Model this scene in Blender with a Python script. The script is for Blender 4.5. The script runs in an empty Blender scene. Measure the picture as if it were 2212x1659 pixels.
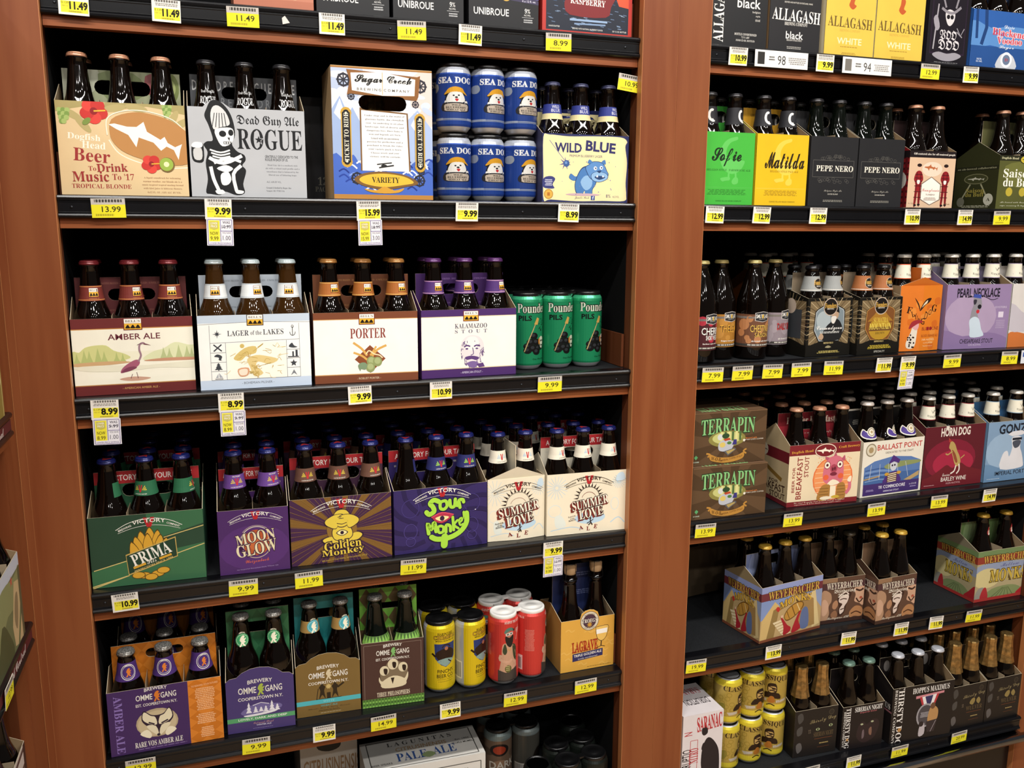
import bpy, bmesh, math, random
from mathutils import Matrix, Vector
from mathutils.geometry import tessellate_polygon
random.seed(7)
PI = math.pi
scene = bpy.context.scene
COL = scene.collection

# ---------------------------------------------------------------- camera
cam_d = bpy.data.cameras.new('camera'); cam = bpy.data.objects.new('camera', cam_d); COL.objects.link(cam)
cam_d.sensor_fit = 'HORIZONTAL'; cam_d.sensor_width = 36.0; cam_d.lens = 30.337; cam_d.clip_start = .02
RT = Vector((0.94555052, -0.32544185, 0.00467043)); DN = Vector((-0.05347786, -0.16949905, -0.98407835)); FW = Vector((0.32105191, 0.93024603, -0.17767385))
M = Matrix((RT, -DN, -FW)).transposed().to_4x4(); M.translation = (0, -1.61, 1.55)
cam.matrix_world = M
scene.camera = cam

# ---------------------------------------------------------------- light
scene.view_settings.view_transform = 'Standard'; scene.view_settings.look = 'None'
scene.view_settings.gamma = 1.0; scene.view_settings.use_curve_mapping = False
scene.view_settings.exposure = 0.04
world = bpy.data.worlds.new('store_air'); scene.world = world; world.use_nodes = True
world.node_tree.nodes['Background'].inputs[0].default_value = (1, .95, .88, 1)
world.node_tree.nodes['Background'].inputs[1].default_value = .075
def ceiling_lamp(x, y, z, sx, sy, watts):
    l = bpy.data.lights.new('ceiling_lamp', 'AREA'); l.shape = 'RECTANGLE'; l.size = sx; l.size_y = sy
    l.energy = watts; l.color = (1, .965, .92)
    o = bpy.data.objects.new('ceiling_lamp', l); COL.objects.link(o); o.location = (x, y, z)
def ceiling_spot(x, y, z, d, watts):
    l = bpy.data.lights.new('ceiling_spot', 'AREA'); l.shape = 'DISK'; l.size = d; l.energy = watts; l.color = (1, .965, .92)
    o = bpy.data.objects.new('ceiling_spot', l); COL.objects.link(o); o.location = (x, y, z)
for lx in (-.75, .5, 1.75):
    ceiling_lamp(lx, -1.45, 3.3, 1.1, .12, 37)
for lx in (-1.3, -.35, .6, 1.55, 2.5):
    ceiling_spot(lx, -2.5, 3.3, .16, 17)
for lx in (-.9, .1, 1.1, 2.1):
    ceiling_spot(lx, -3.6, 3.3, .16, 12)
for lx in (-.4, .8, 2.0):
    ceiling_spot(lx, -5.0, 3.3, .16, 8)

# ---------------------------------------------------------------- materials
def lin(c):
    c = c.lstrip('#')
    if len(c) == 3: c = ''.join(k*2 for k in c)
    v = [int(c[i:i+2], 16)/255 for i in (0, 2, 4)]
    return tuple(k/12.92 if k <= .04045 else ((k+.055)/1.055)**2.4 for k in v)
MATS = {}
def mat(name, col=None, rough=.5, metal=0., spec=.5, coat=0., noise=(40, .06), bump=0., attr=False, mix2=None, stretch=None):
    if name in MATS: return MATS[name]
    m = bpy.data.materials.new(name); m.use_nodes = True; nt = m.node_tree; N = nt.nodes; b = N['Principled BSDF']
    b.inputs['Roughness'].default_value = rough; b.inputs['Metallic'].default_value = metal
    b.inputs['Specular IOR Level'].default_value = spec; b.inputs['Coat Weight'].default_value = coat
    b.inputs['Coat Roughness'].default_value = .08
    tc = N.new('ShaderNodeTexCoord'); mp = N.new('ShaderNodeMapping'); nz = N.new('ShaderNodeTexNoise')
    nz.inputs['Scale'].default_value = noise[0]; nz.inputs['Detail'].default_value = 4
    nt.links.new(tc.outputs['Object'], mp.inputs[0]); nt.links.new(mp.outputs[0], nz.inputs['Vector'])
    if stretch: mp.inputs['Scale'].default_value = stretch
    if attr:
        src = N.new('ShaderNodeAttribute'); src.attribute_name = 'Col'; cs = src.outputs['Color']
    else:
        src = N.new('ShaderNodeRGB'); src.outputs[0].default_value = (*lin(col), 1); cs = src.outputs[0]
    hs = N.new('ShaderNodeHueSaturation'); mr = N.new('ShaderNodeMapRange')
    mr.inputs['To Min'].default_value = 1-noise[1]; mr.inputs['To Max'].default_value = 1+noise[1]
    mr.inputs['From Min'].default_value = .3; mr.inputs['From Max'].default_value = .7
    nt.links.new(nz.outputs['Fac'], mr.inputs['Value']); nt.links.new(mr.outputs[0], hs.inputs['Value'])
    if mix2:
        mx = N.new('ShaderNodeMixRGB'); mx.inputs[2].default_value = (*lin(mix2), 1)
        rp = N.new('ShaderNodeMapRange'); rp.inputs['From Min'].default_value = .42; rp.inputs['From Max'].default_value = .66
        nt.links.new(nz.outputs['Fac'], rp.inputs['Value']); nt.links.new(rp.outputs[0], mx.inputs[0])
        nt.links.new(cs, mx.inputs[1]); cs = mx.outputs[0]
    nt.links.new(cs, hs.inputs['Color']); nt.links.new(hs.outputs[0], b.inputs['Base Color'])
    if bump:
        bp = N.new('ShaderNodeBump'); bp.inputs['Strength'].default_value = bump; bp.inputs['Distance'].default_value = .001
        nt.links.new(nz.outputs['Fac'], bp.inputs['Height']); nt.links.new(bp.outputs[0], b.inputs['Normal'])
    MATS[name] = m
    return m
CARD = mat('printed_card', attr=True, rough=.42, spec=.4, noise=(25, .03))
PAPER = mat('printed_paper', attr=True, rough=.6, spec=.3, noise=(60, .03))
CANP = mat('printed_aluminium', attr=True, rough=.3, metal=.35, noise=(10, .02))
GLASS = mat('brown_glass', '#0a0503', rough=.05, spec=.5, noise=(5, .2))
GLASS2 = mat('amber_glass', '#35200b', rough=.05, spec=.5, noise=(5, .2))
GLASSG = mat('dark_green_glass', '#070b07', rough=.05, spec=.5, noise=(5, .2))
BLACK = mat('black_rail_plastic', '#0c0c0f', rough=.27, spec=.5, noise=(30, .1))
LINER = mat('black_shelf_liner', '#16181b', rough=.75, spec=.3, noise=(500, .35), bump=.5)
BACKM = mat('black_back_panel', '#0a0a0b', rough=.9, spec=.15, noise=(3, .2))
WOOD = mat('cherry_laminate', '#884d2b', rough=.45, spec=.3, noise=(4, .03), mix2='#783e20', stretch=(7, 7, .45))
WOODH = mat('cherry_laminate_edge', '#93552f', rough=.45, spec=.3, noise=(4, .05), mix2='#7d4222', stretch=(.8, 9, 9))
WOODD = mat('cherry_laminate_shaded', '#6b3a22', rough=.5, spec=.3, noise=(4, .1), mix2='#54290f', stretch=(9, 9, .5))  # darker copy of the cherry laminate, with shade put into its colour
EDGE = mat('edge_banding', '#b47446', rough=.4, noise=(8, .05))
STEEL = mat('screw_steel', '#3c3e42', rough=.3, metal=.8)
CHROME = mat('brushed_chrome', '#aab2bf', rough=.14, metal=1.)
BPLAST = mat('black_plastic', '#0d0d0e', rough=.3, spec=.6)
WPLAST = mat('white_plastic', '#e9e7e2', rough=.35, spec=.5)
ALU = mat('aluminium', '#b9bbbd', rough=.25, metal=1.)
FOIL = mat('gold_foil', '#b3915a', rough=.32, metal=.85, noise=(110, .35), bump=.9)
CORK = mat('cork', '#c8a67c', rough=.8)
def capmat(h):
    if h == '#8d8b86': return mat('cap_pattern_silver', h, rough=.3, metal=.5, noise=(420, .85))
    return mat('cap_paint_'+h.strip('#'), h, rough=.28, metal=.3, spec=.6, coat=.4)

# ---------------------------------------------------------------- mesh helpers
class MB:
    def __init__(s): s.v = []; s.f = []; s.c = []; s.m = []; s.sm = []
    def face(s, idx, col=None, m=0, smooth=False): s.f.append(idx); s.c.append(col); s.m.append(m); s.sm.append(smooth)
    def box(s, x0, x1, y0, y1, z0, z1, col=None, cols=None, m=0):
        b = len(s.v); s.v += [(x, y, z) for z in (z0, z1) for y in (y0, y1) for x in (x0, x1)]
        cols = cols or {}
        for k, q in (('b', (0, 2, 3, 1)), ('t', (4, 5, 7, 6)), ('f', (0, 1, 5, 4)), ('k', (2, 6, 7, 3)), ('l', (0, 4, 6, 2)), ('r', (1, 3, 7, 5))):
            s.face([b+i for i in q], cols.get(k, col), m)
    def prism(s, pts, fn, t0, t1, col=None, colb=None, cole=None, hole=None, m=0):
        # pts: 2D outline, fn(u,v,t)->xyz, extruded from t0 (front) to t1 (back)
        loops = [pts] + ([hole] if hole else [])
        flat = [p for l in loops for p in l]; n = len(flat); b = len(s.v)
        s.v += [fn(u, v, t0) for u, v in flat] + [fn(u, v, t1) for u, v in flat]
        tr = tessellate_polygon([[Vector((u, v, 0)) for u, v in l] for l in loops])
        for a, bb, c in tr:
            s.face([b+a, b+bb, b+c], col, m); s.face([b+n+c, b+n+bb, b+n+a], colb or col, m)
        o = 0
        for l in loops:
            k = len(l)
            for i in range(k):
                j = (i+1) % k; s.face([b+o+i, b+o+j, b+n+o+j, b+n+o+i], cole or col, m)
            o += k
    def lathe(s, prof, n=24, col=None, m=0, smooth=True, cx=0, cy=0, cz=0, cols=None, flute=0):
        b = len(s.v)
        for r, z in prof:
            for i in range(n):
                a = 2*PI*i/n; rr = r*(1+(flute if i % 2 else -flute))
                s.v.append((cx+rr*math.cos(a), cy+rr*math.sin(a), cz+z))
        for k in range(len(prof)-1):
            for i in range(n):
                j = (i+1) % n
                s.face([b+k*n+i, b+k*n+j, b+(k+1)*n+j, b+(k+1)*n+i], cols[k] if cols else col, m, smooth)
        if prof[0][0] > 1e-6: s.face([b+i for i in range(n)][::-1], cols[0] if cols else col, m)
        if prof[-1][0] > 1e-6: s.face([b+(len(prof)-1)*n+i for i in range(n)], cols[-1] if cols else col, m)
    def tube(s, p0, p1, r, n=8, m=0, col=None):
        p0 = Vector(p0); p1 = Vector(p1); d = (p1-p0).normalized()
        u = d.orthogonal().normalized(); w = d.cross(u); b = len(s.v)
        for p in (p0, p1):
            for i in range(n):
                a = 2*PI*i/n; s.v.append(tuple(p+u*r*math.cos(a)+w*r*math.sin(a)))
        for i in range(n):
            j = (i+1) % n; s.face([b+i, b+j, b+n+j, b+n+i], col, m, True)
        s.face([b+i for i in range(n)][::-1], col, m); s.face([b+n+i for i in range(n)], col, m)
    def mesh(s, name, mats):
        me = bpy.data.meshes.new(name); me.from_pydata(s.v, [], s.f)
        for mm in (mats if isinstance(mats, (list, tuple)) else [mats]): me.materials.append(mm)
        for p, mi, sm in zip(me.polygons, s.m, s.sm): p.material_index = mi; p.use_smooth = sm
        if any(c is not None for c in s.c):
            at = me.color_attributes.new('Col', 'FLOAT_COLOR', 'CORNER'); data = []
            for f, c in zip(s.f, s.c):
                l = lin(c or '#888'); data += [*l, 1.]*len(f)
            at.data.foreach_set('color', data)
        me.update(); bm = bmesh.new(); bm.from_mesh(me); bmesh.ops.recalc_face_normals(bm, faces=bm.faces); bm.to_mesh(me); bm.free()
        return me
def ob(name, me, parent=None, loc=(0, 0, 0), rz=0.):
    o = bpy.data.objects.new(name, me); COL.objects.link(o); o.location = loc; o.rotation_euler = (0, 0, rz)
    if parent: o.parent = parent
    return o
def tag(o, label, cat, group=None, kind=None):
    if label: o['label'] = label
    if cat: o['category'] = cat
    if group: o['group'] = group
    if kind: o['kind'] = kind
    return o
def struct(name, me, label=None):
    o = ob(name, me); o['kind'] = 'structure'
    if label: o['label'] = label
    return o

# ---------------------------------------------------------------- print engine: lettering and flat shapes
MAP = {'s': (0x1D400, 0x1D41A, 0x1D7CE), 'c': (0x1D4D0, 0x1D4EA, None), 'k': (0x1D56C, 0x1D586, None),
       }
def conv(t, st):
    if st not in MAP: return t
    a, b, d = MAP[st]; o = ''
    for ch in t:
        if 'A' <= ch <= 'Z': o += chr(a+ord(ch)-65)
        elif 'a' <= ch <= 'z': o += chr(b+ord(ch)-97)
        elif ch.isdigit() and d: o += chr(d+int(ch))
        else: o += ch
    return o
GL = {}
def glyphs(t, st):
    if (t, st) in GL: return GL[(t, st)]
    base, _, off = st.partition('+'); off = float(off or 0); base = {'g': 'b', 'gi': 'b', 'si': 's'}.get(base, base)
    if base == 'b': off += .012
    c = bpy.data.curves.new('lettering', 'FONT'); c.body = conv(t, base); c.resolution_u = 2; c.offset = off
    o = bpy.data.objects.new('lettering', c); m = o.to_mesh()
    v = [(p.co.x, p.co.y) for p in m.vertices]; f = [list(p.vertices) for p in m.polygons]
    o.to_mesh_clear(); bpy.data.objects.remove(o); bpy.data.curves.remove(c)
    if not v: v = [(0, 0), (1, 0), (1, 1)]; f = []
    if off and base != 'b':
        bx = glyphs(t, base)[2]
    else:
        bx = (min(p[0] for p in v), max(p[0] for p in v), min(p[1] for p in v), max(p[1] for p in v))
    GL[(t, st)] = (v, f, bx)
    return GL[(t, st)]
def smooth_loop(pts, n=4, closed=True):
    k = len(pts); out = []
    for i in range(k if closed else k-1):
        g = (lambda j: pts[j % k]) if closed else (lambda j: pts[max(0, min(k-1, j))])
        p0, p1, p2, p3 = g(i-1), g(i), g(i+1), g(i+2)
        for q in range(n):
            t = q/n
            out.append(tuple(.5*(2*p1[a]+(p2[a]-p0[a])*t+(2*p0[a]-5*p1[a]+4*p2[a]-p3[a])*t*t+(3*p1[a]-p0[a]-3*p2[a]+p3[a])*t**3) for a in (0, 1)))
    if not closed: out.append(pts[-1])
    return out
class Art:
    """flat print on a panel W x H metres; coordinates are fractions, v measured down from the top"""
    def __init__(s, W, H, CW=None, CH=None): s.W = W; s.H = H; s.ops = []; s.CW = CW or W; s.CH = CH or H; s.kx = 1.
    def add(s, v, f, col):
        if not f: return
        xs = [p[0] for p in v]; ys = [p[1] for p in v]; bb = (min(xs), max(xs), min(ys), max(ys)); lv = 1
        for o in s.ops:
            c = o[3]
            if bb[0] < c[1] and bb[1] > c[0] and bb[2] < c[3] and bb[3] > c[2]: lv = max(lv, o[4]+1)
        s.ops.append((v, f, col, bb, lv))
    def xy(s, u, v): return ((.5+(u-.5)*s.kx)*s.W, (1-v)*s.H)
    def poly(s, pts, col):
        tr = tessellate_polygon([[Vector((x, y, 0)) for x, y in pts]])
        s.add(pts, [list(t) for t in tr], col)
    def R(s, u0, v0, u1, v1, col): s.poly([s.xy(u0, v0), s.xy(u1, v0), s.xy(u1, v1), s.xy(u0, v1)], col)
    def P(s, pts, col): s.poly([s.xy(*p) for p in pts], col)
    def S(s, pts, col, n=3): s.poly([s.xy(*p) for p in smooth_loop(pts, n)], col)
    def E(s, cu, cv, ru, rv, col, n=20, rot=0):   # ru as fraction of W, rv as fraction of H
        c = math.cos(math.radians(rot)); q = math.sin(math.radians(rot)); x, y = s.xy(cu, cv); a = ru*s.W*s.kx; b = rv*s.H
        s.poly([(x+a*math.cos(2*PI*i/n)*c-b*math.sin(2*PI*i/n)*q, y+a*math.cos(2*PI*i/n)*q+b*math.sin(2*PI*i/n)*c) for i in range(n)], col)
    def C(s, cu, cv, r, col, n=20): s.E(cu, cv, r, r*s.W/s.H, col, n)   # a round disc, r as fraction of W
    def Z(s, cu, cv, r0, r1, n, col, rot=0):   # star with n points
        x, y = s.xy(cu, cv); s.poly([(x+(r0 if i % 2 == 0 else r1)*s.W*math.sin(PI*i/n+math.radians(rot)), y+(r0 if i % 2 == 0 else r1)*s.W*math.cos(PI*i/n+math.radians(rot))) for i in range(2*n)], col)
    def L(s, pts, w, col, sm=0):   # stroke of width w (fraction of W)
        q = [s.xy(*p) for p in (smooth_loop(pts, sm, False) if sm else pts)]; h = w*s.W/2; a = []; b = []
        for i, p in enumerate(q):
            o = q[max(0, i-1)]; e = q[min(len(q)-1, i+1)]; d = Vector((e[0]-o[0], e[1]-o[1]));
            if d.length < 1e-9: d = Vector((1, 0))
            d.normalize(); a.append((p[0]-d.y*h, p[1]+d.x*h)); b.append((p[0]+d.y*h, p[1]-d.x*h))
        n = len(q); s.add(a+b, [[i, i+1, n+i+1, n+i] for i in range(n-1)], col)
    def RG(s, cu, cv, ru, rv, w, col, n=24, a0=0, a1=360):   # elliptical ring, stroke w (fraction of W)
        s.L([(cu+ru*math.cos(math.radians(a0+(a1-a0)*i/n)), cv-rv*math.sin(math.radians(a0+(a1-a0)*i/n))) for i in range(n+1)], w, col)
    def T(s, t, cu, cv, w, h, col, st='b', rot=0, arc=0, tilt=0):
        """text centred at (cu,cv); w fraction of W (None keeps the letter shape), h fraction of H; arc lifts the middle (fraction of H)"""
        v, f, b = glyphs(t, st); H = h*s.H; ww = max(b[1]-b[0], 1e-6); hh = max(b[3]-b[2], 1e-6); Wd = w*s.W*s.kx if w else H*ww/hh
        x, y = s.xy(cu, cv); c = math.cos(math.radians(rot)); q = math.sin(math.radians(rot)); o = []
        for px, py in v:
            a = (px-b[0])/ww-.5; e = ((py-b[2])/hh-.5)*H+arc*s.H*(1-4*a*a)+tilt*a*s.H; a *= Wd
            o.append((x+a*c-e*q, y+a*q+e*c))
        s.add(o, f, col)
    def TX(s, lines, u, v0, v1, w, col, st='', h=.62):   # block of lines, all centred
        n = len(lines); mx = max(len(l) for l in lines); d = (v1-v0)/n
        for i, l in enumerate(lines):
            if l: s.T(l, u, v0+(i+.5)*d, w*len(l)/mx, d*h, col, st)
    def F(s, u0, v0, u1, v1, n, col, gap=.45, ctr=True):   # fine print too small to read
        d = (v1-v0)/n
        for i in range(n):
            a, b = u0, u1
            if ctr: k = (u1-u0)*.12*random.random(); a += k; b -= k
            while a < b:
                e = min(b, a+(u1-u0)*random.uniform(.05, .13)); s.R(a, v0+i*d, e, v0+i*d+d*(1-gap), col); a = e+(u1-u0)*.02
    def mesh(s, name, fn, material, grid=None, clip=True, step=.00005, gridy=None):
        """fn(x, y, lift) -> xyz"""
        bm = bmesh.new(); cl = bm.faces.layers.int.new('ci'); cols = []; done = {}
        ll = bm.faces.layers.int.new('lv')
        for v, f, col, bb, lv in s.ops:
            ci = done.setdefault(col, len(done))
            vs = [bm.verts.new((p[0], p[1], 0)) for p in v]
            for q in f:
                if len(set(q)) < 3: continue
                try: fc = bm.faces.new([vs[i] for i in q])
                except ValueError: continue
                fc[cl] = ci; fc[ll] = lv
        if clip:
            for co, no in (((0, 0, 0), (-1, 0, 0)), ((s.CW, 0, 0), (1, 0, 0)), ((0, 0, 0), (0, -1, 0)), ((0, s.CH, 0), (0, 1, 0))):
                bmesh.ops.bisect_plane(bm, geom=bm.verts[:]+bm.edges[:]+bm.faces[:], plane_co=co, plane_no=no, clear_outer=True, dist=1e-7)
        for g in (grid or []):
            bmesh.ops.bisect_plane(bm, geom=bm.verts[:]+bm.edges[:]+bm.faces[:], plane_co=(g, 0, 0), plane_no=(1, 0, 0), dist=1e-7)
        for g in (gridy or []):
            bmesh.ops.bisect_plane(bm, geom=bm.verts[:]+bm.edges[:]+bm.faces[:], plane_co=(0, g, 0), plane_no=(0, 1, 0), dist=1e-7)
        bm.verts.index_update(); cols = {i: c for c, i in done.items()}
        V = [None]*len(bm.verts); Fs = []; C = []
        for fc in bm.faces:
            for vv in fc.verts: V[vv.index] = fn(vv.co.x, vv.co.y, .00012+fc[ll]*step)
            Fs.append([vv.index for vv in fc.verts]); C.append(lin(cols[fc[cl]]))
        keep = [i for i, p in enumerate(V) if p]; re = {o: i for i, o in enumerate(keep)}
        me = bpy.data.meshes.new(name); me.from_pydata([V[i] for i in keep], [], [[re[i] for i in q] for q in Fs]); me.materials.append(material)
        at = me.color_attributes.new('Col', 'FLOAT_COLOR', 'CORNER'); data = []
        for q, c in zip(Fs, C): data += [*c, 1.]*len(q)
        at.data.foreach_set('color', data); bm.free(); me.update()
        return me
# ---------------------------------------------------------------- artwork of each package
def bells(a, cu, cv, w, h, brown='#6e2b22'):
    a.R(cu-w/2, cv-h/2, cu+w/2, cv+h/2, brown); m = w*.05; n = h*.04
    a.R(cu-w/2+m, cv-h/2+n, cu+w/2-m, cv-h*.08, '#f6f2e8'); a.R(cu-w/2+m, cv-h*.06, cu+w/2-m, cv+h/2-n*2, '#eab33a')
    a.T("BELL'S", cu, cv-h*.27, w*.78, h*.2, '#5a4a40', 's')
    for dx, r in ((-.27, 25), (0, 0), (.27, -25)):
        x = cu+dx*w; y = cv+h*.2
        a.S([(x-w*.13, y+h*.13), (x-w*.08, y-h*.02), (x-w*.03, y-h*.14), (x+w*.04, y-h*.14), (x+w*.08, y-h*.02), (x+w*.13, y+h*.13)], '#1d120c')
def amber(a):
    a.R(0, 0, 1, .13, '#6d2c2c'); a.R(0, .13, 1, .142, '#c48a4a'); a.R(0, .142, 1, .872, '#f3efdc'); a.R(0, .862, 1, .874, '#b9854a'); a.R(0, .874, 1, 1, '#6a2828')
    a.R(0, .44, 1, .56, '#eeead0'); a.S([(0, .42), (.05, .43), (.1, .37), (.18, .345), (.27, .35), (.33, .42), (.42, .47), (.46, .53), (.3, .57), (0, .6)], '#cfd08c')
    for x, y in ((.03, .47), (.09, .43), (.13, .44), (.2, .41), (.25, .45), (.35, .47), (.4, .49)):
        a.P([(x-.03, .57), (x-.012, y+.05), (x, y-.03), (x+.012, y+.05), (x+.03, .57)], '#b3bd77')
    a.S([(.57, .53), (.66, .45), (.74, .42), (.84, .34), (.95, .38), (1.02, .4), (1.02, .56), (.8, .57), (.6, .57)], '#dde0b4')
    for x, y in ((.74, .43), (.79, .44), (.87, .4), (.94, .42), (.98, .45)):
        a.P([(x-.03, .55), (x-.012, y+.05), (x, y-.03), (x+.012, y+.05), (x+.03, .55)], '#b9c28c')
    a.S([(0, .575), (.2, .56), (.4, .565), (.46, .585), (.3, .605), (.12, .615), (0, .61)], '#cda77a'); a.S([(.58, .565), (.75, .545), (1, .55), (1, .585), (.8, .585), (.62, .58)], '#c79274')
    a.S([(0, .62), (.3, .61), (.6, .63), (1, .6), (1, .69), (.7, .67), (.4, .70), (.1, .68)], '#e6e2cb'); a.S([(.1, .72), (.5, .7), (.9, .73), (.8, .78), (.3, .79)], '#f4f0de')
    a.S([(.36, .8), (.48, .775), (.62, .8), (.55, .83), (.43, .83)], '#caa08a'); a.L([(.47, .74), (.455, .8)], .005, '#6b3b40'); a.L([(.505, .72), (.515, .8)], .005, '#6b3b40')
    a.S([(.375, .72), (.39, .66), (.44, .6), (.5, .555), (.535, .565), (.53, .62), (.48, .68), (.42, .71)], '#a35a72'); a.S([(.38, .715), (.42, .66), (.48, .64), (.51, .66), (.45, .7)], '#7c3f56')
    a.L([(.525, .58), (.55, .5), (.54, .43), (.545, .36), (.57, .335), (.585, .345)], .016, '#9c7a86', 4); a.P([(.58, .335), (.64, .37), (.58, .357)], '#7a4a55'); a.L([(.56, .335), (.525, .36)], .004, '#5a3540')
    a.T('AMBER ALE', .505, .245, .43, .075, '#6b2c37', '+.012'); bells(a, .5, .085, .155, .155); a.T('- AMERICAN AMBER ALE -', .535, .925, .31, .028, '#d2a862', '')
def lager(a):
    a.R(0, 0, 1, .105, '#c3d0dd'); a.R(0, .105, 1, .87, '#f5f4ee'); a.R(0, .87, 1, 1, '#c6d5e8'); g = '#70747a'; w = .0035
    for p in ([(.1, .13), (.1, .87)], [(.9, .13), (.9, .87)], [(.0, .12), (.43, .1)], [(.58, .1), (1, .12)], [(.1, .37), (.9, .35)], [(.235, .37), (.235, .87)], [(.78, .36), (.78, .87)], [(.1, .87), (.9, .87)], [(.1, .5), (.235, .5)], [(.1, .63), (.235, .63)], [(.1, .75), (.235, .75)], [(.78, .49), (.9, .49)], [(.78, .61), (.9, .61)], [(.78, .74), (.9, .74)]): a.L(p, w, g)
    a.R(.24, .38, .775, .865, '#f8f5e6'); bells(a, .505, .075, .15, .15, '#4a3a30')
    a.T('LAGER', .35, .245, .19, .075, '#4a4c52', 's'); a.T('of the', .51, .245, .1, .06, '#6a6c72', 'si'); a.T('LAKES', .665, .24, .185, .075, '#4a4c52', 's')
    random.seed(3)
    a.S([(.3, .58), (.4, .45), (.5, .43), (.5, .52), (.42, .55), (.36, .62)], '#d8bf76'); a.S([(.5, .55), (.6, .57), (.7, .62), (.62, .68), (.52, .64), (.5, .7), (.56, .8), (.48, .84), (.44, .7), (.42, .6)], '#e0c888')
    for i in range(46):
        x = random.uniform(.26, .74); y = random.uniform(.42, .84); a.L([(x, y), (x+random.uniform(-.05, .06), y+random.uniform(-.05, .05)), (x+random.uniform(-.06, .07), y+random.uniform(-.03, .06))], .004, random.choice(['#c9a95a', '#d9c48a', '#bfa050']), 3)
    a.C(.38, .42, .02, '#d2b868'); a.S([(.335, .73), (.43, .72), (.42, .82), (.35, .83)], '#d9a07a'); a.S([(.345, .745), (.415, .735), (.41, .81), (.355, .815)], '#f3e2cc')
    k = '#3c4046'; a.Z(.165, .25, .042, .008, 4, k); a.Z(.165, .25, .028, .008, 4, k, 45); a.RG(.84, .25, .025, .05, .006, k, 12, 180, 360); a.L([(.84, .18), (.84, .3)], .006, k); a.RG(.84, .175, .01, .018, .005, k, 8)
    a.L([(.13, .39), (.2, .48)], .012, k); a.L([(.2, .39), (.13, .48)], .012, k); a.S([(.13, .55), (.16, .52), (.2, .55), (.19, .6), (.21, .61), (.17, .6), (.17, .565)], k)
    for q in range(3): a.P([(.165-.018-.009*q, .67+.03*q), (.165, .635+.02*q), (.165+.018+.009*q, .67+.03*q)], k)
    a.R(.16, .72, .17, .742, k); a.P([(.165, .77), (.2, .84), (.168, .84)], '#a8acb2'); a.P([(.16, .78), (.16, .84), (.135, .84)], '#a8acb2'); a.R(.13, .85, .2, .86, k)
    a.S([(.8, .45), (.83, .4), (.85, .44), (.88, .46), (.84, .47)], k); a.R(.83, .52, .845, .6, k); a.R(.86, .5, .88, .59, k); a.R(.79, .585, .89, .6, k); a.Z(.84, .68, .035, .016, 5, k); a.P([(.84, .77), (.87, .85), (.84, .82), (.81, .85)], '#7a7e84')
    a.T('- BOHEMIAN PILSNER -', .51, .925, .29, .032, '#4c5560', '')
def porter(a):
    a.R(0, 0, 1, .095, '#7b452c'); a.R(0, .095, 1, .105, '#cf9e62'); a.R(0, .105, 1, .885, '#f7f3ea'); a.R(0, .875, 1, .887, '#cf9e62'); a.R(0, .887, 1, 1, '#78432b'); bells(a, .505, .1, .155, .155)
    a.T('PORTER', .515, .3, .345, .145, '#8a3e36', 's'); x, y = .53, .67
    a.P([(x, y-.2), (x+.15, y), (x, y+.2), (x-.15, y)], '#8a4a2c'); a.L([(.37, .43), (.45, .52), (.5, .62)], .022, '#d8a858', 3); a.L([(.37, .57), (.45, .62), (.5, .68)], .02, '#d8a858', 3); a.L([(.69, .48), (.6, .54), (.55, .63)], .022, '#d8a858', 3); a.L([(.59, .49), (.56, .56), (.53, .62)], .018, '#d8a858', 3)
    a.L([(.49, .6), (.52, .55), (.57, .6), (.62, .62), (.65, .66)], .012, '#f0dcae', 4)
    for hx, hy in ((.54, .7), (.6, .71), (.53, .79)): a.E(hx, hy, .045, .07, '#8f9a63'); a.E(hx, hy-.01, .03, .045, '#a9b47e')
    a.S([(.41, .76), (.44, .72), (.48, .72), (.5, .76), (.48, .82), (.44, .81), (.43, .84)], '#7d9473'); a.T('- ROBUST PORTER -', .515, .945, .23, .03, '#d9c9a8', '')
def kal(a):
    a.R(0, 0, 1, .1, '#4b2c68'); a.R(0, .1, 1, .11, '#d8c9a0'); a.R(0, .11, 1, .875, '#f6f1e6'); a.R(0, .865, 1, .877, '#d8c9a0'); a.R(0, .877, 1, 1, '#4a2b66'); bells(a, .515, .1, .165, .155)
    a.T('KALAMAZOO', .515, .245, .34, .07, '#4f4a5c', 's'); a.T('S  T  O  U  T', .515, .325, .34, .055, '#6a6478', 's'); p = '#5d3f78'
    a.S([(.4, .58), (.42, .47), (.47, .4), (.53, .385), (.6, .41), (.645, .5), (.65, .6), (.63, .7), (.6, .82), (.55, .86), (.5, .84), (.45, .78), (.41, .68)], '#e4dcdc'); a.S([(.45, .52), (.48, .42), (.56, .41), (.6, .5), (.58, .6), (.48, .6)], '#f4efe6')
    random.seed(5)
    for i in range(70):
        t = random.uniform(0, 2*PI); r = random.uniform(.7, 1); x = .525+.125*r*math.cos(t); y = .63+.23*r*math.sin(t)
        if y < .46: continue
        a.L([(x, y), (x+random.uniform(-.012, .012), y+random.uniform(.015, .04))], .006, p)
    for x in (.47, .575): a.L([(x-.03, .555), (x, .535), (x+.035, .55)], .014, p, 3); a.E(x, .585, .015, .012, p)
    a.L([(.53, .57), (.54, .66), (.51, .68)], .008, p, 3); a.S([(.45, .71), (.52, .69), (.6, .72), (.57, .76), (.52, .74), (.47, .75)], p); a.S([(.47, .8), (.53, .77), (.59, .8), (.56, .87), (.5, .86)], '#7c639a'); a.P([(.57, .82), (.64, .8), (.66, .86), (.6, .87)], p)
    a.T('- AMERICAN STOUT -', .52, .935, .235, .032, '#d8cfe4', '')
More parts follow.
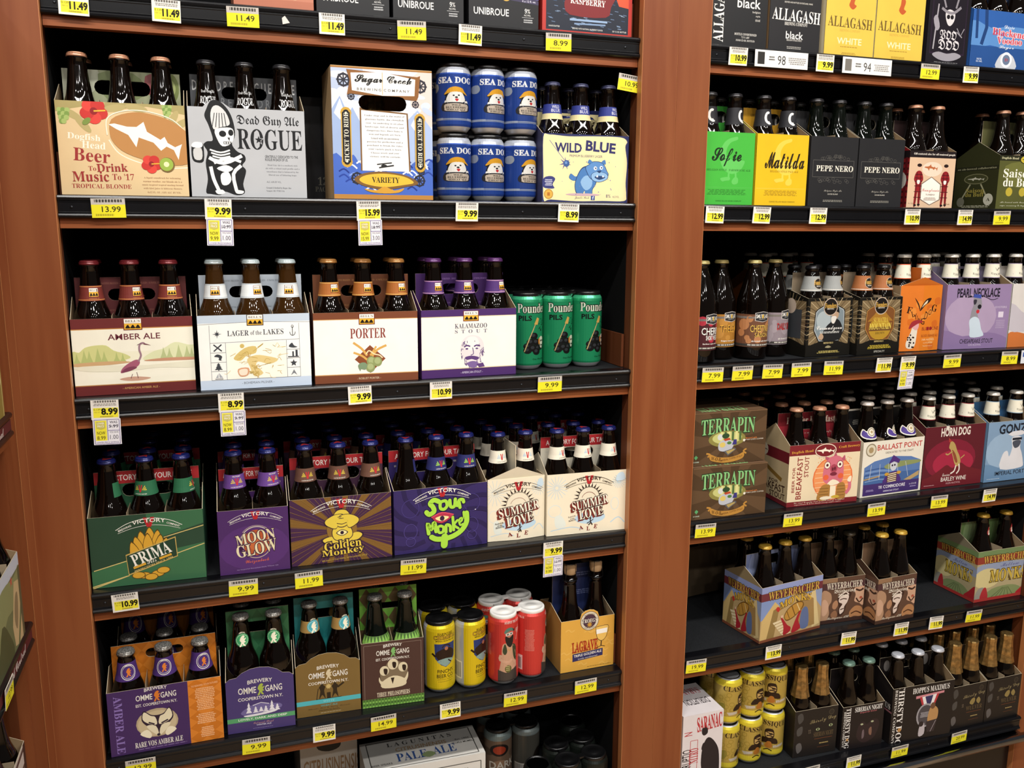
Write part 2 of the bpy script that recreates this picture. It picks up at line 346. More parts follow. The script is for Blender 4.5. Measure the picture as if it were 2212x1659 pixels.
def shark(a, cu, cv, w, h, col, flip=1, tilt=0):
    pts = [(-.5, -.02), (-.42, -.1), (-.25, -.12), (-.12, -.2), (-.02, -.42), (.02, -.15), (.2, -.03), (.26, -.16), (.3, 0), (.4, .06), (.5, -.1), (.47, .1), (.44, .42), (.38, .16), (.28, .12), (.2, .3), (.1, .12), (-.1, .1), (-.14, .42), (-.24, .12), (-.4, .05)]
    a.P([(cu+flip*x*w, cv+y*h+tilt*x*w) for x, y in pts], col)
def flower(a, x, y, r):
    k = a.W/a.H
    for i in range(5):
        t = 2*PI*i/5+.3; a.E(x+r*.55*math.cos(t), y+r*.55*math.sin(t)*k, r*.55, r*.5*k, ['#c5352f', '#d8453a'][i % 2], 14)
    a.E(x, y, r*.3, r*.3*k, '#8f1f22', 10); a.L([(x, y), (x+r*.9, y-r*.1)], r*.12, '#e9b33c')
def hop(a, x, y, r, c1='#7d9a4c', c2='#a3b86a'):
    k = a.W/a.H
    for i in range(4):
        for j in range(3-(i > 2)): a.E(x+(j-1)*r*.5*(1-.15*i), y+(i-1.5)*r*.5*k, r*.34, r*.36*k, c1 if (i+j) % 2 else c2, 10)
def dogfish(a):
    a.R(0, 0, 1, 1, '#dcc193'); a.S([(0, 0), (.3, 0), (.7, 0), (1, 0), (1, .1), (.7, .03), (.4, .09), (.2, .06), (0, .12)], '#a89a63')
    for x, y, r in ((.3, .04, 20), (.12, .14, -30), (.2, .24, -50), (.45, .06, 10), (.62, .05, -10), (.9, .16, 60), (.97, .2, 30)): a.E(x, y, .09, .04, '#b5a56e', 12, r)
    hop(a, .06, .16, .06); hop(a, .86, .07, .05); a.L([(.38, .35), (.39, .17), (.52, .085), (.7, .08), (.9, .16), (1.02, .32)], .008, '#f3ead2', 5); a.L([(.39, .4), (.46, .54), (.6, .63), (.8, .69), (1.02, .68)], .008, '#f3ead2', 5)
    a.S([(.4, .33), (.42, .18), (.55, .105), (.7, .1), (.9, .18), (1.05, .36), (1.05, .6), (.9, .66), (.7, .62), (.52, .54), (.43, .44)], '#b9844c'); shark(a, .68, .35, .57, .36, '#f6f1e6', 1, .38)
    flower(a, .29, .1, .1); a.E(.23, .21, .04, .03, '#7a8f45', 10, 40); flower(a, .71, .65, .075); a.C(.835, .655, .062, '#7a6233'); a.C(.83, .65, .055, '#98b24a'); a.C(.83, .65, .022, '#e8e6b0')
    a.T('Dogfish', .2, .385, .25, .085, '#f4ecd8', 's', -4); a.T('Head', .27, .465, .18, .075, '#f4ecd8', 's', -3); r = '#9c3331'
    a.T('Beer', .25, .575, .28, .14, r, 's', -4); a.T('To', .245, .715, .06, .05, r, 's'); a.T('Drink', .4, .7, .24, .085, r, 's', 2); a.T('Music', .23, .8, .28, .11, r, 's', 1); a.T("To '17", .48, .8, .17, .07, r, 's'); a.T('TROPICAL BLONDE', .31, .905, .46, .048, r, 's')
    t = '#8d5d3c'; a.TX(['A liquid soundtrack for welcoming', 'warmer weather, our blonde ale is a', 'music-inspired tropical mashup brewed', 'with kiwi juice & hibiscus flowers.'], .79, .785, .94, .33, t, 's'); a.T('6x12 FL. OZ. | 6.8% ALC. BY VOL.', .8, .965, .27, .026, t, 's')
def rogue(a):
    a.R(0, 0, 1, 1, '#b6b8bb'); k = '#17181a'; w = '#e9e9e7'
    a.S([(.12, .95), (.14, .8), (.13, .62), (.15, .5), (.12, .42), (.15, .38), (.2, .36), (.17, .2), (.14, .1), (.16, .02), (.2, -.07), (.27, -.07), (.34, .02), (.38, .15), (.39, .3), (.36, .4), (.4, .48), (.46, .52), (.47, .58), (.44, .64), (.47, .7), (.44, .85), (.45, .95), (.38, .98), (.28, .94), (.24, .98), (.16, .97)], k, 4)
    a.S([(.19, .1), (.21, 0), (.26, -.02), (.32, .05), (.35, .16), (.33, .2), (.26, .22), (.21, .24)], '#d8d8d6'); [a.L([(.2+.03*i, .22), (.225+.02*i, .06)], .006, k) for i in range(5)]
    a.S([(.22, .25), (.3, .22), (.37, .23), (.38, .32), (.35, .4), (.28, .43), (.24, .36)], w); a.E(.285, .29, .03, .035, k); a.E(.355, .275, .022, .035, k); a.P([(.325, .33), (.345, .33), (.34, .37)], k); a.R(.29, .375, .355, .405, k); [a.R(.295+.02*i, .38, .308+.02*i, .4, w) for i in range(3)]
    a.S([(.02, .43), (.05, .4), (.11, .4), (.12, .44), (.115, .6), (.06, .62), (.02, .58)], k); a.S([(.035, .47), (.1, .46), (.1, .58), (.04, .58)], '#c9c9c7'); a.S([(.02, .42), (.05, .39), (.11, .4), (.1, .45), (.03, .45)], w)
    for i in range(4): a.L([(.17+.01*i, .47+.035*i), (.26, .5+.03*i), (.34, .47+.035*i)], .014, w, 3)
    a.L([(.16, .56), (.28, .62), (.44, .53)], .03, w, 3); a.L([(.2, .62), (.32, .56), (.43, .6)], .024, w, 3); a.S([(.22, .68), (.3, .64), (.36, .68), (.3, .72)], w); a.S([(.25, .76), (.28, .72), (.32, .72), (.34, .8), (.31, .86), (.26, .86)], w)
    a.L([(.17, .66), (.19, .8), (.23, .93)], .03, w, 3); a.L([(.43, .64), (.36, .74), (.38, .93)], .03, w, 3); a.S([(.2, .93), (.26, .92), (.28, .96), (.22, .97)], w); a.S([(.37, .92), (.44, .93), (.43, .96), (.38, .96)], w)
    a.T('Dead Guy Ale', .68, .135, .54, .13, k, 'k'); a.T('ROGUE', .69, .34, .565, .235, k, 's'); a.Z(.592, .345, .048, .02, 5, '#b6b8bb'); a.Z(.592, .345, .036, .015, 5, k)
    a.T('GRATEFULLY DEDICATED TO THE', .785, .53, .29, .03, k, 'g'); a.T('ROGUE IN EACH OF US.', .74, .565, .2, .03, k, 'g'); g = '#6c6e72'
    a.TX(["'Dead Guy Ale is a maibock style", 'ale with a robust malt profile and a', 'smoothness that is balanced by the', 'liberal use of bittering hops.'], .79, .61, .76, .3, g, 's'); a.T('ALC. 6.8% BY VOL.', .71, .82, .13, .022, g, 'g'); a.T('Ground & Bottled by Rogue Ales', .75, .89, .22, .024, '#4c4e52', 's'); a.T('Newport, OR  97365 USA', .72, .925, .16, .022, '#4c4e52', 's')
def gear(a, x, y, r, c='#2a2a35'):
    a.RG(x, y, r, r*a.W/a.H, r*.35, c, 14); [a.L([(x, y), (x+r*1.25*math.cos(t), y+r*1.25*math.sin(t)*a.W/a.H)], r*.22, c) for t in [PI*i/4 for i in range(8)]]
def sugar(a):
    a.R(0, 0, 1, 1, '#dfe5f0'); a.S([(0, 0), (.3, 0), (.3, .18), (.15, .25), (0, .2)], '#b7c4dd'); a.S([(.8, .05), (1, .02), (1, .42), (.85, .4), (.78, .25)], '#e3cfc6')
    random.seed(21); [a.E(random.uniform(0, 1), random.uniform(.02, .6), random.uniform(.04, .12), random.uniform(.01, .035), random.choice(['#eef1f6', '#cfd9ea', '#c2cfe6', '#e6e0e2']), 12, random.uniform(-30, 30)) for i in range(34)]
    a.P([(0, .32), (.08, .22), (.16, .36), (.2, .3), (.3, .45), (.3, .7), (0, .72)], '#9db2d8'); a.P([(.02, .35), (.08, .24), (.12, .34), (.08, .4)], '#f2f4f8'); a.P([(.7, .42), (.85, .3), (1, .45), (1, .75), (.7, .75)], '#a9bce0'); a.P([(.78, .42), (.85, .32), (.9, .42), (.84, .48)], '#f2f4f8')
    a.S([(0, .66), (.12, .7), (.2, .66), (.3, .74), (.7, .76), (.82, .7), (.92, .74), (1, .68), (1, .97), (0, .97)], '#4668bf'); random.seed(9)
    for i in range(26):
        x = random.uniform(0, .95); y = random.uniform(.7, .94); a.L([(x, y), (x+.05, y-.02), (x+.1, y+.01)], .015, random.choice(['#dfe7f6', '#27429a', '#7f9ade', '#1f3585']), 3)
    a.R(0, .965, 1, 1, '#b9823c'); a.R(0, 0, 1, .012, '#a4702f')
    for x, y, r in ((.12, .1, .055), (.19, .22, .03), (.88, .12, .055), (.83, .26, .03), (.23, .84, .05), (.86, .85, .05), (.88, .78, .03)): gear(a, x, y, r)
    a.P([(.15, .02), (.5, .035), (.85, .05), (.88, .04), (.86, .2), (.84, .23), (.5, .215), (.18, .2), (.15, .21), (.18, .1)], '#8a5a2b'); a.P([(.19, .045), (.5, .03), (.83, .07), (.82, .195), (.5, .205), (.2, .175)], '#f7f4ec'); a.L([(.5, .03), (.5, .2)], .006, '#c9a25a')
    a.T('Sugar Creek', .51, .095, .56, .075, '#1c1a1a', 'c'); a.T('Sugar Creek', .51, .095, .56, .075, '#1c1a1a', 'c+.03'); a.T('B R E W I N G  C O M P A N Y', .51, .163, .52, .02, '#4a443e', 'g')
    a.P([(.27, .3), (.75, .33), (.77, .78), (.27, .78)], '#7d5a34'); a.P([(.285, .32), (.735, .34), (.755, .78), (.285, .78)], '#f7f5f0')
    a.TX(['Under siege and in the midst of', 'glorious battle, the clownfish', 'soar. An underdog in an alien', 'landscape, full of diverse and', 'dangerous foes. Here fame is', 'won and legends are born.', 'Armed with an uncommon', 'passion for perfection and a', 'penchant to break the rules,', 'your variety pack is born.', 'Choose wisely and your', 'victory will be certain.'], .515, .345, .685, .4, '#47434a', 's', .55)
    a.L([(.43, .73), (.58, .715)], .012, '#222'); a.L([(.45, .755), (.6, .735)], .014, '#222'); a.E(.5, .74, .03, .012, '#222')
    for x, y, rr in ((.135, .53, 90), (.87, .555, -90)):
        a.R(x-.05, y-.2, x+.05, y+.2, '#c79d3c'); a.C(x, y-.185, .055, '#c79d3c', 12); a.C(x, y+.185, .055, '#c79d3c', 12); a.R(x-.038, y-.19, x+.038, y+.19, '#17161a'); a.C(x, y-.185, .03, '#17161a', 12); a.C(x, y+.185, .03, '#17161a', 12); a.C(x, y-.183, .012, '#e8e0c8', 8); a.C(x, y+.183, .012, '#e8e0c8', 8); a.T('TICKET TO RIDE', x, y, .46, .036, '#e6dfc9', 's', rr)
    a.S([(.2, .85), (.3, .8), (.5, .785), (.72, .81), (.85, .87), (.72, .9), (.5, .925), (.3, .9)], '#7d5a2c', 4); a.S([(.25, .85), (.32, .815), (.5, .8), (.7, .82), (.8, .865), (.7, .885), (.5, .905), (.32, .885)], '#e2b93c', 4); a.T('VARIETY', .515, .85, .28, .045, '#1d1712', 's'); a.S([(.42, .93), (.5, .9), (.6, .93), (.7, .91), (.65, .945), (.5, .955), (.36, .945), (.3, .92)], '#d09a36')
def seadog(a):
    a.R(0, 0, 1, 1, '#22418f'); a.R(0, 0, 1, .1, '#b9bfca'); a.R(0, .1, 1, .125, '#3a5cb8'); a.R(0, .86, 1, .9, '#9aa4b8')
    for i in range(7): a.R(.38, .75+.022*i, .62, .758+.022*i, '#3b4e86')
    a.kx = 1.38; a.T('SEA DOG', .5, .225, .25, .1, '#eef0f2', 's'); a.T('SEA DOG', .5, .225, .25, .1, '#eef0f2', 's+.02'); a.R(.1, .15, .115, .8, '#d8dbe0'); a.S([(.3, .3), (.36, .28), (.375, .36), (.35, .42), (.3, .4)], '#9aa3ad')
    k = '#1a1a1c'; a.S([(.43, .58), (.435, .5), (.42, .46), (.46, .4), (.5, .38), (.55, .4), (.57, .46), (.56, .5), (.575, .58), (.5, .62)], k); a.S([(.44, .58), (.447, .49), (.47, .43), (.53, .42), (.555, .47), (.565, .58), (.5, .61)], '#f2f0ea')
    a.S([(.425, .47), (.44, .41), (.46, .36), (.5, .335), (.545, .36), (.56, .41), (.585, .48), (.54, .43), (.48, .425)], '#e0a32e', 4); a.E(.488, .485, .007, .012, k); a.E(.522, .48, .007, .012, k); a.E(.506, .515, .01, .014, k); a.S([(.497, .54), (.52, .54), (.515, .575), (.505, .58)], '#c9353a')
    a.S([(.425, .62), (.43, .57), (.45, .58), (.445, .64)], '#f2f0ea'); a.S([(.565, .58), (.585, .57), (.59, .62), (.57, .64)], '#f2f0ea')
    a.S([(.41, .63), (.44, .6), (.57, .6), (.6, .63), (.605, .7), (.58, .755), (.43, .755), (.4, .7)], '#2b2b30'); a.S([(.43, .635), (.5, .615), (.585, .635), (.59, .7), (.57, .745), (.44, .745), (.425, .7)], '#c7b9a8', 3)
    a.T('WILD', .505, .645, .06, .03, k, 's'); a.T('BLUEBERRY', .505, .685, .14, .032, k, 's'); a.T('WHEAT ALE', .505, .725, .13, .03, k, 's')
def wild(a):
    a.R(0, 0, 1, 1, '#2c3160'); a.S([(.01, .06), (.08, .02), (.3, .035), (.6, .02), (.9, .02), (.98, .08), (.96, .16), (.985, .4), (.975, .7), (.985, .88), (.96, .97), (.7, .975), (.4, .985), (.1, .965), (.02, .97), (.015, .6)], '#eddfa9', 4)
    b = '#2f2f63'; a.T('WILD', .295, .2, .3, .13, b, '', 0); a.T('WILD', .295, .2, .3, .13, b, '+.03'); a.T('BLUE', .67, .175, .34, .14, b, '', -4); a.T('BLUE', .67, .175, .34, .14, b, '+.035', -4); a.T('PREMIUM BLUEBERRY LAGER', .5, .315, .38, .035, b, '')
    a.L([(.08, .1), (.2, .3), (.25, .38)], .006, '#7c7aa0'); a.Z(.26, .43, .07, .02, 7, '#6a5f92'); a.C(.275, .43, .035, '#3c5c94'); a.C(.27, .42, .015, '#6d8fc4', 10)
    d = '#27406c'; m = '#4a7ab4'; l = '#8db4da'
    def og(p, c):
        cx = sum(q[0] for q in p)/len(p); cy = sum(q[1] for q in p)/len(p); a.S([(cx+(q[0]-cx)*1.06, cy+(q[1]-cy)*1.07) for q in p], d, 4); a.S(p, c, 4)
    og([(.31, .64), (.33, .58), (.38, .62), (.42, .6), (.42, .66), (.36, .68)], m); og([(.4, .86), (.38, .74), (.41, .6), (.46, .5), (.53, .48), (.6, .56), (.62, .7), (.58, .8), (.57, .88), (.5, .88), (.49, .82), (.46, .88)], m); a.S([(.44, .7), (.5, .6), (.57, .64), (.57, .76), (.5, .82)], l)
    og([(.52, .56), (.5, .48), (.54, .44), (.58, .4), (.66, .4), (.71, .44), (.74, .52), (.76, .58), (.72, .66), (.64, .68), (.56, .64)], '#5d8cc4'); og([(.57, .58), (.64, .54), (.74, .57), (.75, .64), (.66, .69), (.58, .66)], l); a.S([(.6, .62), (.66, .6), (.73, .62), (.66, .66)], d); a.P([(.62, .62), (.635, .58), (.645, .62)], '#eef2f4'); a.P([(.69, .62), (.7, .585), (.715, .62)], '#eef2f4'); a.C(.61, .49, .02, '#eef2f4', 10); a.C(.68, .48, .02, '#eef2f4', 10); a.C(.615, .49, .009, d, 8); a.C(.683, .48, .009, d, 8); a.S([(.63, .53), (.68, .52), (.66, .56)], d); a.S([(.52, .42), (.54, .36), (.58, .41)], m); a.S([(.68, .4), (.72, .36), (.73, .43)], m)
    a.E(.47, .885, .2, .02, '#c9a9b0'); random.seed(4); [a.C(random.uniform(.2, .85), random.uniform(.35, .9), random.uniform(.003, .007), '#8c83a2', 6) for i in range(30)]
    a.S([(.02, .65), (.1, .62), (.15, .66), (.12, .74), (.14, .8), (.04, .8), (.01, .76)], '#3a3f78'); a.F(.03, .67, .12, .77, 4, '#cfd0de'); a.C(.075, .885, .052, '#a9782a'); a.C(.075, .885, .045, '#d9ab4a'); a.R(.06, .86, .09, .91, '#b5722c'); a.T('Junite Park', .46, .935, .17, .045, b, 'c'); a.R(.565, .9, .61, .965, '#3a4a8c'); a.T('f', .59, .933, .018, .05, '#fff', 'g'); a.T('8%', .77, .9, .055, .05, b, ''); a.T('ALC/VOL', .86, .91, .08, .03, b, '')
def pounder(a):
    a.R(0, 0, 1, 1, '#1f8a5b'); a.R(0, 0, 1, .05, '#3fae7e'); k = '#151718'; a.kx = 1.3
    a.T('Pounder', .5, .17, .255, .13, k, 's+.06'); a.T('Pounder', .5, .17, .255, .13, '#e8ecd8', 's'); a.T('PILS', .435, .31, .1, .07, k, ''); a.T('PILS', .435, .31, .1, .07, k, '+.03')
    for x, y in ((.455, .72), (.5, .75), (.545, .75), (.58, .73), (.48, .66), (.525, .66), (.505, .57), (.455, .78), (.53, .8)): a.C(x, y, .034, k, 14); a.C(x-.006, y-.012, .016, '#34383c', 10)
    a.L([(.43, .8), (.47, .6), (.52, .38)], .01, '#c9b27a'); a.P([(.505, .4), (.53, .3), (.55, .32), (.535, .41)], '#d9b25e')
    a.S([(.555, .62), (.575, .58), (.605, .6), (.61, .67), (.59, .75), (.57, .74), (.565, .68)], '#ece6d6'); a.E(.578, .645, .009, .014, k); a.E(.6, .645, .008, .014, k); a.E(.585, .71, .012, .012, k); a.E(.555, .65, .01, .05, '#d08a3c'); random.seed(2); [a.C(random.uniform(.55, .63), random.uniform(.3, .5), random.uniform(.003, .008), k, 6) for i in range(24)]; a.T('One Pint Beer', .56, .91, .13, .025, '#0e3a26', 's')
def victory(a, cu, cv, w, col='#f0ece2', line='#f0ece2'):
    q = w/.6*(a.W/.19)*(.133/a.H); h = .075*q
    a.L([(cu-w*.5, cv+h*1.1), (cu-w*.3, cv-h*.1), (cu, cv-h*.75), (cu+w*.3, cv-h*.1), (cu+w*.5, cv+h*1.1)], .005, line, 5); a.L([(cu-w*.47, cv+h*1.75), (cu-w*.25, cv+h*.95), (cu, cv+h*.62), (cu+w*.25, cv+h*.95), (cu+w*.47, cv+h*1.75)], .0035, line, 5)
    a.P([(cu-w*.085, cv-h*.9), (cu-w*.028, cv-h*.9), (cu, cv+h*.45), (cu+w*.028, cv-h*.9), (cu+w*.085, cv-h*.9), (cu+w*.032, cv+h*.95), (cu-w*.032, cv+h*.95)], '#b6252c')
    a.T('VICTORY', cu, cv, w*.5, h*.78, col, 'g', 0, h*.3); a.T('BREWING', cu-w*.365, cv+h*.85, w*.21, h*.38, col, 'g', 22); a.T('COMPANY', cu+w*.365, cv+h*.85, w*.21, h*.38, col, 'g', -22)
def prima(a):
    a.R(0, 0, 1, 1, '#2a4634'); a.P([(.5, 0), (1, 0), (1, .2), (.62, .35), (.5, .35)], '#3a6a48'); a.P([(0, .76), (.35, .62), (1, .48), (1, 1), (.25, 1), (0, .97)], '#3c6d49'); g = '#d9c078'
    a.P([(0, .99), (.3, .88), (.3, .86), (0, .97)], g); a.P([(0, .985), (.3, .875), (1, .93), (1, 1), (.05, 1)], '#3a6a48')
    a.L([(.02, .75), (.36, .63)], .008, g); a.L([(.64, .36), (1, .235)], .008, g); a.L([(.72, .62), (1, .5)], .008, g); a.L([(0, 1), (.32, .86)], .009, g); o = '#d9a436'; d = '#5a3f14'
    for x, y, r, q in ((.52, .3, 0, .09), (.45, .36, 15, .1), (.58, .36, -15, .1), (.41, .43, 25, .1), (.5, .4, 0, .1), (.6, .43, -20, .1), (.64, .48, -35, .1), (.38, .5, 35, .1)):
        k = q*1.3; a.S([(x-.035, y+k), (x-.045, y+.02), (x-math.sin(math.radians(r))*.04, y-k), (x+.045, y+.02), (x+.035, y+k)], d); a.S([(x-.03, y+k), (x-.04, y+.02), (x-math.sin(math.radians(r))*.04, y-k+.02), (x+.04, y+.02), (x+.03, y+k)], o)
    for x, y in ((.45, .88), (.57, .87), (.62, .83), (.4, .87), (.51, .91)): a.E(x, y, .06, .05, d); a.E(x, y, .053, .042, o)
    a.P([(.3, .56), (.745, .36), (.755, .65), (.315, .86)], '#c9a95c'); a.P([(.305, .575), (.738, .378), (.748, .64), (.32, .84)], '#24402f')
    a.T('PRIMA', .52, .575, .36, .17, '#f2eee2', 's', 18.5); a.T('Pils', .52, .68, .085, .06, '#e9e4d4', 'c', 17); a.L([(.36, .76), (.47, .71)], .022, o); a.L([(.59, .66), (.7, .61)], .022, o); a.T('PERFECTION SINCE 1996', .54, .73, .36, .026, g, 'g', 18); victory(a, .52, .12, .58)
def moon(a):
    a.R(0, 0, 1, 1, '#4b2a63'); a.E(.5, .6, .5, .35, '#553070'); a.C(.53, .53, .2, '#b4562f'); a.E(.55, .56, .12, .11, '#c56a3c'); a.RG(.53, .53, .23, .25, .012, '#d9cfc0', 30, 20, 160); a.RG(.53, .53, .22, .24, .01, '#cdb9a4', 30, 200, 340); a.RG(.53, .53, .25, .27, .006, '#cdb9a4', 30, 40, 140)
    a.T('MOON', .52, .45, .56, .17, '#3a1c40', 's+.05', 8, .02); a.T('MOON', .52, .45, .56, .17, '#e8dcb4', 's', 8, .02); a.T('GLOW', .53, .615, .58, .19, '#3a1c40', 's+.05', 8, -.01); a.T('GLOW', .53, .615, .58, .19, '#e8dcb4', 's', 8, -.01)
    a.T('Weizenbock', .53, .825, .34, .075, '#d0643c', 'c', 3); a.T('An Imperial Bavarian-Style Wheat Ale', .53, .93, .6, .022, '#9c86b4', 's', 2); victory(a, .53, .1, .78)
def rays(a, cx, cy, n, c, r=1.5, w=.5, ph=0, u0=0, u1=1):
    for i in range(n):
        t = 2*PI*(i+ph)/n; e = w*PI/n; a.P([(cx, cy), (cx+r*math.cos(t-e), cy+r*math.sin(t-e)*a.W/a.H), (cx+r*math.cos(t+e), cy+r*math.sin(t+e)*a.W/a.H)], c)
def golden(a):
    a.R(0, 0, 1, 1, '#432546'); rays(a, .5, .52, 13, '#7d5a2a', 1.3, .34); rays(a, .5, .52, 64, '#94723a', 1.3, .07, .5); y = '#e3c94a'; k = '#2a1630'
    a.C(.5, .5, .15, '#8d6a30')
    def og(p, n=4):
        cx = sum(q[0] for q in p)/len(p); cy = sum(q[1] for q in p)/len(p); a.S([(cx+(q[0]-cx)*1.07, cy+(q[1]-cy)*1.09) for q in p], k, n); a.S(p, y, n)
    og([(.31, .64), (.38, .6), (.46, .62), (.54, .62), (.64, .56), (.7, .6), (.66, .67), (.56, .7), (.44, .7), (.34, .69)]); og([(.41, .6), (.41, .5), (.46, .44), (.54, .44), (.59, .5), (.6, .6), (.55, .66), (.45, .66)])
    og([(.44, .42), (.42, .3), (.45, .22), (.5, .2), (.55, .22), (.58, .3), (.56, .42), (.5, .46)]); og([(.43, .48), (.35, .42), (.34, .35), (.42, .28), (.5, .27), (.51, .32), (.44, .36), (.46, .43)]); og([(.58, .48), (.66, .41), (.66, .34), (.58, .28), (.49, .29), (.5, .34), (.56, .37), (.55, .43)])
    for p in ([(.46, .31), (.5, .3)], [(.47, .33), (.52, .33)], [(.45, .4), (.5, .42), (.55, .4)]): a.L(p, .006, k)
    a.S([(.44, .55), (.5, .5), (.56, .55), (.5, .6)], k); a.S([(.45, .55), (.5, .51), (.55, .55), (.5, .59)], '#f2e6a0'); a.C(.5, .55, .018, k)
    a.T('Golden', .505, .735, .37, .13, k, 's+.08', 4, .01); a.T('Golden', .505, .735, .37, .13, y, 's', 4, .01); a.T('Monkey', .505, .84, .42, .12, k, 's+.08', 4, -.01); a.T('Monkey', .505, .84, .42, .12, y, 's', 4, -.01); a.T('BELGIAN-STYLE TRIPEL WITH ADDED SPICE', .52, .945, .45, .024, '#c0a04c', 'g', 3); victory(a, .5, .1, .6)
def sour(a):
    a.R(0, 0, 1, 1, '#33285f')
    for i in range(16):
        t = 2*PI*i/16; a.L([(.52+.28*math.cos(t), .55+.4*math.sin(t)), (.52+.5*math.cos(t+.25), .55+.7*math.sin(t+.25)), (.52+.8*math.cos(t+.6), .55+1.1*math.sin(t+.6))], .045, '#271e4c', 4)
    for x in (.17, .83): a.RG(x, .66, .07, .12, .006, '#4d4186', 16); a.RG(x, .82, .05, .07, .006, '#4d4186', 16); a.RG(x, .3, .09, .14, .006, '#473c7e', 16)
    g = '#aadc46'; d = '#2c5a28'
    strokes = []
    def st(p, w): strokes.append((p, w))
    st([(.47, .23), (.42, .2), (.38, .25), (.41, .31), (.42, .38), (.37, .42), (.34, .38)], .05)
    st([(.53, .23), (.49, .25), (.49, .34), (.53, .36), (.56, .31), (.55, .24), (.52, .23)], .034); st([(.59, .23), (.6, .33), (.64, .33), (.65, .22)], .036); st([(.65, .24), (.67, .33)], .03); st([(.7, .36), (.69, .25), (.73, .24), (.74, .28)], .036)
    st([(.36, .72), (.35, .56), (.39, .66), (.42, .55), (.44, .7)], .04); st([(.49, .62), (.46, .64), (.47, .72), (.51, .72), (.52, .65), (.49, .62)], .03); st([(.545, .73), (.55, .62), (.59, .64), (.595, .72)], .034); st([(.62, .5), (.63, .71)], .03); st([(.67, .56), (.635, .63), (.68, .69)], .026); st([(.69, .6), (.72, .57), (.715, .53), (.69, .56), (.7, .64), (.73, .63)], .022)
    st([(.74, .44), (.75, .54), (.77, .46)], .028); st([(.77, .46), (.77, .6), (.72, .72), (.63, .8), (.53, .83), (.44, .82), (.39, .78)], .055); st([(.53, .8), (.525, .93)], .075)
    for c, k in (('#1d163c', .016), (g, 0)):
        for p, w in strokes:
            a.L(p, w+k, c, 5)
            for e in (p[0], p[-1]): a.C(e[0], e[1], (w+k)/2, c, 10)
    a.S([(.4, .48), (.5, .42), (.62, .47), (.5, .58)], '#b5324c'); a.S([(.43, .49), (.5, .46), (.58, .49), (.5, .545)], '#f0e2a0'); a.E(.505, .5, .025, .04, '#3a1c3c'); a.L([(.39, .47), (.5, .41), (.63, .46)], .014, '#d64a60', 4); a.C(.87, .42, .006, '#e8e8f0', 8); victory(a, .51, .085, .62)
def summer(a, wf=1.):
    a.R(0, 0, 1, 1, '#ede2c8'); b = '#b9d2e2'; k = '#2b1a16'; r = '#7d3028'; cu = .52; w = .46/wf if wf < 1 else .46
    for x, y, q in ((.12, .22, .14/wf), (.9, .18, .09/wf)): rays_local(a, x, y, q, b)
    a.L([(.05, .92), (.3, .88), (.45, .93)], .01, b, 3); a.RG(.1, .6, .08, .1, .006, '#cfdfe4', 14); a.RG(.85, .55, .05, .1, .006, '#cfdfe4', 14); a.S([(.88, .06), (.95, .04), (.97, .16), (.86, .17)], '#c6dae6'); a.L([(.8, .86), (.9, .78), (.98, .88)], .012, b, 3); a.S([(.1, .7), (.18, .68), (.24, .85), (.12, .88)], '#dfe4da')
    q = w*.4
    for i in range(13):
        t = PI*i/12; a.P([(cu+q*.75*math.cos(t+.08), .42-q*.75*math.sin(t+.08)*a.W/a.H), (cu+q*1.05*math.cos(t), .42-q*1.05*math.sin(t)*a.W/a.H), (cu+q*.75*math.cos(t-.08), .42-q*.75*math.sin(t-.08)*a.W/a.H)], k)
    a.E(cu, .42, q*.72, q*.72*a.W/a.H, '#e9dfc6'); a.RG(cu, .42, q*.72, q*.72*a.W/a.H, .008, k, 24, 0, 180); a.RG(cu, .45, q*.5, q*.5*a.W/a.H, .006, r, 20, 20, 160); a.E(cu+.02, .75, w*.42, .1, '#bcd6e6')
    for o in range(4): a.T('SUMMER', cu+.02-.012*o/wf*.6, .5+.008*o, w, .15, r, 's+.02', 9); a.T('LOVE', cu+.03-.012*o/wf*.6, .665+.008*o, w*.66, .16, r, 's+.02', 9)
    a.T('SUMMER', cu+.02, .5, w, .15, k, 's+.05', 9); a.T('LOVE', cu+.03, .665, w*.66, .16, k, 's+.05', 9); a.T('SUMMER', cu+.02, .5, w, .15, '#f2ead6', 's', 9); a.T('LOVE', cu+.03, .665, w*.66, .16, '#f2ead6', 's', 9)
    a.T('FLAVOR', cu-w*.45, .71, w*.2, .025, k, 'g', 9); a.T('of the', cu-w*.44, .742, w*.12, .022, k, 'si', 9); a.T('SEASON', cu-w*.44, .772, w*.2, .025, k, 'g', 9)
    a.L([(cu+.02, .77), (cu+.03, .83), (cu, .87)], .012/wf, k); a.L([(cu+.03, .83), (cu+.05, .87)], .012/wf, k); a.L([(cu-.02, .84), (cu+.06, .78)], .008/wf, k); a.C(cu+.025, .76, .01/wf, k, 8)
    a.T('A', cu-w*.2, .905, w*.11, .065, r, 's+.02', 12); a.T('L', cu, .93, w*.09, .065, r, 's+.02'); a.T('E', cu+w*.2, .905, w*.09, .065, r, 's+.02', -12); victory(a, cu, .12, .62 if wf == 1 else .9, k, k)
def summer_end(a): summer(a, .64)
def rays_local(a, x, y, q, c):
    for i in range(18): t = 2*PI*i/18; a.L([(x+q*.15*math.cos(t), y+q*.15*math.sin(t)*a.W/a.H), (x+q*math.cos(t), y+q*math.sin(t)*a.W/a.H)], .005, c)
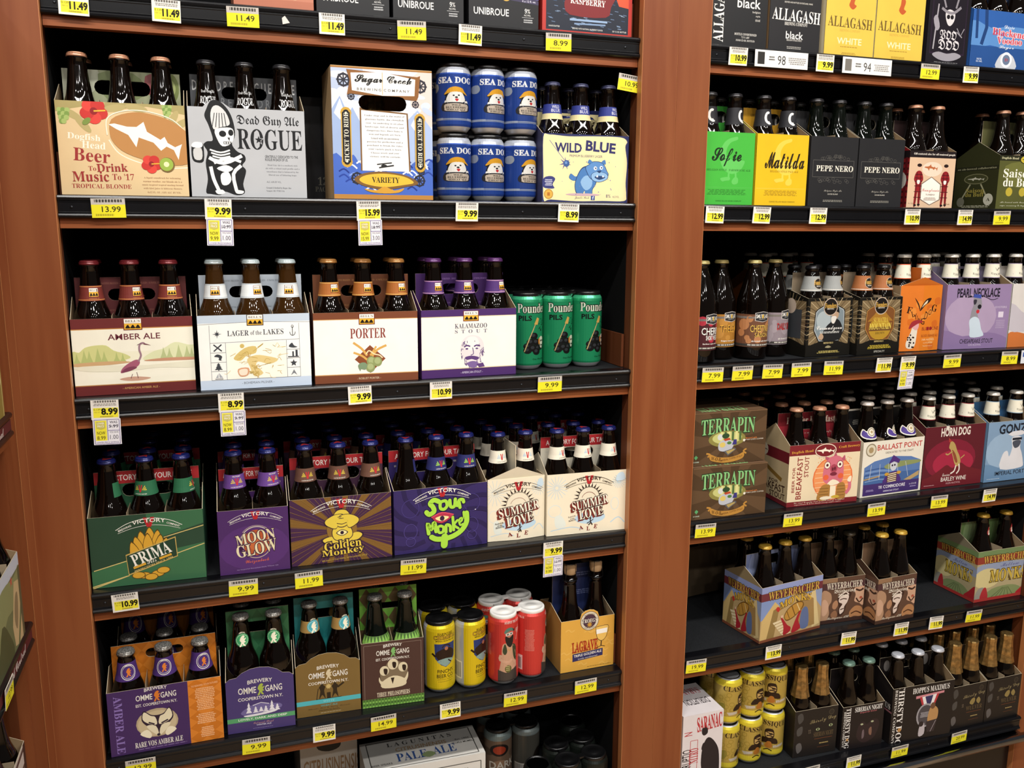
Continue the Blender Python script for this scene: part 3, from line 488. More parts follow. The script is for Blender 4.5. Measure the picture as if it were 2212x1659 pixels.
def lion(a, x, y, h, c):
    k = a.H/a.W; a.S([(x-.25*h*k, y+.5*h), (x-.1*h*k, y+.15*h), (x-.22*h*k, -.05*h+y), (x-.12*h*k, y-.35*h), (x+.08*h*k, y-.5*h), (x+.22*h*k, y-.38*h), (x+.12*h*k, y-.2*h), (x+.35*h*k, y-.22*h), (x+.18*h*k, y), (x+.3*h*k, y+.15*h), (x+.12*h*k, y+.2*h), (x+.25*h*k, y+.5*h), (x+.05*h*k, y+.42*h), (x, y+.25*h), (x-.1*h*k, y+.5*h)], c)
def omme(a, cu, cv, w, lc, est=True):
    h = w*a.W/a.H*.19; t = '#ece8dd'
    a.T('BREWERY', cu, cv-h*1.05, w*.55, h*.5, t, 'g', 0, .015); a.T('OMME', cu-w*.29, cv, w*.4, h*.85, t, 'g'); a.T('GANG', cu+w*.3, cv, w*.38, h*.85, t, 'g'); lion(a, cu+.005, cv, h*1.5, lc); a.T(('EST. ' if est else '')+'COOPERSTOWN N.Y.', cu, cv+h*1.1, w, h*.42, t, 'g')
def rare(a):
    a.R(0, 0, 1, 1, '#432a5e'); a.R(.7, 0, 1, 1, '#d9822c')
    for i in range(6):
        for j in range(2): x = .775+.15*j; y = .08+.17*i; a.P([(x-.075, y), (x, y-.085), (x+.075, y), (x, y+.085)], '#c9731f')
    a.T('TO REWARD YOUR FUTURES', .85, .09, .24, .03, '#f0b98a', 'g', 3); a.F(.76, .14, .94, .5, 13, '#eebb8c'); a.F(.76, .55, .94, .72, 6, '#eebb8c'); a.F(.79, .77, .92, .94, 6, '#eebb8c')
    a.T('AMBER ALE', .09, .52, .58, .11, '#8b74b8', 's', -90); omme(a, .42, .15, .36, '#d97a2c'); a.E(.415, .57, .185, .225, '#b7a585'); a.E(.415, .58, .17, .2, '#c9b894'); w = '#e6dcbc'; k = '#2d1d30'
    a.S([(.28, .5), (.3, .36), (.36, .43), (.4, .45), (.44, .45), (.48, .43), (.53, .35), (.56, .5), (.52, .6), (.46, .7), (.42, .79), (.38, .7), (.32, .6)], k, 3); a.S([(.29, .49), (.305, .38), (.36, .45), (.4, .48), (.41, .6), (.34, .57)], w); a.S([(.55, .49), (.525, .37), (.48, .45), (.44, .48), (.43, .6), (.51, .57)], w); a.S([(.32, .6), (.4, .62), (.42, .77), (.36, .7)], w); a.S([(.53, .6), (.45, .62), (.43, .77), (.49, .7)], w); a.L([(.34, .55), (.39, .59)], .014, k); a.L([(.51, .55), (.45, .59)], .014, k); a.E(.42, .765, .015, .02, k)
    a.S([(.26, .72), (.32, .66), (.36, .74), (.34, .8)], '#efe6ca'); a.S([(.58, .72), (.52, .66), (.48, .74), (.5, .8)], '#efe6ca'); a.T('RARE VOS AMBER ALE', .42, .885, .42, .085, '#ece8dd', 's'); a.F(.22, .95, .68, .97, 1, '#8a74a8')
def lovely(a):
    a.R(0, 0, 1, 1, '#473a70'); omme(a, .5, .2, .66, '#a8b84a', False); w = '#e6e4ea'
    a.S([(.2, .62), (.35, .5), (.5, .46), (.62, .5), (.78, .52), (.8, .6), (.6, .68), (.3, .69)], '#6f659a')
    for x, y, h in ((.32, .43, .22), (.42, .52, .13), (.5, .54, .1), (.57, .53, .12), (.66, .44, .2), (.74, .52, .13)): [a.P([(x-.02-.012*q, y+h*(.35+.3*q)), (x, y+h*.25*q), (x+.02+.012*q, y+h*(.35+.3*q))], w) for q in range(3)]
    a.S([(.25, .68), (.5, .66), (.75, .62), (.7, .67), (.5, .7), (.3, .71)], w); a.L([(.38, .5), (.5, .46), (.62, .5)], .01, w); a.R(0, .715, 1, .8, '#56a06a'); a.T('LOVELY, DARK AND DEEP', .52, .757, .72, .048, '#eef0e8', 'g'); a.T('Oatmeal Stout', .53, .845, .3, .04, '#b98a8a', 'c'); a.T('WINTER ALE', .53, .89, .22, .028, '#d5d2e0', 'g'); a.F(.35, .945, .68, .96, 1, '#8d84b0')
def witte(a):
    a.R(0, 0, 1, 1, '#7d6334'); omme(a, .5, .2, .62, '#d9c9a4', False); k = '#2f2415'
    for x in (.4, .6): a.S([(x-.05, .68), (x-.03, .52), (x-.05, .44), (x, .4), (x+.05, .44), (x+.03, .52), (x+.05, .68), (x, .6)], k); a.C(x, .4, .022, k, 10)
    a.R(.47, .56, .53, .68, k); a.Z(.5, .44, .05, .03, 9, '#c9b070'); a.L([(.64, .48), (.74, .4)], .03, k); a.L([(.34, .46), (.31, .68)], .012, k); a.R(.3, .675, .7, .685, k)
    a.R(0, .685, 1, .775, '#52b6bd'); a.T('WITTE', .5, .73, .18, .04, '#8fd4d6', 's'); a.T('WHEAT ALE', .5, .815, .26, .035, '#4fa7a8', 'g'); a.T('Wheats, Love & Lofty Friends', .5, .865, .66, .035, '#3c2d18', 'c'); a.F(.3, .9, .7, .93, 2, '#4c3a20'); a.F(.35, .955, .7, .967, 1, '#d6c8a4')
def three(a):
    a.R(0, 0, 1, 1, '#4a322c'); a.RG(.5, .5, 0, 0, 0, '#4a322c', 4); [a.L(p, .006, '#8d7a6c') for p in ([(.04, .04), (.96, .04)], [(.04, .04), (.04, .86)], [(.96, .04), (.96, .86)])]
    omme(a, .5, .17, .54, '#7fb86a'); w = '#ddd0ae'; k = '#2a1c16'; a.S([(.3, .45), (.38, .38), (.42, .32), (.52, .28), (.6, .33), (.7, .37), (.74, .45), (.7, .6), (.66, .68), (.36, .68), (.3, .58)], '#7d6c54')
    for x, y, r in ((.5, .36, .085), (.36, .45, .075), (.66, .42, .075)): a.E(x, y, r, r*1.0, w); a.S([(x-.01, y-.03), (x+.05, y-.02), (x+.04, y+.06), (x, y+.05)], k)
    a.S([(.32, .62), (.5, .54), (.68, .6), (.7, .7), (.5, .73), (.32, .71)], w); a.P([(.46, .57), (.52, .57), (.49, .67)], k); a.S([(.28, .54), (.3, .6), (.34, .62), (.32, .68), (.27, .6)], w); a.S([(.74, .5), (.7, .58), (.66, .62), (.7, .66), (.74, .58)], w)
    a.T('THREE PHILOSOPHERS', .5, .815, .53, .07, '#e4d8bc', 's'); a.R(0, .87, 1, 1, '#5d8a3c')
    for i in range(20):
        for j in range(4): x = .025+.05*i; y = .886+.033*j; a.P([(x-.02, y), (x, y-.014), (x+.02, y), (x, y+.014)], '#8cc05a' if j % 2 else '#3c5c28')
def finch(a):
    a.R(0, 0, 1, 1, '#e0c61d'); a.R(.0, 0, .3, 1, '#b9bbbd'); a.R(.02, .2, .1, .8, '#a8925c'); a.R(.13, .62, .28, .9, '#e6e6e2'); [a.R(.14+.012*i, .64, .146+.012*i, .88, '#555') for i in range(11)]; k = '#1b1712'; cu = .515; a.kx = 1.3
    a.T('HARDCORE', cu, .115, .13, .04, k, 's'); a.T('CHIMERA', cu, .17, .19, .06, k, 's+.05'); a.T('CHIMERA', cu, .17, .19, .06, '#d2a63a', 's'); a.T('IMPERIAL INDIA PALE ALE', cu, .225, .16, .022, k, 'g')
    a.P([(cu-.09, .27), (cu+.09, .27), (cu+.085, .5), (cu+.04, .6), (cu, .64), (cu-.04, .6), (cu-.085, .5)], '#2a3f7e'); a.S([(cu-.08, .42), (cu-.04, .36), (cu, .34), (cu+.04, .35), (cu+.08, .42), (cu+.06, .52), (cu, .56), (cu-.06, .52)], '#2b1c15'); a.S([(cu-.07, .54), (cu, .5), (cu+.07, .54), (cu+.03, .6), (cu, .63), (cu-.03, .6)], '#8fb0ae'); a.E(cu+.005, .345, .015, .03, '#b5775a'); a.L([(cu-.03, .33), (cu-.01, .29), (cu+.02, .29), (cu+.04, .33)], .012, '#3a261c', 3); a.L([(cu-.11, .42), (cu-.08, .47)], .02, '#2b1c15'); a.L([(cu+.02, .53), (cu+.05, .58)], .012, '#2b1c15')
    a.T("FINCH'S", cu, .705, .135, .06, k, 'g'); a.T('BEER CO.', cu, .78, .145, .06, k, 'g'); a.T('CHICAGO, ILLINOIS', cu, .835, .14, .02, '#8a7a20', 'g'); a.F(cu-.07, .865, cu+.07, .88, 1, '#9a8a24')
def red(a):
    a.R(0, 0, 1, 1, '#cf3f38'); k = '#232020'; a.kx = 1.2; a.T('AGAINST THE GRAIN', .57, .05, .17, .035, '#f0e6dc', 's'); a.R(.16, .68, .25, .92, '#ece8e2'); [a.R(.168+.012*i, .72, .174+.012*i, .9, '#444') for i in range(6)]; a.F(.27, .25, .36, .6, 16, '#e08a80'); a.R(.262, .03, .265, .97, '#a83029')
    a.T('Re', .615, .2, .05, .08, '#f0d8d0', 'c', 60); a.L([(.6, .35), (.63, .12)], .006, '#f0d8d0'); a.T("LOUISVILLE", .2, .06, .13, .03, '#f0e6dc', 's')
    s = '#d2a78c'; a.S([(.44, .98), (.46, .62), (.47, .4), (.52, .38), (.57, .42), (.6, .6), (.6, .98)], s); a.P([(.43, .8), (.5, .85), (.61, .78), (.62, 1), (.43, 1)], '#4b4440'); a.S([(.47, .5), (.49, .38), (.51, .5), (.49, .56)], '#3d4a34'); a.S([(.56, .4), (.6, .46), (.6, .68), (.57, .6)], '#3d4a34')
    a.S([(.5, .2), (.55, .2), (.565, .28), (.545, .36), (.51, .34), (.495, .28)], '#c4806c'); a.S([(.495, .26), (.53, .29), (.567, .25), (.565, .36), (.545, .44), (.515, .42), (.495, .34)], k); a.S([(.488, .22), (.49, .17), (.52, .13), (.56, .14), (.575, .2), (.54, .18)], '#5a8478'); a.P([(.495, .22), (.56, .2), (.562, .245), (.5, .26)], '#e8e6e0'); a.P([(.505, .225), (.525, .22), (.525, .245), (.507, .25)], '#6a6c70'); a.P([(.535, .217), (.554, .212), (.554, .235), (.537, .24)], '#6a6c70'); a.S([(.56, .15), (.585, .17), (.59, .13), (.575, .2)], k)
    a.L([(.455, .56), (.45, .64), (.52, .68), (.555, .64)], .028, '#dcb298', 3); a.E(.52, .79, .03, .06, '#6c6a3a'); [a.C(.505+.012*(i % 3), .75+.03*(i//3), .006, '#c9c48a', 6) for i in range(9)]; a.L([(.575, .66), (.59, .74), (.56, .8)], .024, '#dcb298', 3); a.L([(.515, .46), (.53, .5), (.545, .46)], .005, '#d8b040', 3)
def lagrave(a):
    a.R(0, 0, 1, 1, '#d9a445'); random.seed(6)
    for i in range(22): x = random.uniform(0, .9); y = random.uniform(.02, .95); a.L([(x, y), (x+.06, y-.03), (x+.11, y+.02), (x+.17, y-.01)], .018, '#e0b158', 3)
    a.C(.53, .055, .175, '#6c5a4a'); a.C(.53, .055, .165, '#d6cbb4'); a.C(.53, .055, .125, '#4a3140'); a.T('TROEGS', .53, .05, .28, .075, '#2d1f3c', 's+.06'); a.T('TROEGS', .53, .05, .28, .075, '#e9dfcc', 's'); a.Z(.53, .13, .06, .025, 9, '#c9963c'); a.T('INDEPENDENT', .53, -.055, .2, .025, '#7a6a58', 'g', 0, .02); a.T('CRAFT BREWERY', .53, .175, .2, .022, '#7a6a58', 'g', 0, -.02)
    a.T('LAGRAVE', .45, .535, .48, .2, '#7a2a16', 's+.03', 2); a.T('LAGRAVE', .45, .535, .48, .2, '#b0381c', 's', 2); k = '#3a2a1c'; a.S([(.65, .2), (.88, .19), (.87, .34), (.83, .44), (.76, .48), (.69, .43), (.66, .33)], '#e8bd62'); a.P([(.66, .25), (.87, .24), (.865, .33), (.665, .34)], '#f3efe6'); a.L([(.65, .2), (.66, .33), (.69, .43), (.76, .48), (.83, .44), (.87, .34), (.88, .19), (.65, .2)], .008, k, 3); a.L([(.76, .48), (.755, .58)], .02, k); a.L([(.68, .61), (.755, .58), (.83, .6)], .01, k, 3)
    a.P([(.22, .665), (.79, .63), (.79, .77), (.22, .815)], '#2b2c5c'); a.T('TRIPLE GOLDEN ALE', .505, .695, .52, .05, '#efe9dc', 'g', 3.3); a.T('bottle conditioned', .505, .765, .36, .03, '#d8d4cc', '', 3.3); a.F(.5, .95, .95, .97, 1, '#8d6a24')
def unibroue(a, acc='#6a5a9c', sub=''):
    a.R(0, 0, 1, 1, '#17171a'); a.R(0, 0, 1, .64, acc); a.P([(0, .62), (1, .70), (1, .66), (.9, .6), (0, .5)], '#3a3350'); a.C(.53, .62, .07, '#c9a24a' if sub == 'w' else '#7a6ab0'); a.C(.53, .62, .045, '#2c2438', 12); a.T('4 x 12 fl. oz.', .86, .665, .2, .025, '#d8d4e4', 'g'); a.T('UNIBROUE', .32, .82, .5, .085, '#e8e6e2', 'g'); a.T('9%', .84, .78, .08, .055, '#e8e6e2', 's'); a.T('ALC./VOL.', .84, .83, .1, .02, '#e8e6e2', 'g'); a.R(.76, .855, .93, .86, '#bbb'); a.F(.78, .88, .92, .93, 2, '#bbb')
def uni1(a): unibroue(a, '#3c3340')
def uni2(a): unibroue(a, '#5a4d74', 'f')
def uni3(a): unibroue(a, '#6c5cae', 'w')
def salmon(a):
    a.R(0, 0, 1, 1, '#c07a60'); a.R(0, .9, 1, 1, '#b36c52')
    for i in range(5): a.E(.2+.14*i, .84, .06, .05, '#d9b48c'); a.E(.2+.14*i, .85, .03, .025, '#a8603f')
def raspberry(a):
    a.R(0, 0, 1, 1, '#b9342c'); a.R(.04, .0, .96, .45, '#c23a2f'); a.R(.04, .42, .96, .97, '#1b2130'); random.seed(12)
    for i in range(80): x = random.uniform(.05, .9); y = random.uniform(.46, .95); a.L([(x, y), (x+.04, y+.006)], .005, random.choice(['#6f86a8', '#3c5274', '#8fa5c0']))
    a.P([(.04, .2), (.12, .2), (.12, .1), (.16, .2), (.2, .45), (.04, .5)], '#e6dcb4'); a.P([(.78, .4), (.96, .35), (.96, .62), (.85, .6)], '#d2502e'); a.S([(.3, .5), (.2, .4), (.3, .38), (.5, .44), (.7, .38), (.84, .4), (.76, .62), (.7, .76), (.3, .76), (.24, .6)], '#7a1f22', 3); a.S([(.3, .34), (.4, .3), (.5, .3), (.62, .32), (.7, .38), (.66, .5), (.5, .52), (.34, .5)], '#ece8e2'); a.P([(.33, .43), (.7, .43), (.67, .47), (.36, .47)], '#2a1a1c'); a.E(.32, .44, .04, .05, '#f2efe8'); a.E(.66, .44, .04, .05, '#f2efe8'); a.T('RASPBERRY', .5, .58, .39, .085, '#f2efe6', 's', -2)
    for i in range(5): x = .74+.03*(i % 3); y = .36+.035*(i//2); a.C(x, y, .02, '#b52f38', 8)
    a.L([(.3, .82), (.72, .82)], .02, '#8fa8c8'); a.L([(.35, .87), (.7, .86)], .015, '#7d96b8'); a.T('HANDCRAFTED', .13, .92, .12, .02, '#d8d4cc', 'g'); a.T('BREWED WITH NATURAL RASPBERRY FLAVOR', .5, .93, .34, .02, '#d8d4cc', 'g'); a.T('SIX 12 OZ. BOTTLES', .86, .93, .16, .02, '#d8d4cc', 'g'); a.R(0, .965, 1, 1, '#b9342c')
def all_side(a):
    a.R(0, 0, 1, 1, '#1b1b1d'); a.T('ALLAGASH', .13, .55, .9, .16, '#e8e6e0', 's', 90); a.T('black', .66, .42, .42, .13, '#ece9e4', 'b'); a.T('belgian', .8, .53, .14, .035, '#d8d4cc', ''); a.T('style', .83, .58, .08, .03, '#d8d4cc', ''); a.T('stout', .83, .63, .09, .03, '#d8d4cc', ''); a.T('BOTTLE CONDITIONED', .62, .825, .4, .03, '#d8d4cc', 's'); a.T('7.5 % ABV', .62, .865, .15, .025, '#d8d4cc', 's'); a.T('FOUR 12 OZ. BOTTLES', .62, .905, .34, .025, '#d8d4cc', 's')
def all_black(a):
    a.R(0, 0, 1, 1, '#242325'); a.T('BREWED AND BOTTLED IN PORTLAND, MAINE', .55, .35, .55, .025, '#cfcac0', 'g'); a.T('ALLAGASH', .52, .52, .94, .16, '#ece9e2', 's', -2); a.T('BREWING COMPANY', .52, .63, .45, .045, '#d8d4cc', 's'); a.T('black', .5, .78, .34, .1, '#ece9e4', 'b'); a.T('BELGIAN STYLE STOUT', .5, .845, .3, .025, '#d8d4cc', 's'); a.F(.35, .93, .65, .97, 2, '#a8a49c')
def all_white(a):
    a.R(0, 0, 1, 1, '#e3bf4e'); a.S([(.5, .12), (.58, .2), (.55, .3), (.6, .33), (.53, .38), (.45, .33), (.48, .25)], '#c05a2c'); a.T('ALLAGASH', .5, .555, .9, .14, '#6a5526', 's', -1.5); a.T('BREWING COMPANY', .5, .66, .42, .035, '#c9a545', 's'); a.T('WHITE', .5, .8, .5, .085, '#f4e6b8', 'g'); a.F(.28, .87, .72, .89, 1, '#b08d36'); a.F(.35, .95, .65, .98, 2, '#a8842c')
def voodoo(a):
    a.R(0, 0, 1, 1, '#17131a'); a.R(.08, 0, .92, .86, '#2a1c30'); a.R(.1, 0, .9, .84, '#1a141e'); w = '#d8d4d6'; a.S([(.4, .3), (.5, .26), (.62, .3), (.62, .4), (.55, .47), (.48, .47), (.42, .4)], w); a.E(.47, .36, .04, .03, '#17131a'); a.E(.56, .36, .04, .03, '#17131a'); a.L([(.3, .25), (.45, .3), (.6, .3), (.76, .22)], .05, '#8d8890', 3); a.L([(.32, .1), (.4, .24)], .04, '#8d8890'); a.L([(.7, .08), (.64, .24)], .04, '#8d8890'); a.L([(.22, .2), (.16, .8)], .03, '#a8a4aa'); a.S([(.12, .4), (.2, .35), (.28, .5), (.2, .55)], '#9c98a0'); a.L([(.7, .5), (.8, .6), (.88, .5)], .02, '#9c98a0'); a.L([(.7, .55), (.84, .62)], .02, '#9c98a0')
    a.T('VOO', .5, .6, .4, .13, w, 'k'); a.T('DOO', .53, .73, .5, .14, w, 'k'); a.S([(.15, .87), (.3, .83), (.5, .85), (.7, .83), (.86, .87), (.7, .93), (.5, .95), (.3, .93)], '#9c98a0'); a.F(.15, .965, .85, .98, 1, '#777')
def blueblack(a):
    a.R(0, 0, 1, 1, '#2f5fa8'); a.S([(0, .2), (.3, .3), (.6, .25), (1, .3), (1, .6), (.6, .65), (.3, .6), (0, .65)], '#5a8cc8'); a.L([(.2, 0), (.22, .3), (.16, .6)], .05, '#1f3f74'); a.L([(.06, 0), (.08, .5)], .04, '#1f3f74'); a.R(0, .62, 1, 1, '#27508f'); r = '#cf3c4c'
    a.T('Dixie', .58, .26, .16, .06, '#eef2f6', 'c'); a.T('Blackened', .62, .37, .6, .12, '#f0d8dc', 's+.05', -2); a.T('Blackened', .62, .37, .6, .12, r, 's', -2); a.T('Voodoo', .6, .5, .4, .12, '#f0d8dc', 's+.05'); a.T('Voodoo', .6, .5, .4, .12, r, 's'); a.T('Lager', .56, .62, .24, .07, '#eef2f6', 'c'); a.S([(.42, .98), (.45, .8), (.52, .72), (.62, .72), (.7, .8), (.73, .98)], '#c9ccd2'); a.C(.575, .83, .09, '#eef0f2'); a.C(.575, .83, .06, '#6a7a94'); a.T('D', .575, .83, .05, .05, '#b5383c', 's'); a.T('SIX', .15, .85, .08, .03, '#dfe6f0', 's'); a.T('12 OZ.', .15, .89, .1, .03, '#dfe6f0', 's'); a.T('SIX', .93, .88, .08, .03, '#dfe6f0', 's')
def goose(a, c):
    a.S([(.58, .07), (.66, .06), (.66, .1), (.54, .14), (.47, .22), (.46, .3), (.5, .36), (.62, .38), (.76, .38), (.82, .4), (.76, .5), (.66, .56), (.55, .57), (.43, .52), (.36, .42), (.34, .28), (.4, .16), (.48, .1)], c, 4); a.L([(.52, .56), (.52, .62)], .035, c); a.S([(.36, .64), (.44, .62), (.54, .62), (.54, .66), (.46, .67), (.4, .68)], c); a.L([(.65, .55), (.66, .63)], .035, c); a.S([(.58, .68), (.63, .62), (.7, .63), (.7, .7), (.62, .72)], c)
def sofie(a):
    a.R(0, 0, 1, 1, '#46b23f'); goose(a, '#62c25c'); a.T('Sofie', .47, .345, .56, .25, '#152a14', 'c+.02'); a.T('Sofie', .47, .345, .56, .25, '#152a14', 'c'); a.T('BELGIAN STYLE   FARMHOUSE ALE', .52, .52, .84, .028, '#2a6a28', 's'); a.F(.1, .79, .9, .87, 5, '#2f7d2c'); a.R(.02, .76, .98, .764, '#5cba56'); a.T('GOOSE ISLAND BEER COMPANY', .54, .95, .5, .02, '#1f4a1e', 's')
def matilda(a):
    a.R(0, 0, 1, 1, '#e3b81f'); goose(a, '#ecca4c'); a.T('Matilda', .55, .365, .76, .22, '#2a1f0e', 'c+.02'); a.T('Matilda', .55, .365, .76, .22, '#2a1f0e', 'c'); a.T('BELGIAN STYLE PALE ALE', .55, .52, .55, .028, '#8d6d18', 's'); a.F(.12, .79, .88, .87, 5, '#a8841c'); a.R(.02, .76, .98, .764, '#efd05c'); a.T('GOOSE ISLAND BEER COMPANY', .54, .95, .5, .02, '#5c4610', 's')
def pepe(a):
    a.R(0, 0, 1, 1, '#242426'); g = '#55534f'; [a.L(p, .008, g) for p in ([(.07, .34), (.93, .34)], [(.07, .58), (.93, .58)], [(.07, .34), (.07, .58)], [(.93, .34), (.93, .58)])]; random.seed(8)
    for i in range(30):
        y = random.choice([.3, .63]); x = random.uniform(.15, .85); a.RG(x, y+random.uniform(-.03, .03)*(1-abs(x-.5)), .03, .02, .006, g, 8)
    a.T('PEPE NERO', .53, .455, .78, .085, '#ece6d6', 's'); a.T('Belgian Style Ale', .52, .78, .38, .035, '#a8a49a', 'c'); a.T('GOOSE ISLAND', .52, .825, .22, .018, '#c9c4b8', 'g'); a.F(.3, .91, .75, .945, 2, '#8d897f')
def tux(a):
    a.R(0, 0, 1, 1, '#d9b99a'); a.R(0, 0, 1, .12, '#1d1518'); a.T('Off-centered ales for off-centered people', .53, .06, .9, .045, '#e8e0d4', 's'); a.E(.5, .32, .22, .13, '#e6d2bc'); shark(a, .47, .29, .3, .14, '#b5653c')
    a.P([(.5, .45), (.72, .58), (.72, .86), (.5, .96), (.28, .86), (.28, .58)], '#7d6a5c'); a.P([(.5, .465), (.7, .59), (.7, .85), (.5, .945), (.3, .85), (.3, .59)], '#f2ebe0'); a.T('Pennsylvania', .5, .7, .38, .08, '#b0342c', 'c'); a.T('TUXEDO', .5, .77, .2, .03, '#5a4a40', 'g'); a.F(.36, .82, .64, .88, 3, '#8d7d70')
    for x in (.22, .8):
        a.S([(x-.07, .96), (x-.06, .6), (x-.1, .5), (x-.06, .38), (x, .35), (x+.06, .38), (x+.1, .5), (x+.06, .6), (x+.06, .95), (x+.02, .95), (x, .7), (x-.03, .96)], '#8f1f24'); a.C(x, .29, .045, '#e0b89c', 12); a.E(x, .255, .05, .03, '#2a1a18'); [a.L([(x-.08, y), (x+.08, y)], .01, '#3c1014') for y in (.42, .48, .54, .62, .72, .82)]; [a.L([(x+q, .38), (x+q, .92)], .01, '#3c1014') for q in (-.04, .04)]; a.S([(x-.03, .52), (x+.03, .52), (x+.02, .58), (x-.02, .58)], '#f0e8e0'); a.E(x-.04, .96, .03, .02, '#1d1518'); a.E(x+.04, .95, .03, .02, '#1d1518')
    a.T('4 x 12 fl. oz.', .12, .93, .16, .03, '#6a4a38', 'c'); a.T('8.5% abv', .88, .93, .13, .03, '#6a4a38', 'c')
def tux_side(a):
    a.R(0, 0, 1, 1, '#8f1f24'); [a.R(0, .1*i, 1, .1*i+.04, '#4c1216') for i in range(10)]; [a.R(.15*i, 0, .15*i+.06, 1, '#5c161a') for i in range(7)]; a.R(0, 0, 1, .12, '#1d1518'); a.C(.8, .52, .16, '#c9c4ba', 12)
def saison(a):
    a.R(0, 0, 1, 1, '#55572c'); a.S([(.1, .2), (.5, .1), (.9, .2), (1, .5), (.6, .6), (.2, .55)], '#6c6e38'); a.R(0, 0, 1, .1, '#2a2b1c'); a.T('Dogfish Head', .17, .055, .28, .05, '#d6d2a8', 's'); a.E(.45, .07, .12, .09, '#2a2a14'); a.E(.45, .07, .105, .075, '#c9b53c'); shark(a, .45, .07, .17, .08, '#2a2a14'); a.T('Saison', .33, .33, .5, .16, '#efeee2', 's'); a.T('du Buff', .35, .5, .52, .16, '#efeee2', 's'); [a.C(.2+.22*i, .68, .055, '#b8a63c') for i in range(3)]; a.T('Ale brewed with Parsley,', .3, .88, .46, .04, '#c9c8b0', 'c'); a.T('sage, rosemary & thyme', .3, .94, .46, .04, '#c9c8b0', 'c')
def saison_side(a):
    a.R(0, 0, 1, 1, '#35371f'); a.R(0, .18, 1, .26, '#2a2b1c'); a.T('an ale-brewed collaboration', .5, .22, .9, .035, '#a8a684', 's'); a.E(.5, .42, .28, .1, '#7d7c5a'); a.E(.5, .42, .26, .085, '#44462a'); shark(a, .5, .42, .4, .09, '#cfcdb8'); a.L([(.2, .8), (.38, .52)], .03, '#a8a684'); a.L([(.8, .8), (.62, .52)], .03, '#a8a684'); a.T('Saison', .5, .64, .42, .08, '#a89a48', 's'); a.T('du Buff', .5, .72, .44, .08, '#a89a48', 's'); a.C(.18, .86, .09, '#7d7c6a'); a.C(.82, .82, .11, '#cfcdb8'); a.T('A', .82, .82, .09, .06, '#35371f', 's'); a.F(.15, .93, .9, .98, 2, '#b8b69c')
def founders_frame(a):
    a.R(0, 0, 1, 1, '#15130f'); a.R(.05, .05, .95, .8, '#7d6a4c')
    for i in range(40): t = 2*PI*i/40; a.L([(.5+.28*math.cos(t), .42+.25*math.sin(t)), (.5+.62*math.cos(t), .42+.5*math.sin(t))], .014, '#b3a07c' if i % 2 else '#5c4c34')
    a.S([(-.02, .88), (.1, .8), (.5, .72), (.9, .8), (1.02, .88), (1.02, 1.02), (-.02, 1.02)], '#15130f', 4)
def founders_logo(a):
    a.C(.5, .15, .16, '#c9b6a4'); a.C(.5, .15, .145, '#1b1614'); a.T('Founders', .5, .13, .26, .085, '#e0b052', 's'); a.T('BREWING', .5, .185, .15, .025, '#d8d0c4', 'g'); a.T('BREWED FOR US', .5, .775, .22, .03, '#d8c284', 's')
def curm(a):
    founders_frame(a); o = [(.22, .2), (.36, .13), (.64, .13), (.8, .2), (.82, .24), (.83, .55), (.72, .74), (.28, .74), (.16, .55), (.18, .24)]; a.P([(x+(x-.5)*.05, y+(y-.45)*.04) for x, y in o], '#15130f'); a.P(o, '#aab0b2'); a.P([(.5+(x-.5)*.95, .44+(y-.44)*.96) for x, y in o], '#7d8a90'); a.E(.36, .38, .16, .16, '#a8b3b6')
    a.S([(.3, .72), (.42, .5), (.52, .42), (.6, .36), (.7, .38), (.78, .48), (.8, .58), (.72, .73)], '#1f2022'); a.S([(.54, .24), (.6, .2), (.68, .24), (.69, .32), (.62, .38), (.55, .36)], '#b5977c'); a.S([(.53, .33), (.6, .31), (.65, .34), (.6, .44), (.54, .42)], '#dcd8d0'); a.P([(.52, .24), (.55, .15), (.68, .15), (.71, .26), (.6, .22)], '#17171a'); a.S([(.26, .68), (.32, .6), (.38, .66), (.34, .72)], '#b5977c')
    a.T('Curmudgeon', .5, .525, .58, .1, '#eceae4', 'c'); a.F(.24, .575, .78, .615, 2, '#cfcfcb'); founders_logo(a); a.S([(.43, .85), (.5, .82), (.57, .85), (.5, .865)], '#9c9270'); a.F(.24, .91, .78, .955, 3, '#c9b668')
def sumatra(a):
    founders_frame(a); o = [(.24, .2), (.36, .15), (.64, .15), (.78, .2), (.82, .24), (.82, .55), (.7, .74), (.3, .74), (.16, .55), (.18, .24)]; a.P([(.5+(x-.5)*1.06, .45+(y-.45)*1.04) for x, y in o], '#2a1c10'); a.P([(.5+(x-.5)*1.03, .45+(y-.45)*1.02) for x, y in o], '#c99a54'); a.P(o, '#7a4c26'); a.E(.5, .55, .26, .2, '#b08a2c'); a.P([(.2, .42), (.35, .3), (.42, .22), (.5, .2), (.58, .23), (.66, .31), (.8, .42)], '#a5762c'); a.P([(.42, .22), (.5, .2), (.58, .23), (.55, .3), (.5, .25), (.45, .31)], '#d2b23c'); a.R(.25, .52, .77, .59, '#6c4a26')
    a.T('SUMATRA', .51, .4, .34, .09, '#d9bc4a', 's'); a.T('MOUNTAIN', .51, .51, .52, .11, '#e6cf5c', 's'); a.T('BROWN', .51, .63, .22, .04, '#6b5420', 's'); founders_logo(a); a.F(.24, .84, .8, .91, 5, '#c9b03c'); a.T('SPECIALTY', .53, .955, .26, .035, '#b8b4a8', 'gi')
def founders_side(a): founders_frame(a); a.R(.3, .2, .85, .7, '#3c4044'); a.C(.55, .15, .14, '#c9b6a4')
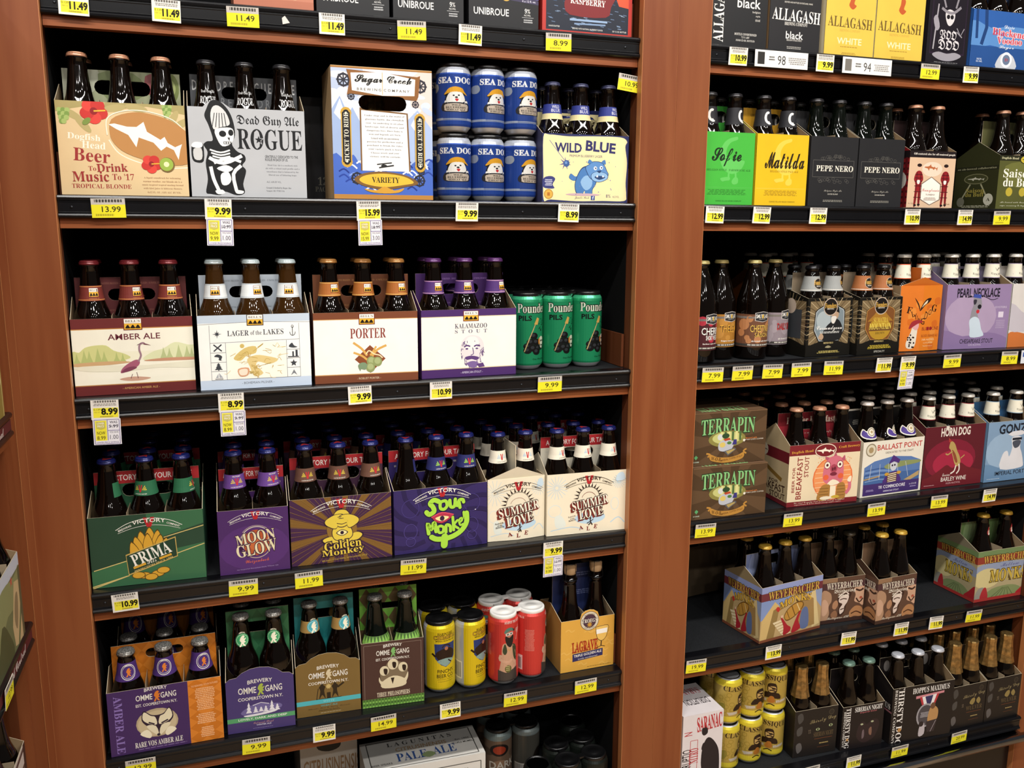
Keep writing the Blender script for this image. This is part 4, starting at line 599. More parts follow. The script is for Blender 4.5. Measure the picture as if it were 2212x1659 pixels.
def flyorange(a):
    a.R(0, 0, 1, 1, '#d9772a'); a.P([(.5, 0), (1, 0), (1, 1), (.5, 1)], '#dd7c24'); random.seed(15); [a.S([(x, y), (x+.12, y-.02), (x+.14, y+.07), (x+.02, y+.08)], random.choice(['#e08a38', '#cf6a22'])) for x, y in [(random.uniform(0, .85), random.uniform(.2, .9)) for i in range(14)]]
    k = '#2a1712'; wings(a, .45, .33, .62, k, '#e8d8b8'); a.T('F', .22, .37, .11, .1, k, 's', -12); a.T('L', .3, .43, .06, .09, k, 's', 20); a.T('Y', .36, .47, .07, .09, k, '', 15); a.T('I', .41, .5, .02, .09, k, 's', 10); a.T('N', .46, .53, .06, .08, k, ''); a.T('G', .53, .545, .1, .1, k, ''); a.T('D', .61, .46, .08, .12, k, '', -14); a.T('O', .71, .41, .08, .09, k, '', -20); a.T('G', .82, .35, .14, .11, k, 's', -8)
    a.S([(.22, .95), (.2, .86), (.28, .72), (.32, .62), (.42, .6), (.42, .74), (.4, .9), (.34, .96)], '#ded4c4'); random.seed(16); [a.C(random.uniform(.23, .4), random.uniform(.72, .95), .018, k, 7) for i in range(16)]; a.S([(.28, .62), (.3, .56), (.42, .55), (.45, .62), (.4, .68)], '#d8a0a0'); a.S([(.24, .66), (.28, .56), (.4, .52), (.55, .55), (.42, .58)], '#9c2c34')
    a.T('BLOODLINE', .75, .66, .44, .05, '#8f3324', ''); a.C(.68, .66, .035, '#8f1f24', 12); a.C(.76, .66, .035, '#8f1f24', 12); a.T('BLOOD ORANGE ALE', .75, .77, .44, .04, '#9c4a1e', 'g'); a.T('7.0% ALC/VOL', .72, .83, .34, .03, '#f0d0a0', 'g'); a.T('6 x 12 OZ. BOTTLES', .72, .88, .24, .022, '#f0d0a0', 'g'); a.T('flyingdogbrewery.com', .72, .93, .26, .022, '#f0d0a0', '')
def wings(a, x, y, w, k, c):
    q = a.W/a.H*w
    a.S([(x, y+.12*q), (x-.08*w, y-.06*q), (x-.22*w, y-.3*q), (x-.1*w, y-.17*q), (x-.02*w, y-.02*q)], k); a.S([(x, y+.12*q), (x+.08*w, y-.1*q), (x+.26*w, y-.26*q), (x+.44*w, y-.27*q), (x+.34*w, y-.14*q), (x+.18*w, y-.06*q)], k); a.S([(x+.06*w, y), (x+.14*w, y-.12*q), (x+.28*w, y-.22*q), (x+.26*w, y-.13*q), (x+.14*w, y-.06*q)], c)
def pearl(a):
    a.R(0, 0, 1, 1, '#937ea4'); a.E(.4, .5, .4, .35, '#ab97b4'); a.S([(0, .7), (.3, .8), (.7, .75), (1, .85), (1, 1), (0, 1)], '#86709a'); k = '#241f2c'
    a.T('PEARL NECKLACE', .49, .13, .66, .13, k, ''); a.T('PEARL NECKLACE', .49, .13, .66, .13, k, '+.03'); a.L([(.32, .2), (.42, .19), (.55, .18), (.7, .24), (.8, .22)], .008, k, 4)
    a.S([(.4, .58), (.4, .42), (.43, .3), (.42, .2), (.52, .2), (.55, .28), (.55, .36), (.5, .46), (.52, .55)], '#8d8a92'); a.S([(.42, .24), (.47, .24), (.46, .3), (.43, .31)], '#33303a'); a.E(.52, .345, .03, .035, '#1d1a22'); a.E(.5, .42, .025, .03, '#c0303a'); a.P([(.41, .2), (.42, .15), (.53, .16), (.535, .22)], '#3d4fa0'); a.S([(.38, .56), (.45, .5), (.53, .54), (.58, .7), (.62, .8), (.42, .82), (.4, .7)], '#c3d2de')
    a.T('CHESAPEAKE STOUT', .52, .88, .52, .07, k, 'g'); a.T('5.5% ALC/VOL', .5, .94, .2, .025, '#c4b6cc', 'g'); a.T('OYSTERS', .86, .36, .19, .03, '#c9bcd2', 'g'); a.R(.83, .43, .91, .52, '#d6ccdc'); a.F(.8, .56, .95, .7, 5, '#a998b4')
def flywhite(a):
    a.R(0, 0, 1, 1, '#d8d3ce'); a.S([(0, .78), (.2, .76), (.5, .8), (1, .74), (1, 1), (0, 1)], '#c9733a'); a.S([(0, .3), (.4, .5), (.8, .4), (1, .7), (.5, .75), (0, .72)], '#c2bcc4'); a.L([(.35, .05), (.3, .2), (.4, .25)], .02, '#2b2a30', 3); a.T('FLYING DOG', .6, .6, .5, .1, '#4a3a40', 's')
def terrapin(a):
    a.R(0, 0, 1, 1, '#5d4630'); rays(a, .5, .55, 9, '#4c3825', 1.2, .5); a.R(0, 0, 1, .012, '#7d6046'); g = '#86c07c'
    a.T('TERRAPIN', .48, .28, .72, .3, '#233a24', 's+.04', 0, .02); a.T('TERRAPIN', .48, .28, .72, .3, g, 's', 0, .02); a.T('BEER CO.', .32, .43, .2, .045, '#3c5c34', 'g', 6); a.T('ATHENS, GA', .6, .42, .24, .045, '#3c5c34', 'g', -3)
    a.E(.47, .52, .25, .16, '#8a8444'); a.E(.47, .5, .2, .12, '#c3c47c'); [a.R(.38+.05*i, .38, .41+.05*i, .56, '#4f6a3c' if i % 2 else '#d8d490') for i in range(6)]; a.E(.375, .48, .035, .06, '#d0d4d0'); a.E(.45, .46, .05, .05, '#2e4a2c'); a.S([(.36, .72), (.36, .6), (.42, .54), (.52, .55), (.56, .64), (.52, .74), (.42, .76)], '#b8bcc4'); a.E(.41, .63, .04, .05, '#d6c06a'); a.E(.5, .6, .03, .03, '#4c7a3c'); a.P([(.42, .52), (.5, .5), (.52, .54), (.44, .56)], '#b5462c'); a.P([(.54, .64), (.56, .54), (.6, .54), (.6, .64)], '#3a3478'); a.P([(.43, .76), (.58, .7), (.6, .73), (.49, .85)], '#5c5c60'); a.P([(.46, .76), (.57, .72), (.58, .74), (.49, .82)], '#b09a5c')
    b = '#b9863c'; a.L([(.2, .78), (.25, .8), (.22, .85)], .02, b, 3); a.L([(.74, .74), (.7, .78), (.74, .83)], .02, b, 3); a.S([(.25, .8), (.35, .86), (.5, .88), (.62, .85), (.7, .8), (.7, .9), (.6, .96), (.45, .98), (.32, .95), (.25, .9)], b, 4); a.T('W-O-B', .33, .895, .13, .07, '#4c2f14', 's', -10); a.T('IMPERIAL COFFEE STOUT', .54, .905, .3, .035, '#6b4520', 'g', 8)
    a.T('Brewed with', .8, .53, .15, .03, '#c9743a', 'g'); a.T("JITTERY JOE'S COFFEE", .83, .565, .27, .03, '#d8cdbc', 'g'); a.C(.7, .57, .016, '#e8e0d0', 8); a.P([(.04, .84), (.065, .8), (.09, .84), (.065, .89)], '#5aa46a'); a.T('6 CANS', .065, .93, .08, .025, '#cfe0cc', 'g')
def terrapin_top(a): a.R(0, 0, 1, 1, '#6d523c'); a.T('TERRAPIN', .45, .8, .62, .3, '#86c07c', 's', 180)
def breakfast(a):
    c = '#7a2229'; a.R(0, 0, 1, 1, '#e3d2b0'); a.R(0, 0, 1, .17, c); a.R(0, .92, 1, 1, c); y = '#d9a23c'
    a.T('Dogfish Head', .18, .115, .3, .05, y, 's', 2); a.T('Craft Brewery', .84, .075, .3, .05, y, 's', 2); a.E(.505, .115, .155, .115, c); a.RG(.505, .115, .145, .105, .01, '#ecdfc6'); shark(a, .505, .115, .26, .12, '#efe6d2')
    t = '#8a2a2a'; a.T('BEER FOR', .075, .56, .32, .05, t, 'g', 90); a.T('BREAKFAST', .155, .54, .53, .1, t, 'g', 90); a.T('STOUT', .25, .36, .26, .08, t, 'g', 90)
    a.E(.63, .58, .285, .36, '#e0703c'); a.E(.63, .58, .27, .345, '#e8945c'); [a.L([(.38, .4+.08*i), (.88, .38+.08*i)], .008, '#f0c89c') for i in range(6)]; random.seed(20); [a.C(random.uniform(.4, .9), random.uniform(.22, .34), .008, '#e0a878', 6) for i in range(20)]
    p = '#cf6f80'; a.S([(.5, .62), (.49, .42), (.53, .28), (.6, .22), (.7, .22), (.76, .3), (.78, .5), (.76, .65), (.64, .7)], p, 4); a.S([(.53, .28), (.5, .22), (.56, .24)], '#b5576c'); a.S([(.74, .28), (.78, .21), (.79, .3)], '#b5576c'); a.P([(.62, .22), (.65, .15), (.67, .21)], '#b5576c'); [(a.C(x, .36, .042, '#efe6d2', 14), a.C(x, .36, .018, '#5c2430', 10), a.RG(x, .36, .042, .06, .007, '#8a2a3a', 14)) for x in (.54, .72)]
    a.E(.635, .42, .05, .07, '#a84558'); a.E(.62, .43, .012, .03, '#5c1f2c'); a.E(.65, .42, .012, .03, '#5c1f2c'); a.E(.635, .51, .05, .03, '#7a2a3c'); a.E(.53, .56, .04, .045, '#e0623c'); a.E(.74, .55, .04, .045, '#e0623c'); a.S([(.55, .68), (.63, .6), (.73, .66), (.64, .7)], '#efe3c8')
    b = '#a8793c'; a.S([(.42, .92), (.45, .76), (.5, .68), (.6, .7), (.58, .92)], b); a.S([(.7, .92), (.7, .7), (.78, .66), (.82, .74), (.82, .92)], b); a.R(.6, .71, .68, .92, '#efe3c8'); [a.L([(.45, .74+.05*i), (.58, .74+.05*i)], .006, '#6c4820') for i in range(4)]; [a.L([(.7, .72+.05*i), (.81, .72+.05*i)], .006, '#6c4820') for i in range(4)]; a.L([(.83, .85), (.88, .76), (.87, .62)], .045, p, 3); a.S([(.84, .64), (.86, .58), (.9, .57), (.89, .66)], '#efe3c8'); a.E(.54, .9, .08, .03, '#e9dcc0'); a.E(.68, .89, .06, .025, '#c9a83c')
    a.T('Our sweet & smoky stout is chock full of breakfast', .46, .945, .72, .028, '#ecdfc6', 'c'); a.T('ingredients & beans build savory coffee notes.', .44, .975, .66, .026, '#ecdfc6', 'c')
def break_side(a):
    a.R(0, 0, 1, 1, '#c9b48c'); a.R(0, .12, 1, .3, '#74222a'); a.R(0, .93, 1, 1, '#74222a'); a.C(.2, .2, .12, '#d8cdb4', 14); shark(a, .2, .2, .2, .05, '#2a1c18'); a.L([(.1, .4), (.4, .5), (.8, .6)], .08, '#8a6a30', 3); k = '#3a2218'; a.T('FOR', .55, .66, .3, .05, k, 'g', 3); a.T('BREAKFAST', .42, .76, 1., .12, k, 'g', 3); a.T('STOUT', .68, .87, .5, .09, k, 'g', 3)
def ballast(a):
    a.R(0, 0, 1, 1, '#e6e0d0'); r = '#b8322f'; a.C(.13, .15, .085, '#8d826a'); a.C(.13, .15, .07, '#d8cfb8'); a.C(.13, .15, .04, '#a8926a', 8); a.T('BALLAST POINT', .6, .12, .74, .1, r, 'g'); a.T('DEDICATED TO THE CRAFT', .6, .225, .46, .035, '#6c645a', 'g')
    a.P([(.04, .78), (.04, .46), (.2, .36), (.5, .3), (.8, .34), (.96, .42), (.96, .78)], '#5a7ab0'); a.R(.04, .6, .96, .78, '#44669c'); [a.L([(.06, .52+.04*i), (.3, .5+.04*i), (.5, .53+.04*i)], .012, '#7d9cc8' if i % 2 else '#33528a', 3) for i in range(6)]; a.S([(.36, .48), (.45, .42), (.6, .4), (.94, .42), (.94, .47), (.7, .5), (.45, .53)], '#8a9460'); a.P([(.7, .76), (.95, .62), (.95, .7), (.8, .78)], '#b59a6a'); a.L([(.04, .68), (.3, .64)], .02, '#a8906a'); [a.L([(.15+.14*i, .42), (.13+.16*i, .7)], .006, '#c9cfd8') for i in range(5)]
    p = '#4d2f78'; a.S([(.36, .78), (.4, .66), (.45, .6), (.58, .58), (.62, .66), (.64, .78)], p); a.S([(.46, .5), (.47, .42), (.53, .4), (.57, .44), (.56, .54), (.5, .57)], '#c9ccd4'); a.E(.495, .47, .014, .018, '#2a2436'); a.E(.535, .465, .014, .018, '#2a2436'); a.P([(.43, .44), (.5, .28), (.62, .38), (.6, .44), (.52, .4)], p); a.R(.42, .6, .58, .78, '#5c3c24'); [a.L([(.43, .63+.035*i), (.57, .61+.035*i)], .012, '#e6d8bc') for i in range(5)]; a.E(.41, .62, .035, .03, '#c99a3c'); a.E(.61, .61, .035, .03, '#c99a3c')
    a.R(.04, .77, .96, .97, '#43306c'); a.T('COMMODORE', .55, .845, .36, .06, '#ece8f0', 'g'); a.T('THE', .32, .845, .06, .05, '#ece8f0', 'si'); a.T('AMERICAN STOUT', .5, .925, .26, .03, '#d8d2e4', 'g'); a.F(.08, .87, .22, .91, 2, '#a094c0'); a.T('6 x 12 FL OZ', .86, .85, .12, .03, '#d8d2e4', 'g'); a.F(.8, .89, .93, .92, 1, '#a094c0')
def horn(a):
    a.R(0, 0, 1, 1, '#5c1c26'); a.E(.45, .55, .42, .33, '#7d1f33'); a.E(.5, .62, .34, .22, '#a32842'); a.S([(0, .86), (.15, .8), (.3, .7), (.4, .64), (.5, .7), (.62, .62), (.74, .7), (.9, .75), (1, .8), (1, 1), (0, 1)], '#6b2028'); w = '#e6dcd0'
    a.T('HORN DOG', .5, .1, .48, .13, w, ''); a.T('HORN DOG', .5, .1, .48, .13, w, '+.03'); a.Z(.36, .03, .05, .02, 8, w); b = '#b59a5c'; a.S([(.42, .28), (.44, .25), (.5, .3), (.55, .42), (.6, .52), (.62, .62), (.57, .68), (.52, .62), (.48, .5), (.44, .4), (.41, .36)], b, 4); a.S([(.46, .4), (.52, .46), (.57, .6), (.53, .6)], '#8d4a34'); a.P([(.4, .27), (.39, .19), (.45, .26)], '#a83a34'); a.L([(.47, .42), (.4, .47), (.36, .45)], .018, b, 3); a.L([(.55, .66), (.53, .75), (.47, .79)], .02, w, 3); a.L([(.6, .64), (.61, .74), (.57, .8)], .02, w, 3); a.L([(.62, .55), (.68, .5)], .014, b)
    a.T('Ferocious', .4, .8, .13, .05, w, 'c'); a.T('BARLEY WINE', .53, .875, .42, .07, w, 'g'); a.T('10.2% ALC/VOL', .53, .945, .24, .03, '#c9a0a0', 'g'); a.F(.04, .95, .22, .965, 1, '#c9a0a0')
def gonzo(a):
    a.R(0, 0, 1, 1, '#7f9cba'); a.E(.3, .5, .3, .3, '#97b2cc'); a.S([(0, .7), (.4, .8), (1, .7), (1, 1), (0, 1)], '#6a8cae'); k = '#1d2430'; a.T('GONZO', .5, .13, .6, .15, k, ''); a.T('GONZO', .5, .13, .6, .15, k, '+.03'); w = '#dcdce0'; a.S([(.28, .8), (.3, .55), (.38, .5), (.42, .6), (.46, .45), (.44, .28), (.6, .28), (.6, .45), (.64, .55), (.68, .7), (.66, .8)], w); a.P([(.36, .22), (.44, .18), (.6, .17), (.7, .22), (.6, .25), (.44, .26)], w); a.R(.45, .29, .62, .33, k); a.S([(.46, .35), (.6, .34), (.58, .44), (.5, .46)], '#4a505c'); a.T('IMPERIAL PORTER', .5, .87, .62, .07, k, 'g'); a.F(.05, .95, .3, .965, 1, '#c9d4de')
def weyer(a, band, tx='#c9a24a'):
    a.P([(0, .11), (1, .11), (1, .25), (0, .25)], band); a.T('WEYERBACHER', .53, .175, .84, .15, '#2a1a14', 's+.05'); a.T('WEYERBACHER', .53, .175, .84, .15, tx, 's')
def monks(a):
    a.R(0, 0, 1, 1, '#b59a6c'); a.R(0, 0, 1, .11, '#8d98c4'); a.P([(0, .25), (.5, .25), (.2, .5), (0, .6)], '#7d90bc'); a.P([(.7, .25), (1, .25), (1, .6), (.85, .35)], '#8a98b8'); a.P([(.02, .6), (.22, .3), (.3, .4), (.2, 1), (0, 1)], '#c9ac70'); a.P([(.2, .45), (.3, .4), (.22, 1), (.1, 1)], '#8d7444'); a.P([(.8, .3), (.88, .22), (.98, .9), (.86, .95)], '#d2bc88'); a.P([(.62, .45), (.75, .32), (.86, .4), (.9, .9), (.6, .92)], '#9c7c4c'); a.S([(.66, .9), (.66, .62), (.72, .52), (.78, .6), (.79, .9)], '#5c6c94'); [a.P([(.2+.03*i, .68+.05*i), (.32+.03*i, .66+.05*i), (.36+.03*i, .69+.05*i), (.22+.03*i, .72+.05*i)], '#dccba4') for i in range(6)]
    a.T('MONKS', .56, .38, .52, .13, '#5c4420', 's+.05', 4, .05); a.T('MONKS', .56, .38, .52, .13, '#d2a83c', 's', 4, .05); b = '#b5863a'; a.S([(.38, .6), (.44, .48), (.56, .4), (.66, .4), (.7, .48), (.64, .58), (.52, .68), (.42, .7)], '#6b4a1c', 4); a.S([(.39, .6), (.45, .49), (.56, .42), (.66, .42), (.68, .48), (.63, .57), (.52, .66), (.42, .68)], b, 4); a.L([(.5, .45), (.56, .63)], .014, '#6b4a1c'); a.L([(.58, .42), (.64, .57)], .014, '#d8c088'); a.L([(.42, .52), (.47, .67)], .01, '#6b4a1c')
    r = '#a3222c'; a.S([(.32, .6), (.36, .64), (.44, .78), (.5, .84), (.48, .92), (.38, .95), (.38, .8)], r); a.S([(.62, .6), (.66, .58), (.62, .74), (.66, .9), (.52, .95), (.54, .82)], r); a.E(.345, .6, .022, .025, '#d6b494'); a.S([(.24, .44), (.27, .4), (.31, .45), (.28, .5)], '#b5332c'); a.R(0, .95, 1, 1, '#7a4630'); weyer(a, '#6d3038')
def blither(a):
    a.R(0, 0, 1, 1, '#5a4032'); a.R(0, 0, .35, .1, '#8d6c50'); a.S([(0, .3), (.2, .32), (.24, .5), (.18, .62), (.2, .8), (.1, 1), (0, 1)], '#a88468', 4); a.S([(.02, .5), (.1, .46), (.18, .6), (.14, .78), (.04, .8)], '#c09a80'); a.S([(.28, .55), (.36, .5), (.4, .6), (.34, .7), (.27, .66)], '#a87c5c'); a.S([(.38, .45), (.5, .34), (.62, .32), (.7, .38), (.66, .5), (.6, .62), (.56, .78), (.48, .86), (.4, .84), (.42, .66)], '#3a241c', 4); a.S([(.42, .46), (.52, .4), (.64, .42), (.62, .55), (.55, .66), (.54, .76), (.46, .82), (.44, .7), (.5, .6), (.42, .55)], '#d6c4b8', 4); a.L([(.4, .44), (.5, .36), (.58, .34), (.64, .4)], .025, '#d6c4b8', 4); a.L([(.44, .5), (.52, .48), (.6, .5)], .02, '#3a241c', 3); a.L([(.46, .72), (.54, .7)], .02, '#3a241c')
    a.S([(.76, .28), (.9, .2), (1, .24), (1, .66), (.9, .62), (.78, .56), (.8, .42)], '#c49c80', 4); a.L([(.8, .3), (.9, .34), (.98, .3)], .04, '#3a241c', 3); a.L([(.82, .5), (.9, .6), (.98, .52)], .03, '#3a241c', 3); a.E(.93, .5, .035, .03, '#a3523c'); a.S([(.68, .8), (.8, .68), (.94, .7), (1, .8), (.96, .92), (.8, .9), (.7, .92)], '#a87850', 4); a.L([(.72, .84), (.84, .8), (.96, .86)], .025, '#4a2c1c', 3); a.S([(.24, .8), (.34, .72), (.4, .84), (.3, .92)], '#8d6448')
    a.R(0, .92, 1, 1, '#3a2620'); a.T('Barleywine ALE', .42, .9, .52, .075, '#e0d4c0', 'c'); weyer(a, '#4a2e30', '#ddd0bc'); a.T('Blithering', .54, .31, .5, .095, '#e6ddcc', 'k'); a.T('Idiot', .5, .4, .24, .09, '#e6ddcc', 'k')
def mellow(a):
    a.R(0, 0, 1, 1, '#a89c78'); a.R(0, 0, 1, .11, '#6d8456'); a.S([(0, .3), (.4, .25), (.8, .28), (1, .35), (1, .5), (.5, .45), (0, .6)], '#8d98b0'); a.E(.2, .55, .25, .2, '#c9bc88'); a.T('Mellow', .6, .32, .34, .07, '#5a5f90', 'c'); a.T('MONKS', .58, .52, .66, .24, '#5c4a1c', 's+.05'); a.T('MONKS', .58, .52, .66, .24, '#c4aa44', 's'); a.S([(.2, .95), (.3, .78), (.6, .74), (.8, .8), (.9, .95)], '#7d8a5c'); [a.L([(.3+.08*i, .95), (.5+.02*i, .78)], .012, '#5c6c44') for i in range(6)]; a.S([(0, .95), (.05, .75), (.14, .72), (.2, .8), (.16, .96)], '#8d8a80'); a.S([(.1, .95), (.14, .76), (.2, .74), (.24, .96)], '#a32a30'); a.S([(.75, .95), (.86, .82), (1, .68), (1, .96)], '#a3242c'); a.R(0, .94, 1, 1, '#a33430'); weyer(a, '#8d3a2c')
def thirsty(a, name, eyes):
    a.R(0, 0, 1, 1, '#1e1a18'); a.S([(.06, .1), (.16, .06), (.2, .2), (.1, .28)], '#45423f'); a.S([(.06, .4), (.18, .34), (.18, .5), (.08, .54)], '#4a4744'); a.S([(.06, .74), (.16, .7), (.2, .84), (.1, .92)], '#5c5856'); a.C(.85, .12, .06, '#4a4234'); a.C(.85, .12, .05, '#2a2520'); a.T('Thirsty Dog', .66, .27, .62, .11, '#8a7c58', 'c', 6)
    if eyes:
        for x, y in ((.55, .46), (.85, .41)): a.E(x, y, .045, .03, '#9ca87c'); a.E(x, y, .016, .025, '#1a1612')
    else: a.S([(.55, .45), (.6, .36), (.68, .34), (.7, .42), (.64, .5)], '#8d7a48'); a.S([(.74, .4), (.8, .34), (.86, .42), (.82, .5), (.76, .46)], '#8d7a48')
    a.T(name, .69, .57, .46, .1, '#5c4c34', 's'); a.R(.48, .66, .9, .67, '#6d3c22'); a.F(.6, .76, .82, .8, 1, '#a8925c'); a.R(.56, .85, .84, .856, '#6d3c22'); a.T('11', .36, .48, .06, .08, '#6d6050', 's')
def td(a): thirsty(a, 'SIBERIAN NIGHT', True)
def wulver(a): thirsty(a, 'WULVER', False)
def td_name(a): a.T('THIRSTY DOG', .14, .5, .9, .115, '#e6e2dc', 's', -90); a.T('BREWING COMPANY', .055, .52, .8, .05, '#d8d4cc', 's', -90); a.C(.15, .77, .03, '#b5854a', 10)
def siberian(a):
    a.R(0, 0, 1, 1, '#1b1617'); td_name(a); a.T('SIBERIAN NIGHT', .62, .1, .66, .11, '#ece8e2', 's'); a.T('Imperial Stout', .62, .185, .4, .04, '#c06a70', 'g'); a.S([(.36, .7), (.42, .45), (.52, .4), (.6, .48), (.72, .38), (.86, .4), (.9, .55), (.8, .8), (.6, .9), (.45, .85)], '#2c2022'); [a.E(x, y, .035, .022, '#a8ac8a') for x, y in ((.48, .46), (.73, .43))]; a.S([(.5, .62), (.54, .6), (.55, .76), (.5, .8)], '#6c5c60'); a.S([(.66, .6), (.72, .56), (.73, .74), (.67, .72)], '#7d5c4c')
def hoppus(a):
    a.R(0, 0, 1, 1, '#1a1616'); td_name(a); a.T('HOPPUS MAXIMUS', .62, .1, .6, .1, '#ece8e2', 's'); a.P([(.38, .2), (.84, .17), (.84, .21), (.38, .25)], '#c9848c'); a.P([(.44, .23), (.76, .21), (.7, .4), (.5, .42)], '#b5343c'); a.P([(.48, .23), (.72, .21), (.67, .4), (.53, .42)], '#e6e2e0'); a.P([(.53, .23), (.66, .22), (.63, .38), (.57, .38)], '#2f2f5c'); a.E(.56, .58, .15, .22, '#9c989c'); a.E(.56, .58, .125, .19, '#4a464a'); a.F(.47, .52, .62, .62, 4, '#a8a4a8'); a.S([(.6, .7), (.62, .48), (.68, .42), (.76, .5), (.76, .66), (.7, .72)], '#b58a58', 4); a.E(.67, .42, .04, .06, '#6c4a34'); a.P([(.58, .7), (.76, .68), (.72, .9), (.6, .9)], '#332a2c'); a.S([(.47, .95), (.48, .76), (.55, .72), (.56, .92)], '#b8b0b4'); a.C(.5, .73, .04, '#2a2224'); a.L([(.66, .9), (.74, .7)], .01, '#8d8488')
def hoppus_side(a): a.R(0, 0, 1, 1, '#1a1616'); a.T('HOPPUS MAXIMUS', .4, .35, 1.1, .1, '#d8d4cc', 's'); a.R(.3, .42, 1, .45, '#8d5c64')
def saranac(a):
    a.R(0, 0, 1, 1, '#dcd4d4'); r = '#b5383c'; k = '#221c20'; a.T('SARANAC', .66, .13, .62, .19, r, 's', 4); a.T('SARANAC', .66, .13, .62, .19, r, 's+.02', 4); a.T('DISRUPTIO', .12, .62, .6, .13, k, 'g', 90); a.T('N', .14, .24, .09, .11, r, 'g', 90); a.T('NITRO', .29, .55, .36, .13, r, 's', 90); [a.L(p, .012, r) for p in ([(.2, .34), (.38, .34)], [(.2, .76), (.38, .76)], [(.2, .34), (.2, .76)], [(.38, .34), (.38, .76)])]; a.S([(.44, 1), (.5, .8), (.48, .66), (.5, .48), (.58, .36), (.68, .34), (.82, .42), (.92, .55), (.95, .8), (.94, 1)], k, 4); a.S([(.48, .48), (.52, .4), (.6, .42), (.56, .52)], k); a.S([(.48, .2), (.6, .2), (.62, .27), (.54, .3), (.48, .27)], k)
def saranac_top(a): a.R(0, 0, 1, 1, '#d6cecf'); a.T('SARANAC', .6, .25, .6, .2, '#b0464c', 's', 180); a.T('DISRUPTION', .6, .6, .6, .2, '#332c30', 'g', 180)
def classique(a):
    a.R(0, 0, 1, 1, '#b9a04c'); a.R(0, 0, 1, .14, '#e2cf3c'); a.R(0, .86, 1, 1, '#e2cf3c'); k = '#2d1d12'; random.seed(30); [a.RG(random.uniform(.2, .8), random.uniform(.3, .8), .03, .05, .006, '#a08a38', 8) for i in range(26)]
    a.kx = 1.25; a.T('CLASSIQUE', .5, .22, .36, .15, k, 's', -4); a.S([(.42, .72), (.44, .6), (.47, .57), (.54, .57), (.58, .6), (.59, .72), (.5, .7)], k); a.S([(.465, .48), (.47, .38), (.5, .34), (.54, .35), (.555, .44), (.55, .56), (.51, .6), (.475, .57)], k); a.S([(.475, .5), (.48, .43), (.54, .42), (.545, .52), (.51, .57), (.48, .55)], '#c9a868'); a.L([(.48, .43), (.55, .48)], .01, k); a.E(.525, .47, .018, .025, k); a.L([(.485, .53), (.51, .515), (.54, .53)], .014, k, 3)
    a.S([(.48, .72), (.5, .66), (.53, .68), (.54, .8), (.5, .83), (.47, .8)], '#b5742c'); a.P([(.36, .76), (.46, .74), (.46, .8), (.38, .83)], '#c9c0b0'); a.P([(.55, .76), (.66, .73), (.66, .79), (.55, .82)], '#c9c0b0'); a.L([(.46, .9), (.5, .86), (.54, .9)], .012, k, 3); a.S([(.2, .75), (.26, .6), (.33, .55), (.34, .7), (.28, .8)], '#8d8436'); a.S([(.68, .7), (.76, .5), (.82, .6), (.8, .8)], '#8d8436'); a.S([(.7, .4), (.78, .34), (.82, .45), (.74, .5)], '#b58436')
def dark_can(a): a.R(0, 0, 1, 1, '#7d6654'); a.R(0, 0, 1, .12, '#7d8c8c'); a.kx = 1.5; [a.S([(x, y), (x+.08, y-.04), (x+.12, y+.06), (x+.03, y+.1)], c) for x, y, c in ((.3, .3, '#5c4a3c'), (.42, .5, '#a8866c'), (.55, .35, '#6c584a'), (.4, .75, '#4a3c32'), (.58, .7, '#b09480'))]; a.C(.47, .28, .075, '#2a2422'); a.C(.47, .28, .05, '#b5452c'); a.T('DARK', .5, .55, .22, .13, '#e6e0d4', 'g')
def shade_can(a): a.R(0, 0, 1, 1, '#57554e'); a.R(0, 0, 1, .1, '#7d8888'); a.kx = 1.4; a.S([(.48, 1), (.5, .5), (.56, .35), (.64, .5), (.66, 1)], '#2a2420'); a.R(.34, .6, .45, .9, '#d8d4cc'); [a.R(.345+.011*i, .62, .35+.011*i, .88, '#555') for i in range(9)]; a.T('SHARK', .58, .6, .2, .13, '#e6e2da', 'g')
def moss_can(a): a.R(0, 0, 1, 1, '#1b201c'); a.S([(.3, .2), (.4, .16), (.45, .3), (.36, .36)], '#6c8a6c'); a.C(.5, .5, .07, '#8d5c44'); a.C(.5, .5, .05, '#2a2422')
def lagunitas(a):
    g = '#3a5c44'; a.R(0, 0, 1, 1, '#d9d6cf'); [a.L(p, .008, '#55544f') for p in ([(.04, .1), (.96, .1)], [(.04, .1), (.04, 1)], [(.96, .1), (.96, 1)])]; a.T('LAGUNITAS', .5, .28, .7, .22, g, 's'); a.T('CITRUSINENSIS', .5, .55, .6, .18, '#b5864c', 'g'); a.T('PALE ALE', .5, .8, .6, .24, '#2f4a8d', 's')
def lagunitas_top(a):
    a.R(0, 0, 1, 1, '#d6d3cc'); [a.L(p, .008, '#44433f') for p in ([(.05, .06), (.95, .06)], [(.05, .94), (.95, .94)], [(.05, .06), (.05, .94)], [(.95, .06), (.95, .94)])]; a.T('L A G U N I T A S', .5, .2, .56, .13, '#4a4a48', 's'); a.T('CITRUSINENSIS', .5, .4, .44, .13, '#b59468', 'g'); a.T('PALE', .4, .66, .26, .26, '#33528d', 's'); a.T('ALE', .68, .64, .2, .26, '#33528d', 's'); a.S([(.48, .72), (.54, .62), (.6, .72), (.54, .82)], '#8a9a6c'); a.T('BEER SPEAKS', .14, .8, .17, .06, '#3a3a38', 'g'); a.T('PEOPLE MUMBLE', .86, .52, .2, .06, '#3a3a38', 'g'); a.T('Est. 1993', .86, .4, .12, .05, '#3a3a38', 'g')
